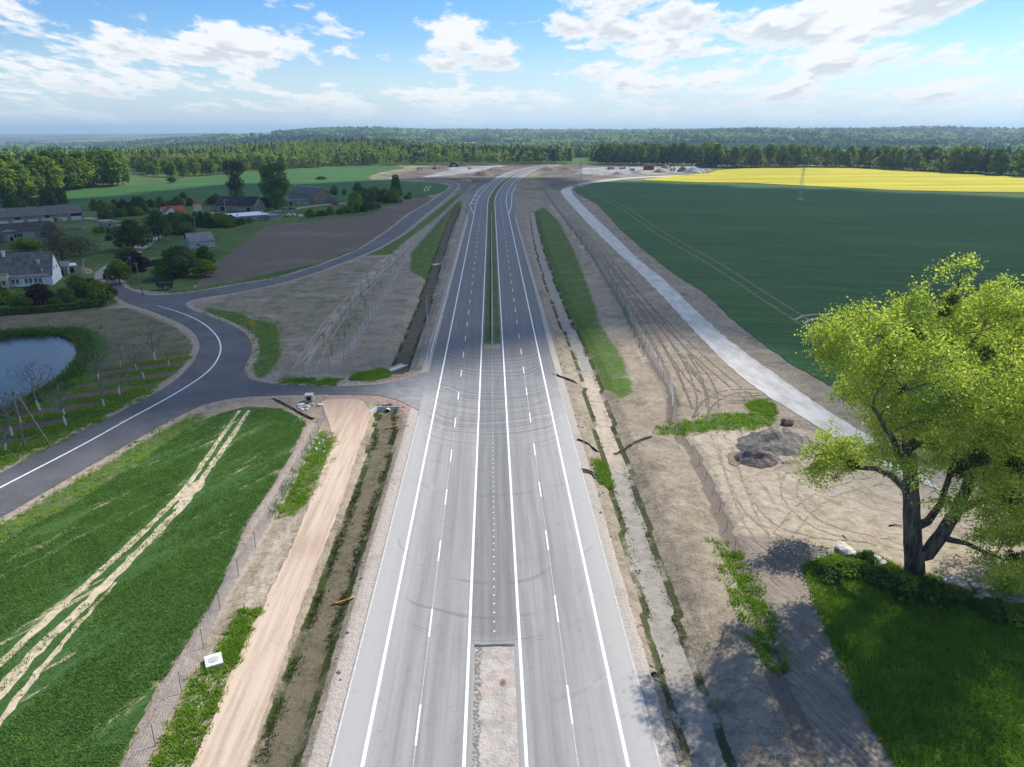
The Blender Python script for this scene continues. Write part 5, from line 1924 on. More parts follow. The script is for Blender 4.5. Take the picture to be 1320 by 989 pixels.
lush = GP([(1050, 735), (1075, 724), (1110, 716), (1160, 738), (1250, 764), (1330, 802), (1400, 840), (1400, 1000), (1165, 1000), (1110, 880), (1066, 780)])
tufts('grass', scatter(lush, 16000, 300), .34, .05, LEAF_GRASS, 'lush green grass at the lower right below the huge poplar', 301, 6, .2)
gp = []
for i, pl in enumerate(grass):
    ar = GP(pl)
    cx_ = np.mean([p[1] for p in ar])
    if cx_ < 190:
        gp.append(scatter(ragged(ar, .6, .9, 60 + i), 1700 if i in (7, 8) else 420, 310 + i, .49, .9))
        gp.append(scatter(ragged(ar, 1.0, 2.4, 80 + i), 130, 410 + i, .42, 1.4))
tufts('grass', np.concatenate(gp), .34, .055, LEAF_GRASS, 'clumps of fresh grass and weeds on the verges', 330, 7, .2)
ds = []
rg = np.random.default_rng(9)
for L, y1 in ((D_LEFT, 112), (D_RIGHT, 190)):
    for _ in range(2600):
        k = rg.integers(0, len(L))
        x, y = L[k]
        if y < 40 or y > y1:
            continue
        sg = rg.choice((-1, 1))
        x += sg * (1.15 + .22 * rg.normal())
        y += rg.random() * 2
        if vnoise(np.array([y / 3]), np.array([sg * 3.3]), 6)[0] > .40:
            ds.append((x, y, ground_z(x, y)))
tufts('grass', np.array(ds), .16, .04, leaf_mat('ditch_moss', (.022, .036, .010), (.040, .058, .016), (.075, .095, .026), .2, False), 'dark mossy growth along the ditch feet', 331, 5, .14)
rp = []
for _ in range(9000):
    k = rg.integers(0, len(POND) - 1)
    a, c = np.array(POND[k]), np.array(POND[k + 1])
    p = a + (c - a) * rg.random() + rg.normal(size=2) * 2.2
    if sdf(POND, np.array([p[0]]), np.array([p[1]]), 5)[0] < -1.2:
        rp.append((p[0], p[1], max(POND_Z, ground_z(p[0], p[1]))))
tufts('reeds', np.array(rp), 1.0, .10, LEAF_REED, 'reeds and tall grass fringing the pond', 332, 5, .3)
orchp = GP([(0, 600), (0, 545), (60, 500), (130, 480), (225, 455), (240, 462), (200, 497), (109, 546)])
op = scatter(orchp, 5200, 333)
rv_ = -.42 * op[:, 0] + .91 * op[:, 1]
op = op[(np.sin(rv_ * 1.05) > .1)]
tufts('grass', op, .3, .07, LEAF_GRASS, 'fresh grass strips between the fruit trees', 334, 6, .25)
wp = scatter([tuple(p) for p in GP([(264, 545), (316, 528), (356, 530), (386, 545), (378, 569), (344, 628), (314, 668), (265, 782), (211, 866), (151, 985), (95, 1050), (-60, 1050), (-60, 960), (0, 706), (99, 656), (198, 590)])], 46000, 340)
pt = fbm((.47 * wp[:, 0] + .88 * wp[:, 1]) * .07, (-.88 * wp[:, 0] + .47 * wp[:, 1]) * .42, 63, 5)
wp = wp[pt < .60 + .07 * rng.normal(size=len(pt))]
for tl in TRAMS:
    L_ = smooth_line(GP(tl[0]), 1.0, 2)
    wp = wp[line_d(L_, wp[:, 0], wp[:, 1], 10) > tl[1] * (-.25 + 1.0 * rng.random(len(wp)))]
wp[:, 2] = .08
tufts('wheat', wp, .20, .045, leaf_mat('wheat_blades', (.064, .150, .036), (.120, .235, .050), (.19, .31, .07), .44, False), 'young wheat plants covering the lower left field', 341, 5, .16)
# weeds and brambles at the foot of the big tree
for i, (px, py, h, w, l) in enumerate([(1070, 745, 1.0, 3.2, 'low bramble tangle at the edge of the tilled track'), (1100, 738, 1.1, 3.4, 'low green bramble left of the huge poplar'), (1128, 748, 1.3, 3.2, 'leafy weed clump beside the fallen branches'),
                                       (1165, 768, 2.0, 4.2, 'dense green shrub at the foot of the huge poplar'), (1205, 772, 1.7, 4.0, 'green shrub right of the poplar foot'), (1235, 775, 1.2, 3.2, 'weed clump among the rubble right of the poplar'),
                                       (1275, 790, 1.3, 3.6, 'weedy bush on the rubble bank at the right'), (1312, 800, 1.5, 3.6, 'weedy bush at the right picture edge'), (1118, 722, .9, 2.2, 'small pale bush in front of the grey stones')]):
    o = at(bsh[i % 3], px, py, h, l, w)

# ================================================================== buildings
M_WHITE = flat_mat('white_render', (.78, .79, .80), .85, .1, var=.10, scale=.5)
M_CREAM = flat_mat('cream_render', (.60, .56, .38), .85, .1, var=.12, scale=.6)
M_GREYW = flat_mat('grey_render', (.33, .32, .30), .9, .1, var=.25, scale=.5)
M_OLDW = flat_mat('patchy_old_plaster', (.36, .32, .27), .9, .1, var=.40, scale=.45)
M_TIN = flat_mat('pale_tin_wall', (.42, .44, .47), .6, .3, var=.15, scale=.6)
M_ROOFG = flat_mat('grey_fibre_roof', (.135, .130, .128), .85, .1, var=.30, scale=.8)
M_ROOFD = flat_mat('dark_felt_roof', (.055, .054, .056), .85, .1, var=.30, scale=.5)
M_ROOFL = flat_mat('light_grey_roof', (.20, .205, .215), .75, .2, var=.20, scale=.6)
M_ROOFW = flat_mat('white_sheet_roof', (.72, .75, .80), .5, .3, var=.06, scale=.4)
M_ROOFR = flat_mat('red_tile_roof', (.36, .095, .060), .8, .1, var=.25, scale=1.5)
M_GLASS = flat_mat('dark_window_glass', (.022, .024, .028), .15, .6)
M_FRAME = flat_mat('window_frame', (.55, .55, .55), .6)
M_DARK = flat_mat('dark_opening', (.016, .014, .013), .95, .05)
M_STEEL = flat_mat('galvanised_steel', (.50, .52, .54), .45, .5, .6, var=.10, scale=2)
M_POLE = flat_mat('grey_mast', (.42, .45, .48), .5, .4, .3, var=.08)
M_WOOD = flat_mat('weathered_wood', (.21, .18, .145), .9, .1, var=.3, scale=3)
M_CONC = flat_mat('concrete', (.46, .455, .44), .9, .1, var=.16, scale=1.6)
M_PALEC = flat_mat('pale_concrete', (.62, .62, .61), .85, .1, var=.12, scale=1.6)
M_RUBBER = flat_mat('black_rubber', (.022, .022, .023), .85, .2)
M_GREENP = flat_mat('green_plastic_guard', (.07, .42, .20), .6, .2)
M_ORANGE = flat_mat('orange_pipe', (.72, .33, .035), .5, .3, var=.12, scale=3)
M_RED = flat_mat('red_paint', (.45, .055, .04), .5, .3)
M_BLUE = flat_mat('blue_paint', (.06, .15, .42), .5, .3)
M_YEL = flat_mat('yellow_sign', (.80, .50, .02), .5, .3, var=.05)
M_BLACK = flat_mat('black_paint', (.015, .015, .016), .5, .3)
M_DGREEN = flat_mat('dark_green_paint', (.030, .060, .045), .7, .2)
M_SILVER = flat_mat('dull_silver_paint', (.45, .46, .48), .4, .4, .4)
M_ROCK = flat_mat('pale_stone', (.52, .50, .47), .9, .1, var=.25, scale=2.5)
M_RROOF = M_ROOFG


def brick_mat():
    m, n, b = new_mat('worn_red_brick')
    tc = n.new('ShaderNodeTexCoord').outputs['Object']
    x, y, z = n.xyz(tc)
    br = n.new('ShaderNodeTexBrick')
    n.put(br.inputs['Vector'], n.vec(n.add(x, y), z, 0))
    br.inputs['Scale'].default_value = 2.0
    n.put(br.inputs['Color1'], (.30, .145, .085))
    n.put(br.inputs['Color2'], (.40, .22, .14))
    n.put(br.inputs['Mortar'], (.36, .32, .28))
    w = n.noise(tc, .5, 4, .6)
    n.put(b.inputs['Base Color'], n.mix(n.ss(w, .45, .6, 0, .75), br.outputs['Color'], (.38, .33, .28)))
    return m


M_BRICK = brick_mat()


def front(FL, FR):
    a, c = np.array(G(*FL)), np.array(G(*FR))
    v = c - a
    L = float(np.linalg.norm(v))
    return (a + c) / 2, L, math.atan2(v[1], v[0])


def opening(root, face, u, z, w, h, L, W, frame=M_FRAME, pane=M_GLASS, name='window', bars=1):
    """window or door on a wall face: F front, R right end, L left end"""
    fr, pn = MB(), MB()
    t = .09
    if face == 'F':
        o, ax, nr = (u, 0), (1, 0), (0, -1)
    elif face == 'R':
        o, ax, nr = (L / 2, u), (0, 1), (1, 0)
    else:
        o, ax, nr = (-L / 2, u), (0, 1), (-1, 0)

    def bx(mb, cu, cz, su, sz, dep, proud):
        c_ = (o[0] + ax[0] * cu + nr[0] * proud, o[1] + ax[1] * cu + nr[1] * proud, cz)
        s_ = (su if ax[0] else dep, su if ax[1] else dep, sz)
        mb.box(c_, s_)
    if frame is not None:
        bx(fr, -w / 2, z + h / 2, t, h + t, .10, .03)
        bx(fr, w / 2, z + h / 2, t, h + t, .10, .03)
        bx(fr, 0, z + h, w - t, t, .10, .03)
        bx(fr, 0, z, w - t, t, .14, .05)
        for k in range(bars):
            bx(fr, w * (k + 1) / (bars + 1) - w / 2, z + h / 2, .06, h - t, .08, .025)
    bx(pn, 0, z + h / 2, w - .02, h - .02, .05, .012)
    p = pn.build(name, pane, root)
    if frame is not None:
        fr.build('frame', frame, p)
    return p


def gable_house(name, label, cat, FL, FR, W, wh, rh, wall, roof, wins=(), over=.4, chimneys=(), group=None, ridge=.5, front_low=None, end_mat=None):
    c, L, rz = front(FL, FR)
    root = thing(name, label, cat, (c[0], c[1], 0), rz, group)
    r = W * ridge
    w = MB()
    w.extrude([(-L / 2, 0, -.3), (-L / 2, 0, wh), (-L / 2, r, wh + rh - .12), (-L / 2, W, wh), (-L / 2, W, -.3)], (L, 0, 0))
    w.build('wall', wall, root)
    if end_mat is not None:
        e_ = MB()
        e_.extrude([(L / 2 + .02, .02, -.3), (L / 2 + .02, .02, wh), (L / 2 + .02, r, wh + rh - .15), (L / 2 + .02, W - .02, wh), (L / 2 + .02, W - .02, -.3)], (.05, 0, 0))
        e_.build('gable', end_mat, root)
    rf = MB()
    k = rh / r
    k2 = rh / (W - r)
    t = .16
    rf.extrude([(-L / 2 - over, -over, wh - k * over + .02), (-L / 2 - over, r, wh + rh + .02), (-L / 2 - over, r, wh + rh + t), (-L / 2 - over, -over, wh - k * over + t)], (L + 2 * over, 0, 0))
    rf.extrude([(-L / 2 - over, r + .003, wh + rh + .02), (-L / 2 - over, W + over, wh - k2 * over + .02), (-L / 2 - over, W + over, wh - k2 * over + t), (-L / 2 - over, r + .003, wh + rh + t)], (L + 2 * over, 0, 0))
    ro = rf.build('roof', roof, root)
    for (u, y, s, h, m_) in chimneys:
        z0 = wh + (k * y if y < r else k2 * (W - y))
        MB().box((u, y, z0 + h / 2 - .3), (s, s, h + .6)).box((u, y, z0 + h + .06), (s + .14, s + .14, .12)).build('chimney', m_, ro)
    for wn in wins:
        opening(root, *wn[:5], L, W, *wn[5:])
    return root, L, W, rz


def flat_house(name, label, cat, FL, FR, W, wh, wall, roof, wins=(), slope=.35, over=.3, group=None):
    c, L, rz = front(FL, FR)
    root = thing(name, label, cat, (c[0], c[1], 0), rz, group)
    MB().extrude([(-L / 2, 0, -.3), (-L / 2, 0, wh), (-L / 2, W, wh + slope), (-L / 2, W, -.3)], (L, 0, 0)).build('wall', wall, root)
    MB().extrude([(-L / 2 - over, -over, wh + .01), (-L / 2 - over, W + over, wh + slope + .03), (-L / 2 - over, W + over, wh + slope + .2), (-L / 2 - over, -over, wh + .18)], (L + 2 * over, 0, 0)).build('roof', roof, root)
    for wn in wins:
        opening(root, *wn[:5], L, W, *wn[5:])
    return root, L, W, rz


# long barn at the back
_, Lb, _ = front((-60, 296), (108, 284))
wn = []
for k in range(7):
    u = Lb / 2 - 3.2 - k * 6.2
    wn.append(('F', u, .3, 4.4, 1.9, M_CONC, M_PALEC, 'panel', 0))
    if k in (2, 4):
        wn.append(('F', u, 2.35, 2.0, 1.3, None, M_DARK, 'opening', 0))
for k in range(3):
    wn.append(('F', Lb / 2 - 12.2 + k * 1.1, .35, .7, 1.5, None, M_DARK, 'door', 0))
wn.append(('F', Lb / 2 - 2.9, 2.5, 5.0, 1.1, None, M_DARK, 'opening', 0))
gable_house('barn', 'long grey roofed barn with patchy brick and white panel wall at the far left', 'barn', (-60, 296), (108, 284), 13, 3.9, 3.4, M_BRICK, M_ROOFG, wn, .6, [(Lb / 2 - 22, 6, .5, .7, M_CONC), (Lb / 2 - 43, 5, .8, .5, M_TIN)])
_, Lb, _ = front((-60, 319), (74, 306.5))
wn = [('F', Lb / 2 - 4.5 - k * .9, 1.6, .6, 1.3, None, M_DARK, 'window', 0) for k in range(2)] + [('F', Lb / 2 - 13 - k * .95, 1.5, .65, 1.4, None, M_DARK, 'window', 0) for k in range(3)]
wn += [('F', Lb / 2 - 16.5, .1, 1.1, 1.9, None, M_DARK, 'door', 0)] + [('F', Lb / 2 - 19.5 - k * .95, 1.5, .65, 1.4, None, M_DARK, 'window', 0) for k in range(2)] + [('F', Lb / 2 - 18, -.2, .7, .7, None, M_DARK, 'opening', 0)]
b2, L2, W2, _ = gable_house('barn', 'grey walled barn with dark felt roof and small front gable', 'barn', (-60, 319), (74, 306.5), 13, 3.9, 2.6, M_GREYW, M_ROOFD, wn, .5)
MB().extrude([(L2 / 2 - 22, -.12, 3.2), (L2 / 2 - 17, -.12, 5.1), (L2 / 2 - 11, -.12, 3.2)], (0, .5, 0)).build('gable', M_GREYW, b2)
# white farmhouse
_, Lw, _ = front((-42, 374), (69, 367.5))
wn = []
for px in (20.5, 37.5, 50):
    u = -Lw / 2 + (px + 42) / 111 * Lw
    wn += [('F', u - .55, .95, .8, 1.3, M_WHITE, M_GLASS, 'window', 1), ('F', u + .55, .95, .8, 1.3, M_WHITE, M_GLASS, 'window', 1)]
wn += [('R', 4.5, 3.9, .8, 1.1, M_FRAME, M_GLASS, 'window', 1), ('R', 7.5, 3.9, .8, 1.1, M_FRAME, M_GLASS, 'window', 1)]
fh, L1, W1, _ = gable_house('farmhouse', 'white farmhouse with large weathered grey roof at the left edge', 'house', (-42, 374), (69, 367.5), 12, 3.0, 5.9, M_WHITE, M_ROOFG, wn, .3,
                            [(L1_ - 1, 5.3, .7, 1.3, M_WHITE) for L1_ in (-.5,)] + [(7.2, 3.0, .8, 1.0, M_CONC), (8.2, 1.0, .3, .5, M_FRAME)])
MB().extrude([(-L1 / 2 + 10.2, -1.0, 2.7), (-L1 / 2 + 10.2, 1.6, 3.75), (-L1 / 2 + 10.2, 1.6, 3.95), (-L1 / 2 + 10.2, -1.0, 2.9)], (L1 - 10.6, 0, 0)).build('porch_roof', M_ROOFL, fh)
ax_ = -L1 / 2 + 6.8
MB().box((ax_, -.7, 1.7), (7.6, 2.0, 4.2)).build('annex_wall', M_CREAM, fh)
MB().box((ax_, -.7, 3.9), (7.9, 2.3, .18)).build('annex_roof', M_ROOFL, fh)
for u in (1.6, 2.7):
    pw = MB().box((ax_ + u, -1.715, 1.6), (.75, .05, 1.3)).build('window', M_GLASS, fh)
    MB().box((ax_ + u, -1.75, 1.6), (.06, .05, 1.3)).box((ax_ + u, -1.75, .93), (.9, .1, .07)).build('frame', M_WHITE, pw)
flat_house('shed', 'small lean-to shed with rusty and pale tin roof beside the white farmhouse', 'shed', (72.5, 356), (88.5, 355), 5, 2.6, M_OLDW, M_ROOFL, [('F', -.6, .1, 2.2, 1.7, None, M_DARK, 'door', 0), ('F', 1.2, 1.2, .9, .7, M_FRAME, M_GLASS)], .9)
flat_house('shed', 'low pale blue open shed between the lean-to and the firewood', 'shed', (88.7, 352.5), (99.5, 351.5), 3.6, 2.2, M_TIN, M_ROOFW, [('F', -.4, .1, 1.7, 1.7, None, M_DARK, 'opening', 0)], .2)
# small grey shed by the plough
gable_house('shed', 'grey roofed pale shed with white gable beside the ploughed field', 'shed', (245, 321), (277, 318.5), 8.5, 2.6, 2.7, M_TIN, M_ROOFL, [('F', -1.4, .9, 1.0, .9), ('R', 4.2, .1, 1.6, 2.0, M_FRAME, M_DGREEN, 'door', 0), ('R', 4.2, 3.2, .7, .6)], .35, end_mat=M_WHITE)
# red roofed house
rh, Lr, Wr, _ = gable_house('house', 'small white house with bright red roof behind the bush belt', 'house', (213, 280.5), (240, 278.5), 7.5, 2.6, 2.5, M_WHITE, M_ROOFR, [('F', 2.6, .9, 1.0, 1.2), ('F', 4.2, .9, 1.0, 1.2)], .4, [(2.0, 4.0, .7, 1.0, M_DARK)])
MB().extrude([(-5.0, -1.2, -.3), (-5.0, -1.2, 2.9), (-2.2, -1.2, 5.0), (.6, -1.2, 2.9), (.6, -1.2, -.3)], (0, 4.6, 0)).build('wing_wall', M_WHITE, rh)
wr = MB()
wr.extrude([(-5.35, -1.6, 2.68), (-2.2, -1.6, 5.06), (-2.2, -1.6, 5.22), (-5.35, -1.6, 2.84)], (0, 5.2, 0))
wr.extrude([(-2.197, -1.6, 5.06), (.95, -1.6, 2.68), (.95, -1.6, 2.84), (-2.197, -1.6, 5.22)], (0, 5.2, 0))
wr.build('wing_roof', M_ROOFR, rh)
pw = MB().box((-2.2, -1.23, 1.9), (.9, .05, 1.1)).build('window', M_GLASS, rh)
# cream tower
c, L, rz = front((252.3, 277.8), (261.8, 277.2))
tw = thing('tower', 'square cream yellow tower house with pointed red roof', 'tower', (c[0], c[1], 0), rz)
MB().box((0, 1.9, 2.7), (3.9, 3.9, 6.0), 0, .88).build('wall', M_CREAM, tw)
MB().poly([(-1.95, -.05, 5.7), (1.95, -.05, 5.7), (0, 1.9, 8.3)]).poly([(1.95, -.05, 5.7), (1.95, 3.85, 5.7), (0, 1.9, 8.3)]).poly([(1.95, 3.85, 5.7), (-1.95, 3.85, 5.7), (0, 1.9, 8.3)]).poly([(-1.95, 3.85, 5.7), (-1.95, -.05, 5.7), (0, 1.9, 8.3)]).poly([(-1.95, 3.85, 5.7), (1.95, 3.85, 5.7), (1.95, -.05, 5.7), (-1.95, -.05, 5.7)]).build('roof', M_ROOFR, tw)
for u, z in ((-.8, 2.4), (-1.0, 4.5), (.1, 4.5), (1.0, 4.5)):
    MB().box((u, .06 + z * .035, z), (.55, .08, 1.0 if z < 3 else .6)).build('window', M_GLASS, tw)
# slate barn, white roofed shed, brick gabled barn
gable_house('barn', 'dark slate roofed barn with brick gable behind the white roofed shed', 'barn', (277, 271.8), (327, 273), 13, 3.2, 4.2, M_OLDW, M_ROOFD, [('F', -7, .2, 2.6, 2.2, None, M_DARK, 'door', 0), ('F', 9, .2, 2.2, 2.0, None, M_DARK, 'door', 0), ('L', 4, 4.2, 1.0, 1.0, None, M_DARK, 'window', 0)], .4)
ws, Ls, Ws, _ = flat_house('shed', 'low shed with bright white flat roof beside the ploughed field', 'shed', (303, 286.5), (348, 283.0), 13, 2.5, M_GREYW, M_ROOFW, [('F', 4, .8, 1.4, .8, M_CONC, M_GLASS), ('F', -5, .8, 1.4, .8, M_CONC, M_GLASS)], .3)
MB().box((Ls / 2 - .8, 6.5, 3.4), (.8, .8, 2.4)).box((Ls / 2 - .8, 6.5, 4.65), (1, 1, .14)).build('chimney', M_BRICK, ws)
MB().box((-Ls / 2 + 2.6, 3.0, 3.05), (.6, .6, .9)).build('vent', M_BRICK, ws)
flat_house('shed', 'grey tin lean-to at the right end of the white roofed shed', 'shed', (349, 284.2), (362, 282.6), 9, 2.0, M_GREYW, M_ROOFL, [], .5)
bb, Lq, Wq, _ = gable_house('barn', 'long barn with worn red brick gable and blue windows', 'barn', (373, 258.3), (405, 262), 12.5, 5.0, 3.4, M_GREYW, M_ROOFG,
                            [('R', 3.2, 4.2, 1.4, 2.0, M_BRICK, M_BLUE, 'window', 0), ('R', 9.4, 4.2, 1.2, 2.0, M_BRICK, M_BLUE, 'window', 0), ('R', 6.2, .1, 2.4, 2.8, M_PALEC, M_DARK, 'door', 1),
                             ('R', 10.3, .1, 2.0, 2.8, None, M_DARK, 'door', 0), ('R', 2.4, .1, 3.0, 2.6, None, M_DARK, 'door', 0)], .5, end_mat=M_BRICK)
rv = [ch for ch in bb.children if ch.name.startswith('roof')][0]
for k in range(7):
    MB().box((Lq / 2 - 4 - k * 4.6, 6.25, 8.75), (1.3, 1.0, .45)).build('vent', M_TIN, rv)
flat_house('shed', 'low brick and block shed left of the brick gabled barn', 'shed', (371, 265.5), (399, 263.8), 6, 2.7, M_OLDW, M_ROOFG, [('F', 0, .8, 1.6, 1.2, M_FRAME, M_SILVER), ('F', -5, .2, 1.6, 2.0, None, M_DARK, 'door', 0)], .3)
flat_house('shed', 'tiny shed at the right corner of the brick gabled barn', 'shed', (429.5, 261.5), (436, 261), 4, 2.6, M_OLDW, M_ROOFG, [], .2)
# roofless walls on the lane
c, L, rz = front((129, 292.5), (151, 295))
rw = thing('ruin', 'low grey concrete block ruin with blue door beside the lane', 'ruin', (c[0], c[1], 0), rz)
MB().box((0, 0, 1.1), (L, .35, 2.6)).box((-L / 2 + .18, 2.6, 1.1), (.35, 4.8, 2.6)).box((L / 2 - .18, 2.6, .8), (.35, 4.8, 2.0)).box((0, 5.2, 1.0), (L, .35, 2.4)).build('wall', M_GREYW, rw)
MB().box((-L / 2 + 1.6, -.2, .95), (1.4, .06, 1.9)).build('door', M_BLUE, rw)
MB().box((1.5, -.2, 1.3), (1.2, .06, .9)).build('opening', M_DARK, rw)
c, L, rz = front((86, 297), (110, 296))
rw = thing('ruin', 'heap of broken walls in front of the long barn', 'ruin', (c[0], c[1], 0), rz)
rr_ = random.Random(4)
mb = MB()
for k in range(14):
    mb.box((-L / 2 + L * k / 13, rr_.uniform(-.3, .8), .4), (L / 11, .5 + rr_.random(), .8 + rr_.random() * 1.6), rr_.uniform(-.2, .2), .8)
mb.build('wall', M_GREYW, rw)


# ================================================================== road furniture
def lamp_proto():
    root = thing('street_lamp', 'street lamp', 'street lamp')
    MB().tube([(0, 0, -.1), (0, 0, 1.2), (0, 0, 9.2)], [.11, .10, .06], 8).build('pole', M_POLE, root, smooth=True)
    pts = [(0, 0, 9.2), (.05, 0, 9.7), (.25, 0, 10.05), (.6, 0, 10.2), (1.5, 0, 10.25)]
    arm = MB().tube(pts, [.06, .055, .05, .045, .04], 8).build('arm', M_POLE, root, smooth=True)
    MB().box((1.75, 0, 10.25), (.75, .28, .12), 0, .8).build('lamp_head', M_PALEC, arm)
    MB().box((0, 0, .05), (.5, .5, .22)).build('base', M_CONC, root)
    return root


lp = lamp_proto()
SL = [148.5, 196.8, 243, 290, 338, 386, 434, 482]
SR = [197, 245, 293, 341, 389]
words = ['first', 'second', 'third', 'fourth', 'fifth', 'sixth', 'seventh', 'eighth']
for i, s in enumerate(SL):
    o = lp if i == 0 else dup(lp)
    x, y, _ = road(s, -13.5)
    o.location = (x, y, ground_z(x, y))
    o['label'] = '%s nearest grey street lamp on the left verge of the dual carriageway' % words[i] if i else 'nearest grey street lamp on the left verge above the guardrail end'
    o['group'] = 'street lamps along the left verge'
for i, s in enumerate(SR):
    o = dup(lp)
    x, y, _ = road(s, 13.6)
    o.location = (x, y, ground_z(x, y))
    o.rotation_euler = (0, 0, math.pi)
    o['label'] = '%s nearest grey street lamp on the right verge of the dual carriageway' % words[i] if i else 'nearest grey street lamp on the right verge beside the ditch'
    o['group'] = 'street lamps along the right verge'


def guardrail(label, s0, s1, t, side, z0=.0, double=False):
    x0, y0, _ = road((s0 + s1) / 2, t)
    root = thing('guardrail', label, 'guardrail', (x0, y0, 0))
    prof = [(0, .48), (.07, .52), (.02, .60), (.02, .66), (.07, .74), (0, .78)]
    sv = np.arange(s0, s1, 4.0)
    mb = MB()
    for sd_ in ((side, -side) if double else (side,)):
        rows = []
        for s in sv:
            dip = min(1.0, (s - s0) / 10 + .08) * min(1.0, (s1 - s) / 10 + .08)
            rows.append([(lambda q: (q[0] - x0, q[1] - y0, q[2]))(road(s, t + sd_ * (p[0] + .08), z0 + p[1] * dip)) for p in prof])
        for a, c in zip(rows[:-1], rows[1:]):
            for k in range(len(prof) - 1):
                mb.poly([a[k], c[k], c[k + 1], a[k + 1]])
    mb.build('rail', M_STEEL, root)
    pm_ = MB().box((0, 0, .3), (.10, .12, .8))
    first = None
    for s in sv[2:-2][:100]:
        x, y, _ = road(s, t)
        if first is None:
            first = pm_.build('post', M_STEEL, root)
            o = first
        else:
            o = first.copy()
            COL.objects.link(o)
            o.parent = root
        o.location = (x - x0, y - y0, z0)
    return root


guardrail('long steel guardrail along the left edge of the dual carriageway', 134, 430, -12.35, 1)
guardrail('long steel guardrail along the right edge of the dual carriageway', 166, 430, 12.35, -1)
guardrail('double sided steel barrier in the middle of the grass median', 144.5, 404, 0, 1, .1, True)


def fence(name, label, pts, spacing, h, wires=8, post_r=.032, mat=None, mesh=True):
    L = np.array(pts)
    sl = np.r_[0, np.cumsum(np.linalg.norm(np.diff(L, axis=0), axis=1))]
    n_ = max(2, int(sl[-1] / spacing) + 1)
    sv = np.linspace(0, sl[-1], n_)
    P_ = [(float(np.interp(s, sl, L[:, 0])), float(np.interp(s, sl, L[:, 1]))) for s in sv]
    x0, y0 = P_[n_ // 2]
    root = thing(name, label, 'fence', (x0, y0, 0))
    zs = [ground_z(*p) for p in P_]
    wm_ = MB()
    for k in range(wires):
        z = .08 + (h - .12) * k / (wires - 1)
        wm_.tube([(p[0] - x0, p[1] - y0, g_ + z) for p, g_ in zip(P_, zs)], .012 if wires > 3 else .006, 3, False)
    for (a, c, ga, gc) in zip(P_[:-1], P_[1:], zs[:-1], zs[1:]):
        d_ = math.dist(a, c)
        m_ = min(24, max(4, int(d_ / .35)))
        for k in (range(1, m_) if wires > 3 else ()):
            u = k / m_
            x, y, g_ = a[0] + (c[0] - a[0]) * u - x0, a[1] + (c[1] - a[1]) * u - y0, ga + (gc - ga) * u
            wm_.tube([(x, y, g_ + .06), (x, y, g_ + h)], .008, 3, False)
    wm_.build('wire_mesh', mat or M_STEEL, root)
    first = None
    for p, g_ in list(zip(P_, zs))[:100]:
        if first is None:
            first = MB().tube([(0, 0, -.2), (0, 0, h + .12)], post_r, 6).build('post', M_WOOD if mat is None else mat, root)
            o = first
        else:
            o = first.copy()
            COL.objects.link(o)
            o.parent = root
        o.location = (p[0] - x0, p[1] - y0, g_)
    return root


fence('fence', 'thin wire mesh fence on the sandy bank between wheat and haul track', smooth_line(GP([(418, 541), (412, 556), (395, 590), (365, 646), (335, 700), (300, 758), (281.8, 790.6), (261.9, 838.9), (242, 878.4), (218, 928), (191, 980.7), (160, 1045)]), 2), 5.0, 1.9, 7)
fence('fence', 'wire mesh fence along the left embankment above the grass bank', smooth_line(GP([(392, 483), (418, 478), (443, 472), (464, 434), (499, 382), (529, 324), (544, 310), (565, 287), (590.6, 259), (613, 240)]), 2), 5.0, 2.2, 9)
fence('fence', 'wire mesh fence along the top of the right cutting', smooth_line(GP([(866, 540), (868, 505), (845, 473), (800, 388), (750, 308), (712, 262), (703, 245)]), 2), 5.0, 2.2, 9)
fence('fence', 'low wire fence along the trench line beside the tilled track', smooth_line(GP([(880, 566), (892, 580), (914, 622), (940, 688), (966, 753), (1001, 874), (1020, 913), (1055, 1000)]), 2), 4.0, 1.1, 2, .03, M_WOOD)

# young trees with green guards
sap = thing('sapling', 'sapling', 'sapling')
MB().tube([(0, 0, -.1), (.02, 0, 1.4), (-.02, .02, 2.9)], [.03, .022, .010], 5).build('stem', BARK, sap)
MB().tube([(0, 0, 0), (0, 0, .95)], .09, 8).build('trunk_guard', M_GREENP, sap)
MB().tube([(.22, 0, -.2), (.22, 0, 1.6)], .03, 5).tube([(-.22, 0, -.2), (-.22, 0, 1.6)], .03, 5).build('stake', M_WOOD, sap)
d_ = rng.normal(size=(80, 3)) * np.array([.28, .28, .5]) + np.array([0, 0, 2.3])
V, F, v = leaves(d_, .09, rng)
link('foliage', mesh_np('foliage', V, F, {'v': ('FACE', v)}), LEAF, sap)
pos_l = [(491, 371), (459, 414.6), (444.6, 435), (437, 443), (470.5, 398), (428, 458), (482, 384), (503, 355), (512, 343), (520, 333), (450, 425), (476, 372), (466, 384), (452, 400), (440, 416), (430, 430), (418, 446)]
pos_r = [(829, 460), (824, 448.7), (817.5, 435), (813, 426), (809, 417), (804.6, 401), (800.6, 393), (794, 379), (788, 368), (805, 408), (784, 356), (776, 347), (769, 338), (762, 330), (756, 322), (749, 314), (743, 307), (736, 299), (730, 292), (796, 386), (790, 373), (780, 352), (765, 334)]
first = True
for side_n, L in (('left', pos_l), ('right', pos_r)):
    for (px, py) in L:
        x, y = G(px, py)
        o = sap if first else dup(sap)
        first = False
        o.location = (x, y, ground_z(x, y))
        k = random.uniform(.75, 1.1)
        o.scale = (k, k, k)
        o.rotation_euler = (0, 0, random.random() * 6)
        o['label'] = 'young planted tree with green guard in the row along the %s fence' % side_n
        o['group'] = 'young trees along the %s fence' % side_n
o['label'] = 'young planted tree with green guard in the row along the right fence'

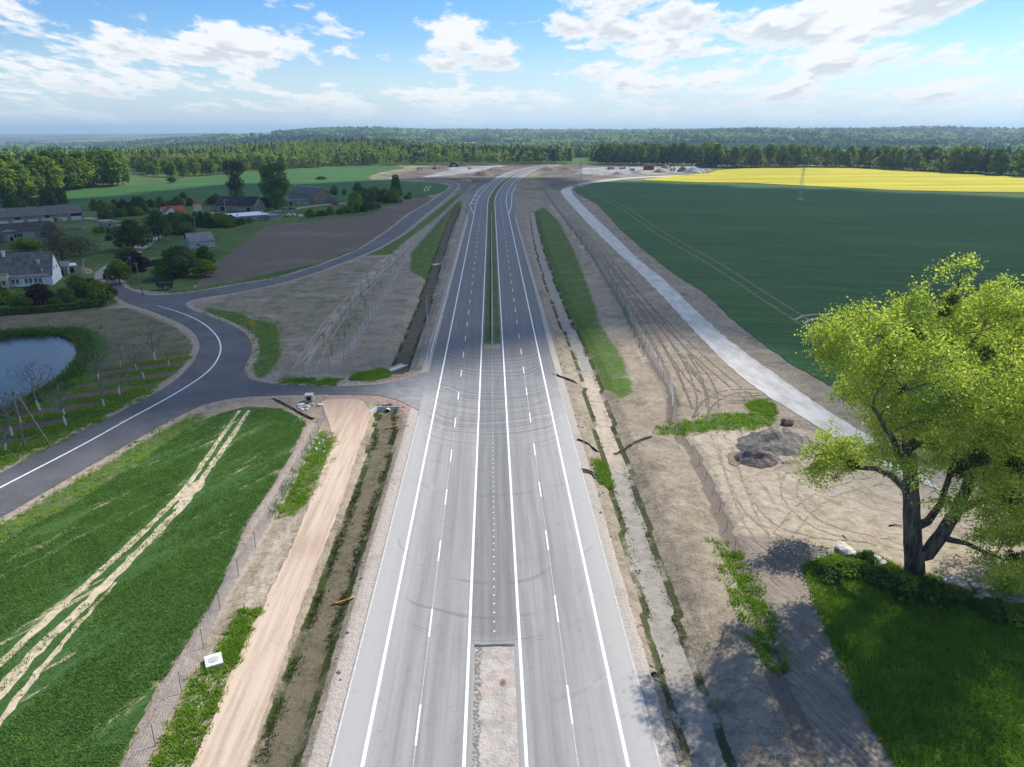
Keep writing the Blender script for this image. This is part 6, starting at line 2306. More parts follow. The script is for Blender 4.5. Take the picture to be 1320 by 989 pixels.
# electricity poles
x1, y1 = G(32, 576.5)
x2, y2 = G(64.6, 573)
tp = thing('power_pole', 'twin legged wooden electricity pole with crossarm beside the pond', 'electricity pole', (x1, y1, ground_z(x1, y1)))
MB().tube([(0, 0, -.4), (.1, 0, 8.3)], [.16, .11], 7).build('pole', M_WOOD, tp)
MB().tube([(x2 - x1, y2 - y1, -.4), (.55, .05, 8.1)], [.16, .11], 7).build('brace_pole', M_WOOD, tp)
MB().box((.3, -.16, 7.9), (2.3, .14, .16)).build('crossarm', M_WOOD, tp)
for u in (-.75, .3, 1.35):
    MB().tube([(u, -.16, 7.98), (u, -.16, 8.35)], [.06, .04], 6).build('insulator', M_BLACK, tp)
MB().tube([(.1, 0, 8.2), (.12, 0, 9.0)], [.09, .06], 6).build('pole_top', M_WOOD, tp)
MB().tube([((x2 - x1) * .82, (y2 - y1) * .82, 1.45), ((x2 - x1) * .80, (y2 - y1) * .80, 1.62)], .165, 7).build('marker_band', M_YEL, tp)


def pole(px, py, h, label, lean=0.0, lamp=False, mat=None, r=.13):
    x, y = G(px, py)
    o = thing('utility_pole', label, 'utility pole', (x, y, ground_z(x, y)))
    MB().tube([(0, 0, -.3), (lean * .5, 0, h * .5), (lean, 0, h)], [r * 1.2, r, r * .75], 7).build('pole', mat or M_WOOD, o)
    if lamp:
        MB().tube([(lean, 0, h - .1), (lean + .5, -.2, h + .1)], .05, 5).build('arm', M_POLE, o)
        MB().box((lean + .7, -.28, h + .1), (.6, .3, .16)).build('lamp_head', M_PALEC, o)
    else:
        MB().box((lean, -.12, h - .4), (1.3, .1, .12)).build('crossarm', mat or M_WOOD, o)
        for u in (-.5, .5):
            MB().tube([(lean + u, -.12, h - .34), (lean + u, -.12, h - .1)], .04, 5).build('insulator', M_PALEC, o)
    return o


pole(185, 381, 9.0, 'leaning wooden utility pole at the village junction', -.7, r=.17)
pole(110, 353, 4.3, 'white street light pole beside the firewood heap', 0, True, M_PALEC, .08)
pole(291.5, 279, 8.5, 'pale light pole left of the white roofed shed', 0, True, M_PALEC, .11)
pole(196, 262, 6, 'thin wooden pole at the edge of the far green field')
pole(252, 295, 5.5, 'thin grey pole standing in the bush belt', 0, False, M_CONC, .09)
pole(393, 263.5, 6, 'wooden pole beside the block shed')
gp_ = pole(170, 358, 6.5, 'short wooden pole with slanting guy wire at the junction', .4)
MB().tube([(.4, 0, 6.2), (-2.6, -7.5, 0)], .03, 4).build('guy_wire', M_STEEL, gp_)


def pylon(px, py, h, label, w=1.5):
    x, y = G(px, py)
    o = thing('lattice_mast', label, 'pylon', (x, y, 0), .4)
    for sx in (-1, 1):
        for sy in (-1, 1):
            MB().tube([(sx * w, sy * w, 0), (sx * w * .22, sy * w * .22, h)], .07, 4).build('leg', M_STEEL, o)
    mb = MB()
    n_ = 12
    for k in range(n_):
        a, c = k / n_, (k + 1) / n_
        wa, wc = w * (1 - .78 * a), w * (1 - .78 * c)
        for (ax1, ay1, ax2, ay2) in ((-1, -1, 1, -1), (1, -1, 1, 1), (1, 1, -1, 1), (-1, 1, -1, -1)):
            mb.tube([(ax1 * wa, ay1 * wa, h * a), (ax2 * wc, ay2 * wc, h * c)], .04, 3, False)
            mb.tube([(ax2 * wa, ay2 * wa, h * a), (ax1 * wc, ay1 * wc, h * c)], .04, 3, False)
    mb.build('bracing', M_STEEL, o)
    for z, l in ((h * .86, 3.0), (h * .97, 2.0)):
        MB().box((0, 0, z), (l * 2, .18, .18)).build('crossarm', M_STEEL, o)
    MB().box((0, 0, .1), (2 * w + 1, 2 * w + 1, .5)).build('base', M_CONC, o)
    return o


pylon(1031, 257.5, 22, 'tall lattice mast standing in the dark field before the yellow rape', 1.3)
pylon(748, 241, 20, 'lattice mast at the far bend of the stone track', 1.5)

# ================================================================== signs and small things
x, y = G(327, 428.5)
sg = thing('road_sign', 'two yellow warning signs stacked on one post by the side road curve', 'road sign', (x, y, ground_z(x, y)), .25)
MB().tube([(0, 0, -.2), (0, 0, 2.85)], .045, 6).build('post', M_STEEL, sg)
for z in (2.55, 1.75):
    p = MB().prism([(-.40, -.06), (-.40, -.09), (.40, -.09), (.40, -.06)], z - .36, z + .36).build('sign_plate', M_YEL, sg)
    MB().box((-.06, -.105, z + .05), (.34, .02, .10), 0).box((.10, -.105, z - .08), (.16, .02, .2)).build('symbol', M_BLACK, p)
    MB().box((0, -.10, z - .335), (.80, .02, .05)).box((0, -.10, z + .335), (.80, .02, .05)).build('border', M_RED, p)
x, y = G(252.6, 376)
bp = thing('marker_post', 'small white and blue marker post at the side road junction', 'marker post', (x, y, ground_z(x, y)))
MB().tube([(0, 0, -.1), (0, 0, 1.0)], .12, 8).build('base', M_BLUE, bp)
MB().tube([(0, 0, 1.0), (0, 0, 1.9)], .14, 8).build('top', M_PALEC, bp)
x, y = G(120, 364)
bn = thing('litter_bin', 'small dark bin at the entrance of the village lane', 'bin', (x, y, ground_z(x, y)))
MB().tube([(0, 0, 0), (0, 0, .95)], [.32, .38], 10).build('body', M_BLACK, bn)
MB().tube([(0, 0, .95), (0, 0, 1.05), (0, 0, 1.18)], [.40, .40, .15], 10).build('lid', M_DGREEN, bn)


def wheel(root, x, y, r, w, hub=M_SILVER):
    t = MB().tube([(x, y - w / 2, r), (x, y + w / 2, r)], r, 14).build('wheel', M_RUBBER, root)
    MB().tube([(x, y - w / 2 - .015, r), (x, y + w / 2 + .015, r)], r * .5, 10).build('rim', hub, t)
    return t


# tractor on the lane, trailer on the grass
x, y = G(139, 359)
tr = thing('tractor', 'dark tractor with red rear beside the rounded tree at the lane end', 'tractor', (x, y, .0), 1.9)
MB().box((.9, 0, 1.15), (1.9, .8, .75), 0, .9).build('bonnet', M_BLACK, tr)
MB().box((-.6, 0, 1.0), (1.3, 1.1, .7)).build('body', M_BLACK, tr)
MB().box((-.6, 0, 1.9), (1.25, 1.3, 1.15), 0, .9).build('cab', M_GLASS, tr)
MB().box((-.6, 0, 2.53), (1.35, 1.4, .12)).build('roof', M_BLACK, tr)
MB().tube([(-1.27, 0, 1.35), (-1.36, 0, 1.35)], .55, 12).build('rear_plate', M_RED, tr)
MB().tube([(1.2, .2, 1.5), (1.2, .2, 2.3)], .05, 6).build('exhaust', M_STEEL, tr)
for sy in (-.8, .8):
    wheel(tr, -.7, sy, .8, .42, M_RED)
    wheel(tr, 1.35, sy * .9, .48, .3, M_RED)
x, y = G(213.5, 373)
tl = thing('farm_trailer', 'dark green farm trailer parked on the grass by the junction', 'trailer', (x, y, ground_z(x, y)), .25)
b_ = MB()
b_.box((0, 0, 1.0), (4.2, 2.1, .14))
for (cx_, cy_, sx, sy) in ((0, -1.1, 4.3, .07), (0, 1.1, 4.3, .07), (-2.12, 0, .07, 2.2), (2.12, 0, .07, 2.2)):
    b_.box((cx_, cy_, 1.5), (sx, sy, .95))
b_.build('load_bed', M_DGREEN, tl)
MB().box((0, 0, 1.72), (4.0, 2.0, .4), 0, .7).build('load', M_BLACK, tl)
MB().tube([(2.1, 0, .85), (3.6, 0, .6)], .06, 6).build('drawbar', M_STEEL, tl)
for sx in (-1.1, 1.2):
    for sy in (-.95, .95):
        wheel(tl, sx, sy, .45, .25)


def car(px, py, rz, label, mat, name='car'):
    x, y = G(px, py)
    o = thing(name, label, 'car', (x, y, ground_z(x, y)), rz)
    MB().extrude([(-2.1, -.85, .35), (-2.15, -.85, .85), (-1.2, -.85, .95), (1.0, -.85, .92), (2.1, -.85, .75), (2.1, -.85, .35)], (0, 1.7, 0)).build('body', mat, o)
    c_ = MB().extrude([(-1.9, -.75, .93), (-1.35, -.7, 1.45), (.3, -.7, 1.45), (1.05, -.75, .93)], (0, 1.5, 0)).build('cabin', M_GLASS, o)
    MB().box((-.5, 0, 1.47), (1.7, 1.35, .05)).build('roof', mat, c_)
    for sx in (-1.35, 1.35):
        for sy in (-.8, .8):
            wheel(o, sx, sy, .33, .22)
    return o


car(377, 270.5, .1, 'dark car parked on the pale yard before the block shed', M_BLACK)
car(368, 271.5, .4, 'dark blue car parked nearest the tall poplar', M_BLUE)
car(432, 264, 1.0, 'red and pale vehicle in front of the brick gabled barn', M_RED)
car(284, 277.5, .3, 'silver car on the yard between tower and light pole', M_SILVER)
car(270, 276.5, .2, 'white car parked just right of the cream tower', M_PALEC)
x, y = G(387.5, 281)
tk = thing('tank', 'round white tank on the grass above the ploughed field', 'tank', (x, y, ground_z(x, y)))
MB().tube([(-1.2, 0, .85), (-1.0, 0, .85), (1.0, 0, .85), (1.2, 0, .85)], [.5, .8, .8, .5], 12).build('body', M_PALEC, tk)
MB().box((-.7, 0, .1), (.25, 1.4, .5)).box((.7, 0, .1), (.25, 1.4, .5)).build('stand', M_STEEL, tk)


def heap(name, label, cat, px, py, w, d, h, mat, seed, rough=.25, rz=0.0, loc=None):
    x, y = loc or G(px, py)
    n_ = 26
    V_, F_ = [], []
    for i in range(n_ + 1):
        for j in range(n_ + 1):
            u, v_ = i / n_ * 2 - 1, j / n_ * 2 - 1
            r_ = math.hypot(u, v_)
            q = np.array([u * 2.1 + seed]), np.array([v_ * 2.1])
            k = max(0, 1 - r_ ** 1.3 * (1 + .5 * (float(fbm(*q, seed, 3)[0]) - .5)))
            z = h * k ** .9 * (1 + rough * 2 * (float(fbm(q[0] * 2.5, q[1] * 2.5, seed + 5, 4)[0]) - .5)) - .12
            V_.append((u * w / 2, v_ * d / 2, z))
    for i in range(n_):
        for j in range(n_):
            a = i * (n_ + 1) + j
            F_.append((a, a + n_ + 1, a + n_ + 2, a + 1))
    o = link(name, mesh_np(name, V_, F_, smooth=True), mat)
    o.location = (x, y, ground_z(x, y))
    o.rotation_euler = (0, 0, rz)
    return tag(o, label, cat)


def soil_mat(name, a, c):
    m, n, b = new_mat(name)
    w = n.noise(n.pos(), 1.6, 6, .7)
    n.put(b.inputs['Base Color'], n.mix(n.ss(w, .35, .65), a, c))
    n.put(b.inputs['Normal'], n.bump(w, 1.0, .25))
    return m


S_GREY = soil_mat('grey_spoil', (.125, .112, .10), (.29, .265, .235))
S_MID = soil_mat('mixed_spoil', (.17, .135, .105), (.30, .25, .20))
S_PURP = soil_mat('purplish_spoil', (.12, .095, .088), (.23, .19, .175))
S_TAN = soil_mat('tan_spoil', (.25, .20, .15), (.42, .36, .29))
S_GRAV = soil_mat('grey_gravel', (.33, .33, .34), (.52, .52, .52))
S_BROWN = soil_mat('brown_spoil', (.15, .11, .08), (.25, .19, .145))
heap('spoil_heap', 'largest dark grey spoil heap beside the stone track', 'soil heap', 1000, 574, 12, 9, 2.6, S_GREY, 3, .42, .2)
heap('spoil_heap', 'small purplish spoil heap beside the brown puddle', 'soil heap', 978, 593, 7, 5.5, 1.9, S_PURP, 7, .5)
heap('spoil_heap', 'low spread of grey rubble behind the overhanging branch', 'soil heap', 1030, 598, 12, 8, .6, S_TAN, 9, .8)
RUTM = soil_mat('churned_rut_soil', (.095, .078, .062), (.20, .165, .132))
RUTS = soil_mat('sand_rut_soil', (.20, .165, .128), (.36, .31, .245))
RUTL = soil_mat('pale_rut_soil', (.30, .255, .205), (.43, .375, .31))


def ruts(label, lines, w, mat, seed):
    mb = MB()
    for k, pts in enumerate(lines):
        L = smooth_line(GP(pts), .5, 3)
        t = np.gradient(L, axis=0)
        t /= np.linalg.norm(t, axis=1)[:, None]
        for off in (-.95, .95):
            nz_ = fbm(L[:, 0] * 1.3, L[:, 1] * 1.3, seed + k, 4)
            rows = []
            for p, q, v_ in zip(L, t, nz_):
                cx_, cy_ = p[0] - q[1] * (off + (v_ - .5) * .5), p[1] + q[0] * (off + (v_ - .5) * .5)
                ww = w * (.25 + 1.0 * v_)
                a_, c_ = (cx_ - q[1] * ww, cy_ + q[0] * ww), (cx_ + q[1] * ww, cy_ - q[0] * ww)
                rows.append(((*a_, ground_z(*a_) + .022 + .001 * k), (*c_, ground_z(*c_) + .022 + .001 * k), v_))
            for r0, r1 in zip(rows[:-1], rows[1:]):
                if (r0[2] + r1[2]) / 2 > .34:
                    mb.poly([r0[0], r0[1], r1[1], r1[0]])
    tag(mb.build('wheel_tracks', mat), label, kind='structure')


ruts('dark vehicle ruts on the bare ground between the right fence and the stone track', [
    [(742, 285), (775, 330), (812, 385), (842, 430), (868, 478), (885, 528)], [(735, 280), (765, 320), (800, 372), (835, 425), (862, 470), (880, 515)], [(770, 315), (810, 365), (850, 415), (890, 465), (915, 495), (920, 530)],
    [(785, 338), (830, 390), (880, 440), (930, 485), (975, 520)], [(860, 445), (885, 480), (905, 505), (940, 515), (990, 512)], [(900, 540), (915, 515), (945, 503), (985, 505)], [(880, 455), (900, 490), (908, 520), (902, 540)]], .20, RUTM, 400)
ruts('curving ruts across the pale sand beside the huge poplar', [
    [(925, 560), (945, 610), (962, 660), (985, 700), (1020, 715)], [(1040, 590), (1010, 630), (1040, 670), (1090, 690), (1150, 700)], [(1130, 620), (1080, 630), (1040, 650), (1010, 690)], [(935, 575), (950, 630), (985, 680), (1050, 700), (1130, 706)]], .17, RUTS, 430)
ruts('faint ruts on the bare ground left of the dual carriageway', [[(400, 478), (430, 420), (470, 372), (505, 345), (545, 300)], [(385, 474), (415, 425), (455, 380), (490, 352)]], .18, RUTL, 480)
heap('firewood_heap', 'pale heap of firewood beside the blue open shed', 'wood pile', 109, 352, 5.5, 4, 1.9, flat_mat('cut_firewood', (.42, .33, .22), .9, .1, var=.35, scale=3), 13, .6)
pdl = MB().poly([(p[0], p[1], ground_z(*G(948, 590)) + .06) for p in ragged(GP([(938, 585), (952, 582), (959, 596), (948, 602), (940, 598)]), .4, .3, 2)]).build('water', flat_mat('muddy_water', (.20, .155, .07), .15, .5))
tag(pdl, 'brown muddy puddle beside the purplish spoil heap', kind='structure')

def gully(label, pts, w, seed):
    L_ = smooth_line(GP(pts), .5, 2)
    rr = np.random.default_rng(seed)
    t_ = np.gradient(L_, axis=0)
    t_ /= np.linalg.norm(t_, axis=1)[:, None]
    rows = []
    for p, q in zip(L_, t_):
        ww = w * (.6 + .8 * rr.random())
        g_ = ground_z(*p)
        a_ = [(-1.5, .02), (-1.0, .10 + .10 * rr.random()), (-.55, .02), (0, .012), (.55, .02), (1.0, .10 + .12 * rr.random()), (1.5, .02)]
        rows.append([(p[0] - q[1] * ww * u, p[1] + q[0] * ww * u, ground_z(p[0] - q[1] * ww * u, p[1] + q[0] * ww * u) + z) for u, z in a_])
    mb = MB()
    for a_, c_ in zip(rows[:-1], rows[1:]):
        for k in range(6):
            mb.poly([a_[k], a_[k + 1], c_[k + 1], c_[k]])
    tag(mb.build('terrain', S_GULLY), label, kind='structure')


S_GULLY = soil_mat('trench_shade_soil', (.055, .044, .036), (.12, .098, .08))  # soil darkened to paint in the shade inside the washed out channels
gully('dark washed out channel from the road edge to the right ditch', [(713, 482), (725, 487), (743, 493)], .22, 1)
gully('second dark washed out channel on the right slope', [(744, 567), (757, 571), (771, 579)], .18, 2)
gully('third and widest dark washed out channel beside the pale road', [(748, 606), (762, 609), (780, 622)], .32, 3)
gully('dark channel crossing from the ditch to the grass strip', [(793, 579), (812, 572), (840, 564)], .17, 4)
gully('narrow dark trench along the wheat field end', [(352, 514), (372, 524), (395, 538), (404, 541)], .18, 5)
# culvert head on the left ditch
hw = thing('culvert', 'pale concrete culvert headwall with dark round pipe at the ditch end', 'culvert', (-16.9, 109.2, 0))
MB().extrude([(-1.75, .9, -1.05), (-1.75, 1.05, -1.05), (-1.75, 1.55, .03), (-1.75, 1.4, .03)], (3.9, 0, 0)).build('headwall', M_CONC, hw)
MB().extrude([(-1.78, 1.4, .03), (-1.78, .9, -1.05), (-2.7, -.5, -1.05), (-3.3, -.2, -.3)], (-.12, -.06, .10)).build('wing_wall', M_PALEC, hw)
MB().extrude([(2.18, 1.4, .03), (2.18, .9, -1.05), (2.8, -.2, -1.05), (3.3, .3, -.2)], (.12, -.06, .10)).build('wing_wall', M_CONC, hw)
pp = MB().tube([(-.1, .75, -.52), (-.1, 1.4, -.52)], .40, 16, False).build('pipe', M_PALEC, hw)
MB().tube([(-.1, .93, -.52), (-.1, 1.05, -.52)], .34, 16).build('opening', M_DARK, pp)
MB().box((-.1, -.4, -1.08), (2.2, 1.8, .12)).build('apron', M_PALEC, hw)
for (px, py, l, w, rz, lab) in ((512, 473, 4.6, 1.6, 1.0, 'pale concrete slab lining the ditch below the side road'), (563.5, 340.5, 3.2, 2.2, .8, 'pale concrete outfall slab in the upper left ditch')):
    x, y = G(px, py, -.6)
    o = thing('drain_slab', lab, 'drain', (x, y, ground_z(x, y) + .12), rz)
    MB().box((0, 0, .05), (l, w, .14)).build('slab', M_PALEC, o)
    MB().box((0, w / 2, .2), (l, .15, .3)).box((0, -w / 2, .2), (l, .15, .3)).build('kerb', M_CONC, o)
# orange pipes
for pts, lab in (([(428, 780, -.75), (436, 775, -.45), (446, 771, -.15), (456, 769, .05)], 'short curved orange drain pipe lying on the left ditch slope near the camera'),
                 ([(497, 555.5, -.9), (503, 551, -.6), (508, 548, -.3), (513, 546.5, -.1)], 'curved orange drain pipe near the concrete culvert'),
                 ([(541, 419, -.7), (546, 417, -.4), (552, 415.5, -.1)], 'small orange drain pipe on the upper left ditch slope')):
    w = [(*G(p[0], p[1], p[2]), 0) for p in pts]
    w = [(q[0], q[1], ground_z(q[0], q[1]) + .14) for q in w]
    o = MB().tube(w, .10, 10).build('drain_pipe', M_ORANGE, loc=w[0], smooth=True)
    tag(o, lab, 'pipe')
# manhole slab, rubble, stones
x, y = G(276, 855)
mh = thing('manhole', 'white concrete manhole slab with ring on the sandy bank', 'manhole', (x, y, ground_z(x, y)), .45)
MB().box((0, 0, .12), (1.35, 1.5, .5)).build('slab', M_PALEC, mh)
MB().tube([(0, 0, .372), (0, 0, .40)], .38, 18).build('cover', M_CONC, mh)
x, y = G(399, 517)
cb_ = thing('concrete_block', 'grey concrete box among rubble beside the haul track', 'concrete box', (x, y, ground_z(x, y)), .1)
MB().box((0, 0, .55), (1.3, 1.2, 1.3)).build('body', M_CONC, cb_)
MB().box((0, -.61, .6), (.7, .04, .7)).build('opening', M_DARK, cb_)


def rock(px, py, s, label, mat=M_ROCK, group=None, flat=.6, seed=1, name='stone'):
    import bmesh
    bm = bmesh.new()
    bmesh.ops.create_icosphere(bm, subdivisions=2, radius=1)
    rr = random.Random(seed)
    for v_ in bm.verts:
        nn_ = mnoise.noise(v_.co * 1.3 + Vector((seed, seed * 2, 0)))
        v_.co *= 1 + .55 * nn_
    me = bpy.data.meshes.new(name)
    bm.to_mesh(me)
    bm.free()
    x, y = G(px, py)
    o = link(name, me, mat)
    o.location = (x, y, ground_z(x, y) + s * flat * .45)
    o.scale = (s * rr.uniform(.8, 1.4), s, s * flat)
    o.rotation_euler = (0, 0, rr.random() * 6)
    return tag(o, label, 'stone', group)


rr = random.Random(8)
for i in range(9):
    rock(398 + rr.uniform(-14, 14), 524 + rr.uniform(-3, 5), rr.uniform(.2, .5), 'broken pale concrete lump around the grey concrete box', M_PALEC, 'rubble by the grey concrete box', .6, 20 + i)
for i in range(13):
    rock(405 + rr.uniform(-9, 14), 577 + rr.uniform(-12, 9), rr.uniform(.10, .2), 'small white stone on the green weed strip', M_PALEC, 'white stones on the weed strip', .7, 40 + i)
for i, (px, py, s, l) in enumerate([(1090, 712, 1.0, 'largest pale grey boulder left of the huge poplar'), (1117, 718, .7, 'grey boulder in the stone cluster left of the poplar'), (1126, 722, .8, 'second grey boulder in the stone cluster left of the poplar'), (1136, 727, .5, 'small stone at the right end of the cluster'),
                                    (1232, 752, .9, 'white rubble block right of the poplar foot'), (1240, 760, .7, 'lower white rubble block right of the poplar foot'), (1220, 748, .5, 'small rubble stone close to the poplar trunk'), (1258, 757, .5, 'grey rubble stone before the hanging branch')]):
    rock(px, py, s, l, M_ROCK, 'stones around the huge poplar', .55, 70 + i)
for i in range(26):
    rock(rr.uniform(1205, 1320), 752 + rr.uniform(-8, 22), rr.uniform(.12, .4), 'broken stone on the rubble bank right of the poplar', M_ROCK, 'rubble on the bank right of the poplar', .6, 90 + i)
for i in range(14):
    rock(rr.uniform(1005, 1045), rr.uniform(566, 600), rr.uniform(.2, .55), 'stone on the grey rubble spread by the stone track', S_GREY, 'stones on the grey rubble spread', .7, 120 + i)
rock(1015, 547, .8, 'single dark boulder on the verge of the stone track', S_BROWN, None, .8, 140)
for i in range(40):
    s_v = rr.uniform(40, 150)
    px, py = PX(12.9 + rr.uniform(-.5, .9), s_v, 0)
    rock(px, py, rr.uniform(.07, .2), 'loose stone on the right road shoulder', S_TAN, 'loose stones on the right road shoulder', .6, 150 + i)
for i in range(16):
    s_v = rr.uniform(40, 106)
    px, py = PX(-12.9 + rr.uniform(-.8, .4), s_v, 0)
    rock(px, py, rr.uniform(.06, .2), 'loose pale stone on the left road shoulder', S_TAN, 'loose pale stones on the left road shoulder', .6, 200 + i)
# fallen branches, plastic
for i, (a, c, r_, l) in enumerate([((1122, 742), (1140, 733), .22, 'thick fallen log below the grey boulders'), ((1095, 742), (1120, 728), .07, 'thin fallen branch beside the bramble'), ((1146, 678), (1163, 679), .09, 'dark fallen branch on the sand left of the trunk'),
                                   ((1086, 690), (1092, 697), .05, 'thin twig lying on the sand'), ((1262, 772), (1290, 784), .10, 'pale fallen pole on the rubble bank')]):
    p, q = G(*a), G(*c)
    mid_ = ((p[0] + q[0]) / 2, (p[1] + q[1]) / 2 + .25)
    pts = [(u[0], u[1], ground_z(*u) + r_ + .03 * k) for k, u in enumerate((p, mid_, q))]
    o = MB().tube(pts, [r_, r_ * .85, r_ * .5], 7).build('fallen_branch', BARK if i != 4 else M_PALEC, loc=pts[0], smooth=True)
    tag(o, l, 'branch')


def crumple(px, py, s, label, mat, seed):
    n_ = 9
    x, y = G(px, py)
    V_, F_ = [], []
    rr = np.random.default_rng(seed)
    for i in range(n_):
        for j in range(n_):
            V_.append(((i / (n_ - 1) - .5) * s * 1.5 + rr.normal() * s * .04, (j / (n_ - 1) - .5) * s + rr.normal() * s * .04, abs(rr.normal()) * s * .16 + .04))
    for i in range(n_ - 1):
        for j in range(n_ - 1):
            a = i * n_ + j
            F_.append((a, a + n_, a + n_ + 1, a + 1))
    o = link('plastic_sheet', mesh_np('plastic_sheet', V_, F_), mat)
    o.location = (x, y, ground_z(x, y) + .02)
    o.rotation_euler = (0, 0, rr.random() * 3)
    return tag(o, label, 'plastic sheet')


crumple(842, 868, .4, 'crumpled black plastic scrap on the right ditch slope', M_BLACK, 1)
crumple(853, 858, .42, 'second black plastic scrap higher on the right ditch slope', M_BLACK, 2)
crumple(1278, 779, 1.8, 'crumpled white sheet on the rubble bank at the right', M_PALEC, 3)
crumple(372, 279, 4.5, 'pile of pale sheets on the grass beside the tin lean-to', M_PALEC, 4)
crumple(316, 704, .2, 'tiny white litter on the sandy bank', M_PALEC, 5)


# hedge and garden fence of the farmhouse
def hedge(label, pts, w, h, seed, mat=LEAF_DARK, n_=2600, size=.2):
    rr = np.random.default_rng(seed)
    L = smooth_line(GP(pts), 1.0, 2)
    k = rr.integers(0, len(L) - 1, n_)
    p = L[k] + (L[k + 1] - L[k]) * rr.random((n_, 1))
    face = rr.random(n_)
    off = (rr.random((n_, 2)) - .5)
    z = np.where(face < .4, h, h * rr.random(n_))
    lat = np.where(face < .4, off[:, 0] * w, np.where(off[:, 1] > 0, w / 2, -w / 2))
    P_ = np.c_[p[:, 0], p[:, 1] + lat, z + rr.normal(size=n_) * .06]
    c = P_.mean(0)
    c[2] = 0
    V_, F_, v_ = leaves(P_ - c, size, rr)
    o = link('hedge', mesh_np('hedge', V_, F_, {'v': ('FACE', v_)}), mat)
    o.location = c
    return tag(o, label, 'hedge')


hedge('long trimmed hedge in front of the farmhouse garden', [(-60, 412), (0, 406), (70, 402), (136, 394)], 1.6, 1.5, 3, LEAF_DARK, 7000)
hedge('dark clipped hedge on the plot behind the purple tree', [(182, 346), (212, 340)], 1.4, 1.6, 4, LEAF_DARK, 1800)
fence('fence', 'dark green garden fence at the right end of the trimmed hedge', GP([(138, 397), (153, 393)]), 1.2, 1.4, 9, .04, M_DGREEN)

# ================================================================== works in the distance
x, y = G(836, 219)
ct = thing('site_container', 'rusty red site container among the far right spoil heaps', 'container', (x, y, 0))
MB().box((0, 0, 2.6), (11.5, 6, 5.2)).build('body', M_RED, ct)
for u in (-3.6, 0, 3.6):
    MB().box((u, -3.02, 2.4), (2.2, .06, 3.0)).build('window', M_GLASS, ct)
MB().box((0, 0, 5.3), (12, 6.4, .25)).build('roof', M_ROOFG, ct)
c, L, rz = front((580, 215.5), (590, 215.5))
hl = thing('storage_hall', 'dark round roofed hall on the far left works yard', 'hall', (c[0], c[1], 0), rz)
arcp = [(-6 * math.cos(math.pi * k / 12), 0, 6.0 * math.sin(math.pi * k / 12)) for k in range(13)]
MB().extrude([(-6, 0, -.3)] + arcp + [(6, 0, -.3)], (0, 16, 0)).build('roof', M_BLACK, hl)
MB().box((0, -.03, 1.8), (5, .06, 3.6)).build('door', M_GREYW, hl)
for i, (px, py, w, h, m_, l) in enumerate([(893, 222.5, 22, 6.5, S_GRAV, 'largest grey gravel cone at the right end of the works'), (880, 221.5, 15, 6, S_GREY, 'dark grey gravel cone left of the largest cone'), (903, 222.0, 12, 4, S_GRAV, 'small pale gravel cone at the corner of the yellow field'),
                                           (850, 222.5, 16, 4, S_BROWN, 'brown soil heap in front of the red container'), (822, 223.5, 18, 3.2, S_TAN, 'tan soil heap left of the red container'), (796, 225, 16, 2.6, S_BROWN, 'long low brown heap in the middle of the far works'),
                                           (770, 226.5, 14, 2.2, S_TAN, 'low tan heap at the left end of the right works'), (858, 217, 12, 5, S_TAN, 'tall tan heap behind the red container'), (622, 226.5, 22, 5, S_BROWN, 'brown earth bank beside the far road bend'),
                                           (640, 219.5, 26, 4, S_BROWN, 'long brown earth bank between yard and road'), (706, 219.5, 26, 4, S_BROWN, 'brown earth bank right of the far carriageway'), (730, 219.0, 22, 3.6, S_BROWN, 'second brown earth bank right of the far carriageway'), (600, 234, 12, 2.6, S_TAN, 'tan heap beside the far side road')]):
    heap('gravel_heap' if m_ in (S_GRAV, S_GREY) else 'soil_heap', l, 'heap', px, py, w, w * .7, h, m_, 30 + i, .3)


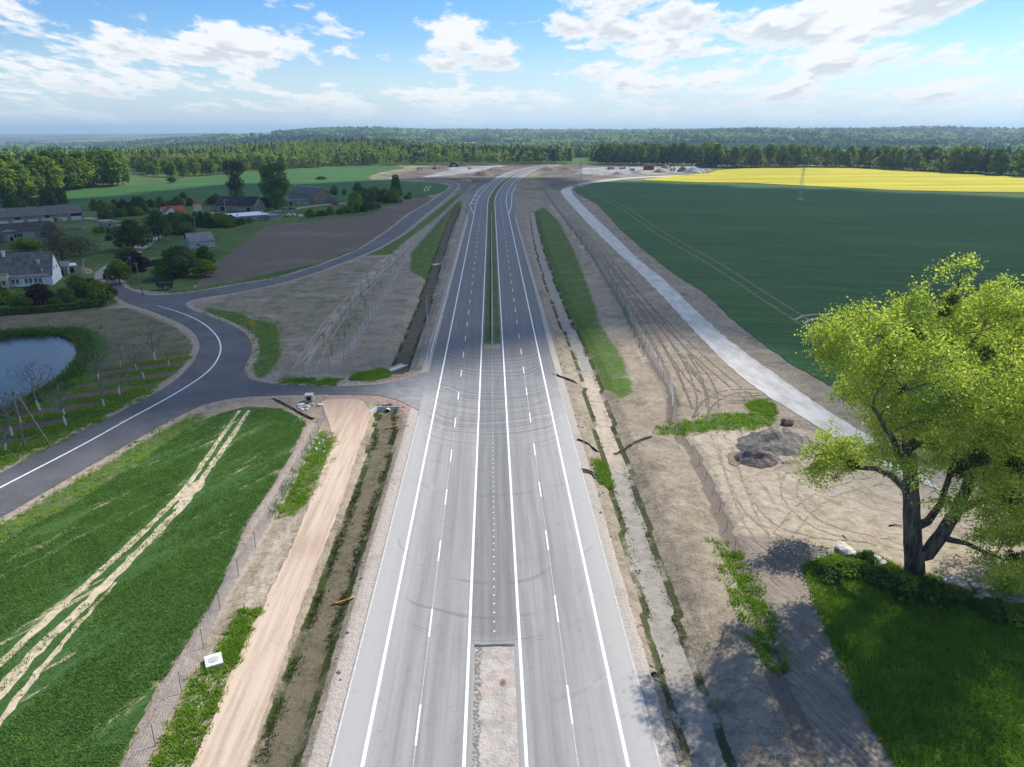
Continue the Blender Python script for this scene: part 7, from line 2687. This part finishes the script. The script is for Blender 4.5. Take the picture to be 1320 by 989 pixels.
def truck(px, py, rz, label, cabm, bedm):
    x, y = G(px, py)
    o = thing('dump_truck', label, 'truck', (x, y, 0), rz)
    MB().box((3.0, 0, 1.9), (1.9, 2.4, 2.2), 0, .92).build('cab', cabm, o)
    MB().box((3.97, 0, 2.3), (.05, 1.9, .8)).build('windscreen', M_GLASS, o)
    MB().extrude([(-3.6, -1.2, 1.2), (-3.9, -1.2, 2.9), (1.8, -1.2, 2.9), (1.6, -1.2, 1.2)], (0, 2.4, 0)).build('load_bed', bedm, o)
    MB().box((0, 0, 1.0), (7.6, 1.0, .3)).build('chassis', M_BLACK, o)
    for sx in (-2.9, -1.6, 2.8):
        for sy in (-1.0, 1.0):
            wheel(o, sx, sy, .55, .4)
    return o


truck(541, 218.5, .2, 'white truck at the left end of the far works yard', M_PALEC, M_PALEC)
truck(606, 218.5, 1.2, 'orange truck on the far left works yard', M_ORANGE, M_SILVER)
truck(802, 218.5, .6, 'blue truck among the far right heaps', M_BLUE, M_SILVER)
truck(787, 218.8, .0, 'orange truck on the white slab of the right works', M_ORANGE, S_TAN)
truck(815, 220, 2.0, 'pale truck left of the red container', M_PALEC, M_PALEC)


def digger(px, py, rz, label):
    x, y = G(px, py)
    o = thing('excavator', label, 'excavator', (x, y, 0), rz)
    MB().box((0, -1.1, .5), (3.8, .6, .95)).box((0, 1.1, .5), (3.8, .6, .95)).build('tracks', M_RUBBER, o)
    MB().box((-.4, 0, 1.8), (3.2, 2.6, 1.5)).build('body', M_ORANGE, o)
    MB().box((.7, .7, 2.8), (1.3, 1.0, 1.4)).build('cab', M_GLASS, o)
    MB().tube([(1.0, -.4, 2.0), (3.2, -.4, 5.0), (5.0, -.4, 4.2)], .3, 6).build('boom', M_ORANGE, o)
    MB().tube([(5.0, -.4, 4.2), (5.6, -.4, 1.5)], .22, 6).build('stick', M_ORANGE, o)
    MB().box((5.4, -.4, 1.0), (1.0, 1.1, .9), 0, .7).build('bucket', M_BLACK, o)
    return o


digger(865, 219, 2.5, 'orange excavator at the gravel cones')
digger(560, 218, .4, 'orange excavator on the far left yard')
x, y = G(868, 221)
pc = MB().tube([(0, 0, 2.2), (0, 9, 2.2)], 2.3, 16, False).build('culvert_pipe', M_PALEC)
pc.location = (x, y, 0)
tag(pc, 'large white culvert pipe lying beside the gravel cones', 'pipe')
